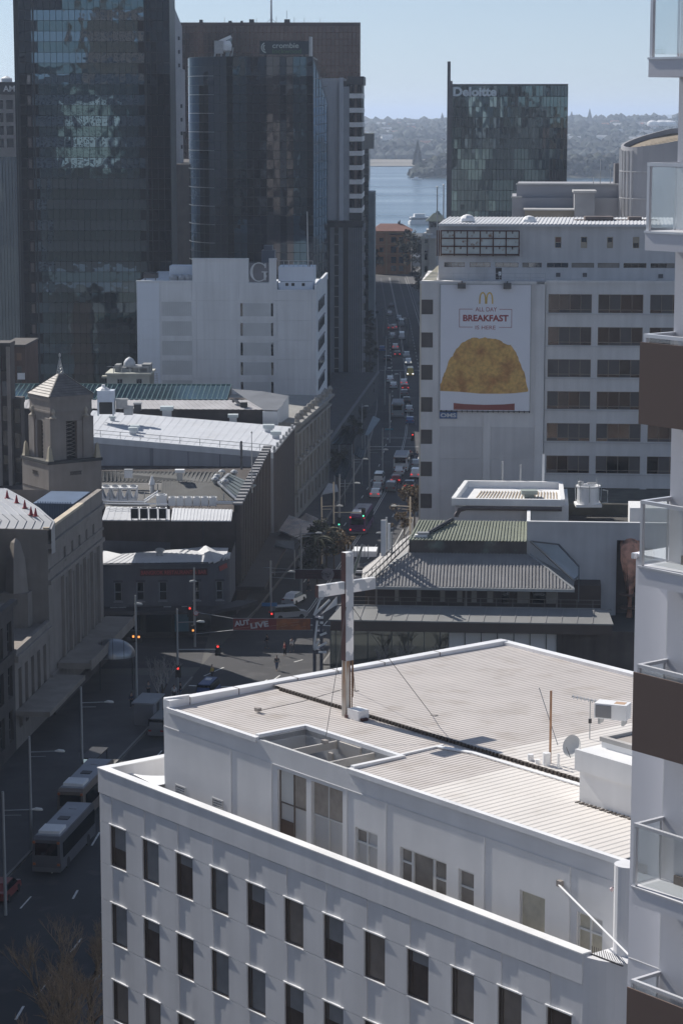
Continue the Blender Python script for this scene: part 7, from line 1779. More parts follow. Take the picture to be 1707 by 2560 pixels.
# ================================================================ street life
def ground_at(u, v, z=0.0):
    p = gz(u, v, z); return p
def place_on(u, v_top, ztop):
    """foot of a pole whose tip of known height shows at (u, v)"""
    p = gz(u, v_top, ztop); return Vector((p.x, p.y, 0))
pole_m = mat('pole_grey', (.34,.35,.36), .5, .4, var=.08); pole_y = mat('pole_cream', (.55,.47,.36), .6, .1, var=.08)
lens = mt('lamp_lens', (.6,.6,.58), .35)
red_l, grn_l, amb_l = glow('signal_red', (1,.06,.05), 1.2), glow('signal_green', (.15,1,.6), 1.2), glow('signal_amber', (1,.35,.08), 1.2)
tail_l, head_l = glow('tail_red', (.9,.05,.05), .8), glow('headlight_on', (1,.95,.85), 2)
def signal(parent, p, col, axis=-1):
    m = M(); m.box(p[0]-.22, p[0]+.22, p[1]-.12, p[1]+.12, p[2]-.6, p[2]+.6).box(p[0]-.3,p[0]+.3,p[1]+.1,p[1]+.13,p[2]-.7,p[2]+.7)
    h = obj('signal_head', m, black, parent)
    k = {'r': (.38, red_l), 'g': (-.38, grn_l), 'a': (0, amb_l)}[col]
    obj('signal_light', M().lathe([(.15,0),(.13,.03)], 8).mesh and M().box(p[0]-.1,p[0]+.1,p[1]-.17,p[1]-.12,p[2]+k[0]-.1,p[2]+k[0]+.1), k[1], h)
def lamp(label, u, v, ztop, arm_v=None, head_u=None, double=True, m_=None, extra=None, name='street_lamp', thick=.11, brace=True):
    b = place_on(u, v, ztop); t = thing(name, label, 'street lamp', loc=b); m_ = m_ or pole_m
    obj('pole', M().tube([(0,0,.1),(0,0,ztop*.5),(0,0,ztop)], [thick*1.25, thick*1.1, thick*.9], 8), m_, t)
    if arm_v:
        za = gy(u, arm_v, b.y).z; xh = gy(head_u, arm_v, b.y).x-b.x; s = 1 if xh > 0 else -1
        m = M(); m.tube([(0,0,za),(xh-s*.7,0,za+.08)], .05, 5)
        if brace: m.tube([(0,0,za-.4),(xh*.45,0,za-.38)], .035, 4)
        obj('arm', m, m_, t)
        obj('lamp_head', M().tube([(xh-s*.85,0,za+.08),(xh-s*.5,0,za+.12),(xh-s*.1,0,za+.08),(xh,0,za+.02)], [.06,.14,.12,.05], 8), lens, t)
    if extra: extra(t, b)
    return t
lamp('tall grey street lamp at the lower left corner by the near bus', 8, 1979, 10.1, 2026, 108)
lamp('grey street lamp behind the near bus, second from the lower left', 74, 1841, 10.1, 1880, 163)
lamp('grey street lamp in front of the theatre canopy, third from the lower left', 203, 1717, 10.1, 1757, 285)
def ex4(t, b):
    signal(t, (-.25,-.1,gy(336,1590,b.y).z), 'a'); signal(t, (.3,.1,gy(345,1592,b.y).z), 'a')
lamp('tall mast with small lamp and signals beside the barrel awning', 339, 1488, 13.2, 1512, 357, extra=ex4, brace=False)
def ex5(t, b):
    za = gy(545,1624,b.y).z; xa = gy(545,1624,b.y).x-b.x; obj('signal_arm', M().tube([(0,0,za),(xa,0,za)],.07,6), pole_m, t); signal(t,(xa,-.05,za),'r'); signal(t,(.05,-.2,gy(443,1678,b.y).z),'r')
lamp('signal mast with long arm and red lights beside the bare tree', 443, 1522, 9.2, 1556, 512, extra=ex5, name='signal_mast', brace=False)
def ex6(t, b):
    signal(t,(-.2,-.1,gy(478,1575,b.y).z),'a'); signal(t,(-.55,-.05,gy(470,1528,b.y).z),'r')
    zc = gy(490,1532,b.y).z; o = obj('no_turn_sign', M().add(*(lambda q:(q.v,q.f))(M().tube([(.15,-.14,zc),(.15,-.18,zc)],.32,16))), mt('sign_white', (.7,.68,.68), .6), t)
    m = M(); n = 20
    for i in range(n):
        a, c = 6.283*i/n, 6.283*(i+1)/n; m.face((.15+.32*math.cos(a),-.19,zc+.32*math.sin(a)),(.15+.32*math.cos(c),-.19,zc+.32*math.sin(c)),(.15+.25*math.cos(c),-.19,zc+.25*math.sin(c)),(.15+.25*math.cos(a),-.19,zc+.25*math.sin(a)))
    m.bar((-.06,-.19,zc+.2),(.36,-.19,zc-.2),.06,.02); obj('red_ring', m, mt('ring_red', (.45,.05,.05), .6), o)
lamp('lamp mast with amber light and round no turn sign before the restaurant', 486, 1419, 9.6, 1455, 474, extra=ex6, brace=False)
def ex7(t, b):
    z = gy(672,1511,b.y).z; obj('street_sign', M().box(-1.1,.75,-.1,-.05,z-.22,z+.22), mt('street_sign_blue', (.06,.2,.42), .5), t); signal(t,(.1,-.15,gy(680,1541,b.y).z),'r')
lamp('lamp mast carrying a blue street name plate above the banner', 677, 1402, 8.6, 1431, 738, extra=ex7, brace=False)
lamp('thin grey street lamp in front of the sunlit corrugated awnings', 752, 1311, 9.5, 1334, 805, double=True)
lamp('cream sunlit street lamp left of the purple bus', 804, 1243, 9.5, 1266, 857, m_=pole_y)
def ex10(t, b):
    z = gy(908,1281,b.y).z; x = gy(908,1281,b.y).x-b.x; obj('signal_arm', M().tube([(0,0,z),(x,0,z)],.07,6), pole_y, t); signal(t,(x,-.05,z-.1),'g'); signal(t,(-.1,-.15,gy(832,1320,b.y).z),'g')
lamp('cream signal mast with green lights reaching over the purple bus', 834, 1205, 9.5, extra=ex10, m_=pole_y, name='signal_mast')
def ex11(t, b): signal(t,(-.1,-.15,gy(847,1304,b.y).z),'g')
lamp('pale street lamp just behind the green signal mast', 849, 1185, 9.5, 1209, 900, extra=ex11)
lamp('grey double lamp post with a level cross arm over the left footpath', 884, 1148, 9.0, 1149, 920)
lamp('thin grey street lamp left of the queue of cars', 923, 1105, 9.0, 1125, 970)
def ex14(t, b):
    z = gy(1031,1095,b.y).z; x = gy(1031,1095,b.y).x-b.x; obj('signal_arm', M().tube([(0,0,z),(x,0,z)],.06,6), pole_m, t); signal(t,(x,-.05,z+.2),'r')
lamp('signal mast with a long arm and red light over the middle of the avenue', 956, 1070, 9.0, extra=ex14, name='signal_mast')
def ex15(t, b):
    z = gy(974,1073,b.y).z; obj('street_sign', M().box(-.9,.7,-.1,-.05,z-.16,z+.16), mt('street_sign_teal', (.08,.25,.34), .5), t)
lamp('tall lamp post with a small teal street plate far along the avenue', 974, 985, 9.5, extra=ex15)
lamp('cream street lamp with arm pointing left beside the pale office block', 1025, 1242, 9.5, 1266, 977, m_=pole_y)
lamp('street lamp with glowing pale head left of the white panel antennas', 966, 1310, 9.5, 1334, 940, m_=pole_y)
ORD_L = ('leftmost', 'nearest central', 'nearest right hand', 'middle', 'furthest left', 'furthest right hand')
for i, (u, v) in enumerate(((905,1010),(962,915),(1000,930),(965,840),(958,770),(1020,790))):
    lamp(ORD_L[i]+' small distant lamp post along the avenue', u, v, 8.5, v+6, u+(16 if u < 980 else -14), thick=.1, brace=False, name='street_lamp')['group'] = 'distant lamp posts along the avenue'
# ---------------------------------------------------------------- vehicles
def loft(profile, w0, inset):
    """side profile (x,z) swept across the width, upper points drawn in"""
    m = M(); zmax = max(p[1] for p in profile); zmin = min(p[1] for p in profile); n = len(profile)
    L = [(x, -(w0/2-inset*(z-zmin)/(zmax-zmin)), z) for x, z in profile]; Rr = [(x, -y, z) for x, y, z in L]
    m.v = L+Rr; m.f = [tuple(range(n)), tuple(range(2*n-1, n-1, -1))] + [(i, n+i, n+(i+1)%n, (i+1)%n) for i in range(n)]
    return m
glass_car = mirror_glass('car_glass', (.07,.08,.09), .05, .0, 1)
def car_meshes(kind):
    if kind == 'van': bp = [(-2.4,.3),(2.35,.3),(2.4,.95),(2.0,1.2),(1.5,2.0),(-2.3,2.05),(-2.42,1.0)]; gp = [(1.95,1.22),(1.5,1.92),(-2.32,1.95),(-2.36,1.25)]; L = 2.4
    elif kind == 'suv': bp = [(-2.2,.35),(2.2,.35),(2.25,.85),(1.3,1.02),(.75,1.68),(-1.9,1.72),(-2.22,1.0)]; gp = [(1.28,1.04),(.75,1.6),(-1.9,1.62),(-2.12,1.08)]; L = 2.25
    else: bp = [(-2.15,.3),(2.15,.3),(2.2,.72),(1.25,.9),(.55,1.42),(-1.15,1.45),(-1.75,.98),(-2.2,.95)]; gp = [(1.2,.93),(.55,1.36),(-1.15,1.38),(-1.68,1.0)]; L = 2.18
    body = loft(bp, 1.78, .28); gl = loft(gp, 1.66, .10)
    return body, gl, L
CM = {}
wheel_me = M().tube([(0,-.1,0),(0,.1,0)], .32, 12).mesh('wheel', black)
def paint(nm, c): return X[nm] if nm in X else mat(nm, c, .3, .1, var=.02)
paints = {'silver': (.42,.43,.44), 'white': (.72,.72,.72), 'black': (.03,.03,.035), 'red': (.19,.03,.03), 'blue': (.05,.10,.25), 'grey': (.16,.16,.17), 'yellow': (.5,.36,.08)}
def make_car(kind, col):
    k = (kind, col)
    if k not in CM:
        b, g, L = car_meshes(kind); CM[k] = (b.mesh('body', paint('paint_'+col, paints[col])), g.mesh('window', glass_car), L)
    return CM[k]
tl = M().box(-.05,.03,-.16,.16,-.09,.09); tl_off, tl_on = tl.mesh('tail_light', mt('tail_off', (.25,.02,.02), .4)), tl.mesh('tail_light', tail_l)
hl_off, hl_on = tl.mesh('headlight', mt('head_off', (.5,.5,.5), .3)), tl.mesh('headlight', head_l)
def street_dir(Y):
    x, _ = road_at(Y); x2, _ = road_at(Y+2); return math.atan2(2, x2-x)
def car(label, u, v, kind='car', col='silver', away=True, brake=False, lights=False, rot=None, group='cars along the avenue', name=None):
    p = gz(u, v, .02); bm_, gm_, L = make_car(kind, col)
    a = street_dir(p.y) if rot is None else rot
    if rot is None and not away: a += math.pi
    t = thing(name or ('parked_car' if False else {'van':'van','suv':'car','car':'car'}[kind]), label, 'van' if kind == 'van' else 'car', loc=(p.x, p.y, .02), rot=a, group=group)
    t.location.x += math.cos(a)*L*(1 if away and rot is None else 0) ; t.location.y += math.sin(a)*L*(1 if away and rot is None else 0)
    put('body', bm_, t); 
    for s in (1,): o = put('window', gm_, t); o.scale = (1.003,1.03,1.0)
    for x in (-L*.62, L*.62):
        for y in (-.8, .8): put('wheel', wheel_me, t, (x, y, .32))
    for y in (-.62, .62): put('tail_light', tl_on if brake else tl_off, t, (-L, y, .82)); put('headlight', hl_on if lights else hl_off, t, (L-.02, y, .68))
    return t
for a in (('white car far down the avenue just beyond the green signal', 974, 790, 'car','white',True),('red tail car far down the avenue beside the pale sunlit gap', 976, 826,'car','grey',True,True),('white hatch waiting behind two braking cars far away', 981, 847,'car','white',True),
          ('silver car braking in the far left lane near a red signal', 985, 824,'car','silver',True,True),('small silver car alone in the far left lane', 981, 846,'car','silver',True),('pair leader, white car braking in the far middle lane', 988, 874,'car','white',True,True),('dark car with white roof right behind the far braking pair', 993, 893,'car','black',True,True),
          ('silver oncoming car at the far crossing', 997, 800,'car','silver',False),('pale oncoming van at the far crossing', 1003, 815,'van','silver',False),('white oncoming van just below the far crossing', 1004, 848,'van','white',False),
          ('grey oncoming car ahead of the car with bright headlights', 1016, 893,'car','silver',False),('oncoming white car with bright headlights in the middle distance', 1020, 910,'car','white',False,False,True),('yellow oncoming taxi van with headlights on', 1025, 939,'van','yellow',False,False,True),
          ('white car in the left lane passing the dark street trees', 975, 957,'car','white',True),('second white car in the left lane passing the dark street trees', 983, 973,'car','white',True),('white car with red brake lights in the middle lane', 1009, 965,'car','white',True,True),
          ('red car braking right behind a white one in the middle lane', 1013, 978,'car','red',True,True),('silver topped car following in the middle lane', 1010, 992,'car','grey',True),('dark car with one bright light left of the pale office block', 1016, 1011,'car','black',True),
          ('white car close to the left edge of the pale office block', 1022, 1033,'car','silver',True),('dark blue car below the white one near the pale office block', 1024, 1062,'car','blue',True),
          ('white hatchback with amber tail lights right beside the pale office block', 1037, 1198,'suv','white',True,True),('silver car just ahead of the white hatchback by the office block', 1039, 1172,'car','silver',True),
          ('red car queued behind the white truck', 988, 1212,'car','red',True,True),('pale car between the red car and the white truck', 996, 1190,'car','white',True),('dark car braking right of the lane line near the junction', 1021, 1226,'car','black',True,True),
          ('grey green wagon waiting left of the lane line', 975, 1232,'suv','grey',True),('white van oncoming on the left beside the bus lane', 945, 1214,'van','white',True),('silver car behind the white van in the bus lane', 941, 1232,'car','silver',True),('white and red car nearest the junction in the bus lane', 936, 1247,'car','white',True,True),
          ('dark car lost in shade in the far left lane', 968, 905,'car','black',True),('blue car in shade far away beside the left kerb', 955, 880,'car','blue',True),('grey car far away at the bend of the avenue', 978, 770,'car','grey',True)): car(*a)
car('white car turning at the crossing above the blue street sign', 735, 1507, 'car', 'white', rot=R(70), group='cars at the crossing')
car('silver car with red tail light above the long orange banner', 722, 1546, 'suv', 'silver', rot=R(20), brake=True, group='cars at the crossing')
car('dark red car cut off by the left picture edge', -10, 2262, 'car', 'red', group='cars at the crossing')
car('dim grey van parked beside the white building corner', 405, 1832, 'van', 'grey', rot=R(80), group='cars at the crossing')
car('bright blue van with a white roof hatch behind the white building roof', 522, 1745, 'van', 'blue', rot=R(80), group='cars at the crossing')
p = gz(522,1716,2.06); hv = [o for o in bpy.data.objects if o.get('label','').startswith('bright blue van')][0]
put('roof_hatch', M().box(-.4,.4,-.3,.3,2.05,2.15).mesh('roof_hatch', white_clean), hv)
def bus(label, u, v, bodyc, roofc, L=11.0, lights=True, hgt=3.2, name='bus', w=2.5, rear_unit=True):
    p = gz(u, v, .02); a = street_dir(p.y); t = thing(name, label, name, loc=(p.x, p.y, .02), rot=a)
    b = loft([(0,.35),(L,.35),(L+.05,1.2),(L-.15,hgt-.15),(L-.45,hgt),(.3,hgt),(0,hgt-.2),(-.05,1.0)], w, .12); obj('body', b, bodyc, t)
    obj('roof_panel', M().box(.5,L-.7,-w/2+.22,w/2-.22,hgt,hgt+.06), roofc, t)
    m = M(); m.box(.8,L-.3,-w/2-.01,-w/2+.06,1.35,2.6).box(.8,L-.3,w/2-.06,w/2+.01,1.35,2.6); obj('side_window', m, glass_car, t)
    obj('rear_window', M().box(-.07,.0,-w/2+.3,w/2-.3,1.7,2.7), glass_car, t); obj('windscreen', M().box(L,L+.07,-w/2+.15,w/2-.15,1.2,2.8), glass_car, t)
    m = M(); m.box(.9,2.9,-w/2+.35,w/2-.35,hgt+.06,hgt+.32); 
    if rear_unit: obj('roof_unit', m, white_paint, t); obj('roof_hatch', M().box(5.0,5.9,-.45,.45,hgt+.06,hgt+.14), dark_metal, t); obj('roof_hatch', M().box(8.2,8.9,-.35,.35,hgt+.06,hgt+.12), roofc, t)
    for x in (2.2, L-2.4):
        for y in (-w/2+.12, w/2-.12): put('wheel', M().tube([(0,-.13,0),(0,.13,0)],.48,14).mesh('wheel', black), t, (x, y, .48))
    for y in (-w/2+.22, w/2-.22):
        for z in (.95, hgt-.4): put('tail_light', M().box(-.1,0,-.11,.11,-.1,.1).mesh('tail_light', tail_l if lights else mt('tail_amber', (.35,.10,.03), .5)), t, (0, y, z))
    obj('bumper', M().box(-.12,.0,-w/2+.05,w/2-.05,.3,.65), mt('bumper_grey', (.12,.12,.13), .6), t)
    return t
bus('purple bus seen from behind stopped under the green signal', 893, 1340, mat('bus_purple', (.07,.02,.09), .5, var=.1), mt('bus_roof_grey', (.30,.29,.31), .6))
bus('white roofed bus nearest the camera in the shaded street at lower left', 118, 2188, mat('bus_body_grey', (.09,.09,.1), .5), mt('bus_roof_white', (.30,.31,.34), .6), lights=False)
bus('second white roofed bus ahead, partly hidden by the white building', 178, 2062, mat('bus_body_orange', (.16,.13,.11), .5), mt('bus_roof_white'), lights=False)
bus('white box truck ahead of the red car in the queue', 1000, 1182, mt('truck_white', (.6,.6,.6), .6), mt('bus_roof_white'), L=7.5, hgt=3.0, name='truck', lights=False, rear_unit=False)
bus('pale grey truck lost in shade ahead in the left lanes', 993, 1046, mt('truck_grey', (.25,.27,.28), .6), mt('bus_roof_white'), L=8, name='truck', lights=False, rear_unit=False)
# ---------------------------------------------------------------- trees
bark = mat('bark', (.09,.07,.055), .9, var=.2, scale=3); twig = mat('twig_brown', (.25,.185,.125), .9, var=.25, scale=2)
def bare_tree(seed, h, spread, m_twig, levels=5):
    rg = random.Random(seed); tr, tw = M(), M()
    def grow(p, d, L, r, lv):
        q = p+d*L; mid = p+d*L*.5+Vector((rg.uniform(-1,1),rg.uniform(-1,1),0))*L*.06
        (tr if lv < 2 else tw).tube([p, mid, q], [r, r*.85, r*.65], 5 if lv < 2 else 3, cap=False)
        if lv >= levels: return
        for k in range(3 if lv < 1 else rg.choice((2,3,3))):
            nd = (d+Vector((rg.uniform(-1,1),rg.uniform(-1,1),rg.uniform(-.1,.7)))*spread).normalized(); grow(q if k else mid, nd, L*rg.uniform(.6,.85), r*.66, lv+1)
    grow(Vector((0,0,0)), Vector((0,0,1)), h*.28, h*.018, 0); return tr, tw
BT = []
for s in range(3):
    tr, tw = bare_tree(30+s, 9.5, .62, twig, 7); BT.append((tr.mesh('trunk', bark), tw.mesh('crown', twig)))
tr, tw = bare_tree(77, 8.0, .75, twig, 6); BT2 = (tr.mesh('trunk', bark), tw.mesh('crown', mat('twig_grey', (.30,.28,.26), .85, var=.2)))
for (u, v, z, k, lb) in ((222,2245,9.3,0,'bare brown winter tree closest to the white building corner'),(170,2300,9.3,1,'bare brown winter tree left of the one touching the white building'),(120,2420,9.0,2,'bare twiggy tree lowest at the left bottom'),(215,2420,8.8,1,'bare brown tree at the bottom edge beside the white facade'),(190,2500,9.2,0,'bare tree cut by the bottom picture edge'),(140,2330,9.2,1,'bare tree between the two brown trees at the lower left'),(228,2330,9.0,2,'bare tree touching the left edge of the white facade'),(95,2500,9.0,0,'bare tree furthest left at the bottom edge'),(160,2400,9.0,2,'bare tree in the middle of the lower left clump')):
    b = place_on(u, v, z); t = thing('bare_tree', lb, 'tree', loc=b, rot=k*1.3+u, group='bare winter street trees'); put('trunk', BT[k][0], t); put('crown', BT[k][1], t)
b = gz(405,1790,0); t = thing('bare_tree', 'bare grey leafless tree at the crossing in front of the restaurant', 'tree', loc=b); put('trunk', BT2[0], t); put('crown', BT2[1], t)
def leafy(seed, h, w, n, leafm):
    rg = random.Random(seed); tr = M(); tr.tube([(0,0,0),(.1,0,h*.4),(0,.1,h*.75)], [.16,.12,.05], 6); cr = M()
    for k in range(5):
        a = k*1.256+rg.random(); tr.tube([(.05,0,h*(.35+.07*k)),(math.cos(a)*w*.5,math.sin(a)*w*.5,h*(.55+.07*k))],[.07,.02],4)
    cl = [(Vector((rg.gauss(0,.38)*w, rg.gauss(0,.38)*w, h*(.42+.52*rg.random()))), rg.uniform(.5,1.1)*w*.35) for _ in range(16)]
    for _ in range(n):
        c, r = rg.choice(cl); d = Vector((rg.gauss(0,1),rg.gauss(0,1),rg.gauss(0,.8))).normalized()*r*rg.random()**.4; p = c+d; s = rg.uniform(.16,.34)
        a = Vector((rg.uniform(-1,1),rg.uniform(-1,1),rg.uniform(-.6,.6))).normalized(); b2 = a.cross(Vector((rg.uniform(-1,1),rg.uniform(-1,1),1))).normalized()
        cr.face(p-a*s, p+b2*s*.5, p+a*s, p-b2*s*.5)
    return tr.mesh('trunk', bark), cr.mesh('crown', leafm)
leafA = mat('leaf_dark', (.035,.04,.022), .8, var=.35, scale=1.5, island=.45); leafB = mat('leaf_autumn', (.13,.085,.035), .8, var=.35, scale=1.5, island=.5)
LT = [leafy(5, 8, 3.0, 1500, leafA), leafy(6, 9.5, 3.4, 1700, leafA), leafy(7, 7.5, 2.8, 1300, leafB)]
def tree(lb, x, y, k, s=1.0, group='street trees along the avenue'):
    t = thing('street_tree', lb, 'tree', loc=(x, y, .1), rot=x*3+y, group=group); t.scale = (s, s, s); put('trunk', LT[k][0], t); put('crown', LT[k][1], t); return t
rt_ = random.Random(2)
ORD = ['first','second','third','fourth','fifth','sixth','seventh','eighth','ninth','tenth','eleventh','twelfth','thirteenth','fourteenth','fifteenth','sixteenth']
for i in range(14):
    Y = 405+i*38; x, w = road_at(Y); tree(ORD[i]+' dark tree from the near end of the left footpath row', x-w-2.2, Y, i%2, rt_.uniform(.5,.75))
for i in range(14):
    Y = 372+i*40; x, w = road_at(Y); tree(ORD[i]+' tree from the near end of the right footpath row', x+w+2.4, Y, 2 if i < 3 else i%2, rt_.uniform(.6,.85))
for u, v, k, s, lb in ((1035,1330,2,1.0,'golden brown tree lit by the sun at the pale office corner'),(1046,1322,2,.9,'golden tree hugging the left wall of the pale office block'),(1010,1352,2,.6,'yellow green shrub below the cream lamp'),(800,1440,1,.85,'leafy dark tree left of the cross top'),(835,1430,2,.8,'golden leafy tree behind the top of the cross'),(772,1470,0,.7,'dark leafy tree under the corrugated awnings'),(860,1420,2,.6,'small brown tree right of the footpath crowd'),(1030,690,1,1.9,'big dark tree at the foot of the brick ferry building'),(1052,692,0,1.7,'dark tree beside the white wharf at the street end'),(918,720,1,1.8,'dark tree at the left end of the far street'),(930,700,0,1.6,'dark tree left of the brick ferry building')):
    p = gz(u, v, 0); tree(lb, p.x, p.y, k, s, 'single trees near the avenue')
def palm(lb, u, v, h):
    p = gz(u, v, 0); t = thing('palm_tree', lb, 'tree', loc=p); obj('trunk', M().tube([(0,0,0),(.1,0,h*.6),(0,0,h)],[.16,.13,.11],7), bark, t); m = M(); rg = random.Random(u)
    for k in range(15):
        a = k*.42*6.283+rg.random(); up = rg.uniform(.2,1.1); pr = None
        for s in range(6):
            f = s/5; q = Vector((math.cos(a)*f*2.6, math.sin(a)*f*2.6, h+up*f*2.0-1.9*f*f)); w = .32*(1-f)+.05
            n = Vector((-math.sin(a), math.cos(a), 0))*w
            if pr: m.face(pr[0]-pr[1], pr[0]+pr[1], q+n-Vector((0,0,.1)), q-n-Vector((0,0,.1)))
            pr = (q, n)
    obj('crown', m, mat('palm_leaf', (.075,.07,.03), .7, var=.3, scale=2) if 'palm_leaf' not in X else X['palm_leaf'], t)
palm('palm with drooping fronds on the footpath left of the cross', 793, 1462, 6.2); palm('second palm nearer the sunlit awnings', 815, 1425, 5.6); palm('small palm at the left edge of the footpath trees', 778, 1435, 5.0)
# ---------------------------------------------------------------- people
def skin_mesh(verts, edges, radii, root=0, sub=1):
    me = bpy.data.meshes.new('s'); me.from_pydata(verts, edges, []); o = bpy.data.objects.new('s', me); COL.objects.link(o)
    md = o.modifiers.new('k', 'SKIN'); sd_ = o.modifiers.new('s', 'SUBSURF'); sd_.levels = sub; sd_.render_levels = sub
    for i, r in enumerate(radii): me.skin_vertices[0].data[i].radius = (r, r) if not isinstance(r, tuple) else r
    me.skin_vertices[0].data[root].use_root = True
    dg = bpy.context.evaluated_depsgraph_get(); dg.update(); out = bpy.data.meshes.new_from_object(o.evaluated_get(dg)); bpy.data.objects.remove(o); return out
def person_meshes(stride=.28, swing=.22):
    J = [(0,0,.92),(0,0,1.15),(0,.0,1.38),(0,.01,1.5),(0,.03,1.62),(0,.03,1.72),
         (.1,0,.88),(.1,stride*.4,.5),(.1,stride*.9-.05,.09),(.1,stride*.9+.12,.04), (-.1,0,.88),(-.1,-stride*.2,.5),(-.1,-stride,.12),(-.1,-stride+.14,.05),
         (.19,0,1.40),(.24,-swing*.4,1.13),(.25,-swing*.4+.12,.9),(.25,-swing*.4+.16,.8), (-.19,0,1.40),(-.24,swing*.5,1.13),(-.25,swing+.05,.92),(-.25,swing+.1,.84)]
    E = [(0,1),(1,2),(2,3),(3,4),(4,5),(0,6),(6,7),(7,8),(8,9),(0,10),(10,11),(11,12),(12,13),(2,14),(14,15),(15,16),(16,17),(2,18),(18,19),(19,20),(20,21)]
    Rr = [(.15,.11),(.14,.10),(.16,.10),.055,.085,.08, .085,.06,.042,.035, .085,.06,.042,.035, .055,.042,.035,.03, .055,.042,.035,.03]
    body = skin_mesh(J, E, Rr)
    jk = skin_mesh([J[0],J[1],J[2],(0,0,1.44),J[14],J[15],J[16],J[18],J[19],J[20]], [(0,1),(1,2),(2,3),(2,4),(4,5),(5,6),(2,7),(7,8),(8,9)], [(.17,.13),(.16,.125),(.18,.125),.07,.075,.058,.05,.075,.058,.05])
    tr = skin_mesh([(0,0,.95),J[6],J[7],(J[8][0],J[8][1],.14),J[10],J[11],(J[12][0],J[12][1],.17)], [(0,1),(1,2),(2,3),(0,4),(4,5),(5,6)], [(.155,.12),.105,.078,.062,.105,.078,.062])
    hair = M(); 
    for q in ICO[0]:
        pass
    hr_ = M(); v = [(p_[0]*.098, .02+p_[1]*.105, 1.705+max(p_[2],-.25)*.10) for p_ in ICO[0]]; hr_.add(v, ICO[1]); return body, jk, tr, hr_
PB, PJ, PT_, PHr = person_meshes(); PB2, PJ2, PT2, PHr2 = person_meshes(.10, .05)
skinm = mat('skin', (.42,.27,.2), .6, var=.05); hairm = mat('hair_dark', (.03,.022,.018), .7)
for me in (PB, PB2): me.materials.clear(); me.materials.append(skinm)
cloth = {'black': (.02,.02,.024), 'navy': (.03,.04,.09), 'yellow': (.5,.36,.05), 'white': (.6,.6,.6), 'red': (.3,.04,.04), 'grey': (.16,.16,.17), 'denim': (.06,.09,.16)}
cm_ = {k: mat('cloth_'+k, c, .85, var=.1, scale=5) for k, c in cloth.items()}
GM = {}
def garment(me, key, kc):
    if (key, kc) not in GM: q = me.copy(); q.materials.clear(); q.materials.append(cm_[kc]); GM[(key, kc)] = q
    return GM[(key, kc)]
def person(lb, u, v, top, leg, walk=True, rot=0, z=.02, loc=None):
    p = gz(u, v, z) if loc is None else loc; t = thing('person', lb, 'person', loc=(p[0], p[1], z), rot=rot, group='people in the street')
    b, j, tr, h = (PB, PJ, PT_, PHr) if walk else (PB2, PJ2, PT2, PHr2)
    o = put('body', b, t); put('jacket', garment(j, 'j%d' % walk, top), o); put('trousers', garment(tr, 't%d' % walk, leg), o); put('hair', PHM, o)
PHM = PHr.mesh('hair', hairm)
for a in (('person in a dark jacket striding across the sunlit patch of the crossing', 692, 1676, 'black', 'denim', True, R(200)),('person in a yellow jacket waiting in shade beside the sunlit patch', 531, 1700, 'yellow', 'black', False, 1.0),
          ('person in white walking in the shaded part of the crossing', 730, 1630, 'white', 'grey', True, 2.6),('person in dark clothes in the shaded crossing left of the white one', 668, 1622, 'black', 'grey', True, 1.2),('person in red standing in shade near the crossing centre', 712, 1640, 'red', 'black', False, 2.0),
          ('person in grey at the kerb below the bare tree', 372, 1742, 'grey', 'black', False, .4),('person in navy walking below the theatre canopy', 330, 1770, 'navy', 'black', True, 3.0),('person in black waiting at the red signal mast', 452, 1745, 'black', 'denim', False, 1.4),('person in white and black by the signal mast', 436, 1752, 'white', 'black', True, .2),
          ('person in black under the sunlit awnings', 772, 1478, 'black', 'black', True, 2.2),('person in red on the footpath left of the cross', 842, 1352, 'red', 'denim', True, 1.8),('person in white in warm light near the palm', 826, 1392, 'white', 'grey', True, 1.1),('person in black crossing ahead of the truck', 1018, 1150, 'black', 'black', True, 0),('person in grey crossing beside the office block', 1030, 1150, 'grey', 'black', True, 3),('person in navy crossing far right', 1042, 1152, 'navy', 'denim', True, .3),('person in red crossing in the crowd ahead', 1024, 1146, 'red', 'black', True, 2.8)): person(*a)
# a worker by the cones
q = fV.wor(13.5, .9, zV-2.5); 
t = thing('person', 'worker in a pale vest crouched by the stone tower above the shiny roof', 'person', loc=q, rot=.5, group='people in the street'); o = put('body', PB2, t); put('jacket', garment(PJ2,'j0','white'), o); put('trousers', garment(PT2,'t0','grey'), o); put('hair', PHM, o)
# ---------------------------------------------------------------- banners, awnings, shelter
def banner(lb, u0, v0, u1, v1, Y, col, name='banner'):
    a, b = gy(u0, v0, Y), gy(u1, v1, Y); f = Fr((a.x, Y), 0); t = thing(name, lb, 'banner', f); w = b.x-a.x
    obj('sheet', M().box(0, w, -.02, .02, b.z, a.z), col, t); return t, w, b.z, a.z
bt, w, z0, z1 = banner('long red banner reading AUT LIVE stretched across the crossing', 583, 1546, 776, 1575, 266, mat('banner_red', (.20,.035,.03), .7, var=.15, scale=.6))
h = z1-z0
obj('orange_field', M().box(w*.56, w*.995, -.03, -.021, z0+.02, z1-.02), mat('banner_orange', (.33,.11,.035), .7, var=.35, scale=1.5), bt)
lp = mt('banner_letter', (.55,.52,.52), .6)
text('AUT', w*.20, h*.46, lp, bt, w*.02, -.045, z0+h*.30, name='lettering', depth=.01, bold=.04, roty=R(-8)); text('LIVE', w*.235, h*.50, lp, bt, w*.23, -.045, z0+h*.10, depth=.01, bold=.04, roty=R(-8))
m = M(); m.bar((w*.02,-.05,z0+h*.12),(w*.25,-.05,z0+h*.30),.09,.02); m.bar((w*.19,-.05,z0+h*.5),(w*.45,-.05,z0+h*.92),.06,.02)
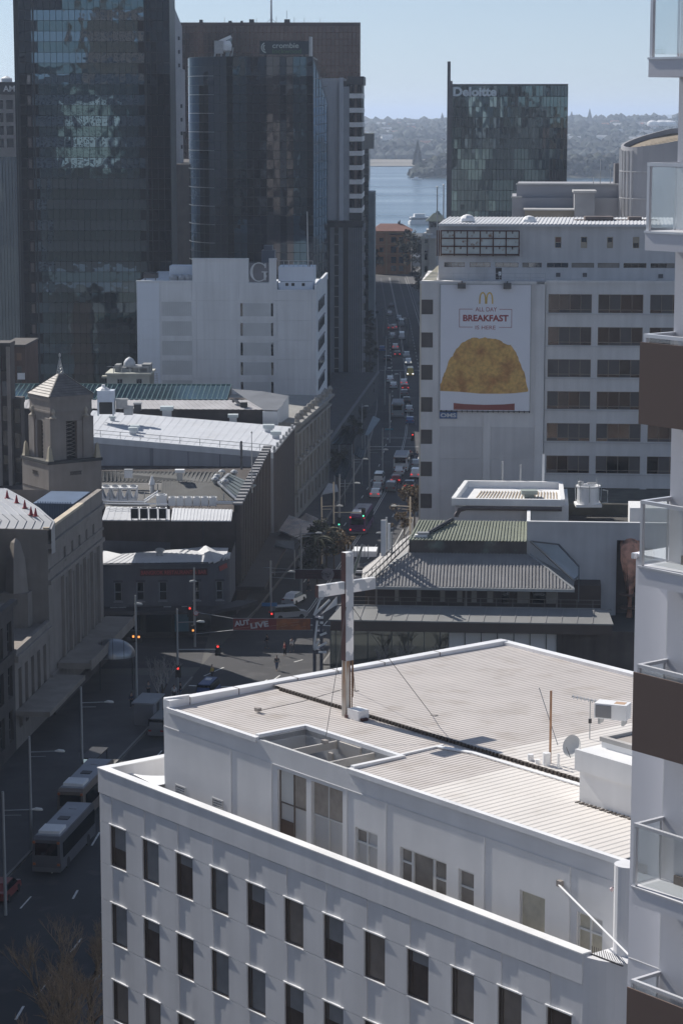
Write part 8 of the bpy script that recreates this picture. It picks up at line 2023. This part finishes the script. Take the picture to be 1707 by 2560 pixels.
for k, (a, c, zz) in enumerate(((.48,.58,.35),(.62,.70,.3),(.64,.69,.5),(.74,.86,.62),(.74,.84,.4),(.88,.94,.25))): m.bar((w*a,-.05,z0+h*zz),(w*c,-.05,z0+h*(zz+.08)),.05,.02)
obj('strokes', m, mt('banner_mark', (.5,.3,.2), .7), bt)
m = M()
for zz in (z0, z1): m.tube([(-4.6,2,zz+.35 if zz == z1 else zz-.9),(0,0,zz),(w,0,zz),(w+.4,0,zz)],.03,4)
obj('cable', m, steel, bt)
bt, w, z0, z1 = banner('dark maroon banner with a round pale crest behind the top of the cross', 737, 1424, 862, 1447, 302, mat('banner_maroon', (.05,.018,.025), .7, var=.1))
cx, cz, r_ = w*.655, (z0+z1)/2, (z1-z0)*.68
m = M().tube([(cx,-.03,cz),(cx,-.06,cz)], r_, 24); crest = obj('crest', m, mat('crest_pale', (.30,.28,.30), .7, dirt=((.08,.07,.09), .52, .08, 2.0)), bt)
m = M(); rr2 = random.Random(4)
for k in range(9): a = k*.7; m.bar((cx+.3*r_*math.cos(a),-.07,cz+.3*r_*math.sin(a)),(cx+.55*r_*math.cos(a+.8),-.07,cz+.55*r_*math.sin(a+.8)),.16,.02)
obj('crest_mark', m, mt('crest_dark', (.06,.05,.07), .7), crest)
m = M(); m.bar((w*.24,-.04,cz+.12),(w*.52,-.04,cz+.10),.12,.02); m.bar((w*.24,-.04,cz-.2),(w*.46,-.04,cz-.21),.13,.02); obj('strokes', m, mt('banner_dim', (.14,.03,.04), .7), bt)
m = M()
for zz in (z0, z1): m.tube([(-4,.5,zz+.2),(0,0,zz),(w+4,.5,zz-.05)],.03,4)
obj('cable', m, steel, bt)
# corrugated street awnings
def corr_awning(lb, pts, m_, n=14, name='awning'):
    o0 = Vector(pts[0]); t = thing(name, lb, 'awning', loc=o0); L = [Vector(p)-o0 for p in pts]; q = M(); ribbed(q, *L, n, .09, .45)
    q.face(*[p-Vector((0,0,.1)) for p in L][::-1]); obj('sheet', q, m_, t)
    for p in L[:2]: obj('post', M().tube([p-Vector((0,0,.05)), (p.x, p.y, -o0.z+.12)], .07, 5), steel, t)
    return t
tin = mat('awning_tin', (.48,.44,.42), .6, .25, var=.2, scale=.8, dirt=((.25,.27,.3), .5, .2, .5))
za = 4.6
corr_awning('sunlit corrugated tin awning over the footpath', [gz(697,1326,za), gz(748,1348,za), gz(789,1312,za+.9), gz(722,1288,za+.9)], tin)
corr_awning('bluish corrugated awning right behind the sunlit one', [gz(748,1298,za), gz(800,1326,za-.2), gz(795,1296,za+.7), gz(765,1283,za+.9)], tin)
corr_awning('dull corrugated awning in shade below the sunlit one', [gz(686,1365,za-.4), gz(736,1374,za-.4), gz(735,1352,za+.2), gz(690,1352,za+.2)], mt('awning_tin_shade', (.16,.17,.18), .7))  # darker copy of the tin, shade put into its colour
gpan = mirror_glass('canopy_glass', (.20,.27,.31), .12, .02, .5)
for pts, lb in (([(836,1188),(862,1198),(880,1155),(858,1140)], 'blue glass canopy over the left footpath'), ([(884,1135),(905,1148),(912,1128),(893,1118)], 'small blue glass canopy behind the larger one'),([(820,1096),(848,1096),(865,1072),(832,1075)], 'pale glass canopy at the foot of the ornate facade'),([(820,1110),(880,1110),(900,1062),(872,1062)], 'grey canopy roof along the shaded footpath')):
    corr_awning(lb, [gz(*p, 4.4) for p in pts], gpan, 4, 'glass_canopy')
corr_awning('bright white striped awning beside the far footpath', [gz(912,1086,4.2), gz(920,1088,4.2), gz(950,1048,4.4), gz(932,1040,4.4)], mt('awning_blue_white', (.26,.32,.36), .7), 3)
corr_awning('small pale awning under the far left shopfronts', [gz(903,990,4.2), gz(911,990,4.2), gz(908,966,4.4), gz(903,966,4.4)], white_clean, 2)
corr_awning('pale fabric awning near the ornate facade base', [gz(804,1236,4.4), gz(846,1228,4.4), gz(842,1212,5), gz(820,1208,5.2)], mt('awning_pale', (.35,.37,.4), .7), 6)
# barrel awning with the sun glint
bp = gz(262,1640,3.6); ba = thing('barrel_awning', 'shiny grey barrel shaped awning at the theatre corner catching a sun glint', 'awning', loc=(bp.x, bp.y, 3.6), rot=R(6))
m = M(); RB = 1.9; nu, nv = 30, 14
EL = lambda i, j: (.9+2.5*math.cos(math.pi*2*i/nu)*math.cos(math.pi/2*j/nv), RB*math.sin(math.pi*2*i/nu)*math.cos(math.pi/2*j/nv), RB*math.sin(math.pi/2*j/nv))
for i in range(nu):
    for j in range(nv): m.face(EL(i,j), EL(i+1,j), EL(i+1,j+1), EL(i,j+1))
shm = m.mesh('shell', mat('barrel_zinc', (.22,.235,.255), .3, .8, var=.05), True); bmx = bmesh.new(); bmx.from_mesh(shm); bmesh.ops.remove_doubles(bmx, verts=bmx.verts, dist=.002); bmx.to_mesh(shm); bmx.free()
shm.polygons.foreach_set('use_smooth', [True]*len(shm.polygons)); put('shell', shm, ba)
m = M()
for x in (-.3, .9, 2.1): k_ = math.sqrt(1-((x-.9)/2.5)**2)*RB*1.01; m.tube([(x,-k_*math.cos(math.pi*i/14),k_*math.sin(math.pi*i/14)) for i in range(15)],.03,4)
obj('rib', m, dark_metal, ba)
m = M()
for x in (-.5, 3.0):
    for y in (-1.6, 1.6): obj('post', M().tube([(x,y,0),(x,y,-3.5)],.07,5), dark_metal, ba)
sh = thing('bus_shelter', 'bus shelter with a lit white panel behind the near street lamps', 'bus shelter', loc=gz(238,1945,0), rot=R(80))
obj('roof', M().box(-2,2,-.8,.8,2.4,2.5), dark_metal, sh); obj('back_panel', M().box(-1.95,1.95,.7,.75,.3,2.35), clear_glass('shelter_glass', (.6,.7,.7), .2), sh); obj('lit_panel', M().box(-1.95,-1.8,-.7,.6,.3,2.3), glow('poster_light', (.55,.7,.75), .35), sh); obj('bench', M().box(-1.2,1.2,.2,.6,.42,.5), steel, sh)
[obj('post', M().box(x-.05,x+.05,-.75,-.65,0,2.4), dark_metal, sh) for x in (-1.85,1.85)]
sh2 = thing('site_hut', 'pale flat roofed kiosk beside the foot of the tall mast', 'kiosk', loc=gz(372,1805,0), rot=R(80)); obj('wall', M().box(-2,2,-1,1,0,2.4), mt('hut_grey', (.2,.2,.22), .8), sh2); obj('roof', M().box(-2.2,2.2,-1.2,1.2,2.4,2.55), mt('hut_roof', (.3,.31,.33), .7), sh2); obj('door', M().box(-.4,.4,-1.04,-1.0,.1,2.1), dark_metal, sh2)
# unseen block added outside the frame to shade the left street
fLr = Fr((-62, 50), 83); lr = thing('street_shade_block', 'long unseen block added to shade the street from the left', 'building', fLr)
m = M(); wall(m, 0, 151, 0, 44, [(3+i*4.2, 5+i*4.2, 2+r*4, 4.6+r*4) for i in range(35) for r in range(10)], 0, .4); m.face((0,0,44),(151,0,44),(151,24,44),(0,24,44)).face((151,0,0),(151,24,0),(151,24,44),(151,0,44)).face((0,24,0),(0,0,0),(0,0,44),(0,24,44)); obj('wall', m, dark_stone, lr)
m = M()
for i in range(35):
    for r in range(5): m.box(3+i*4.2, 5+i*4.2, .38, .4, 2+r*4, 4.6+r*4)
obj('window', m, dark_glass, lr)['kind'] = 'stuff'

# unseen blocks added behind the towers to shade the far avenue
for Y0, dp, w, h, lb in ((590,90,60,50,'nearest of three unseen blocks added to shade the far avenue'),(700,100,60,46,'middle one of three unseen blocks added to shade the far avenue'),(815,100,70,44,'furthest of three unseen blocks added to shade the far avenue')):
    x, ww = road_at(Y0); f = Fr((x-ww-5.5-w, Y0), -1.0); t = thing('avenue_shade_block', lb, 'building', f, group='unseen blocks added to shade the far avenue')
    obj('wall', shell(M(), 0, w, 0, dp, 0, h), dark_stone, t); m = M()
    for r in range(int(h/3.6)): m.box(w-.05, w+.06, 1, dp-1, 1.5+r*3.6, 3.4+r*3.6)
    obj('window', m, dark_glass, t)['kind'] = 'stuff'

f = Fr((-78, 190), 0); t = thing('street_shade_block', 'tall unseen block added behind the dark block to shade the street', 'building', f)  # unseen block added to carry the shade further along the street
obj('wall', shell(M(), 0, 31, 0, 58, 0, 46), dark_stone, t); m = M()
for r in range(11): m.box(30.95, 31.06, 1, 57, 2+r*4, 4.4+r*4)
obj('window', m, dark_glass, t)['kind'] = 'stuff'

f = Fr((0, 0), 0); t = thing('low_shop_row', 'low dark row of shops beside the avenue at the foot of the slab tower', 'building', f)
obj('wall', M().prism([(-3.6,402),(1.0,454),(8.2,533),(-2.2,533),(-2.0,457),(-2.6,453.5),(-4.0,420)], 0, 5.6), mat('shop_row_dark', (.06,.06,.065), .85, var=.2), t)
obj('parapet', M().bar((-3.5,402,5.75),(1.1,454,5.75),.4,.35).bar((1.1,454,5.75),(8.2,533,5.75),.4,.35), mt('shop_row_grey', (.15,.155,.165), .8), t)
f = Fr((-42, 457), -1); t = thing('avenue_shade_block', 'plain unseen block added behind the pale store to shade the avenue', 'building', f)  # unseen block added to shade the avenue beyond the store
obj('wall', shell(M(), 0, 35, 0, 74, 0, 24), dark_stone, t); m = M()
for r in range(6): m.box(34.95, 35.06, 1, 73, 1.6+r*3.8, 3.8+r*3.8)
obj('window', m, dark_glass, t)['kind'] = 'stuff'
for u, sc, lb in ((955,.62,'bare tree added for the shopfront reflection just right of the cross'),(1008,.7,'bare tree added for the reflection in the middle of the shopfront'),(1098,.66,'bare tree added for the reflection before the white shopfront panels')):  # trees added to stand for tree reflections in the shopfront glass
    q = i_(u, 1690, -2.6); t = thing('bare_tree', lb, 'tree', loc=fI.wor(q.x, -2.6, .1), rot=u*.7, group='bare trees added for the shopfront reflections'); t.scale = (sc, sc, sc); put('trunk', BT2[0], t); put('crown', BT2[1], t)
# ================================================================ air
def haze(density):
    o = obj('haze', M().box(-20500, 20500, -1500, 40500, -4.2, 124), None); o['kind'] = 'stuff'
    m = bpy.data.materials.new('haze'); m.use_nodes = True; t = m.node_tree
    t.nodes.remove(t.nodes['Principled BSDF'])
    v = t.nodes.new('ShaderNodeVolumePrincipled'); v.inputs['Color'].default_value = (.68,.80,1.0,1)
    v.inputs['Density'].default_value = density; v.inputs['Anisotropy'].default_value = .3
    t.links.new(v.outputs[0], t.nodes['Material Output'].inputs['Volume'])
    o.data.materials.append(m); return o
haze(HAZE)
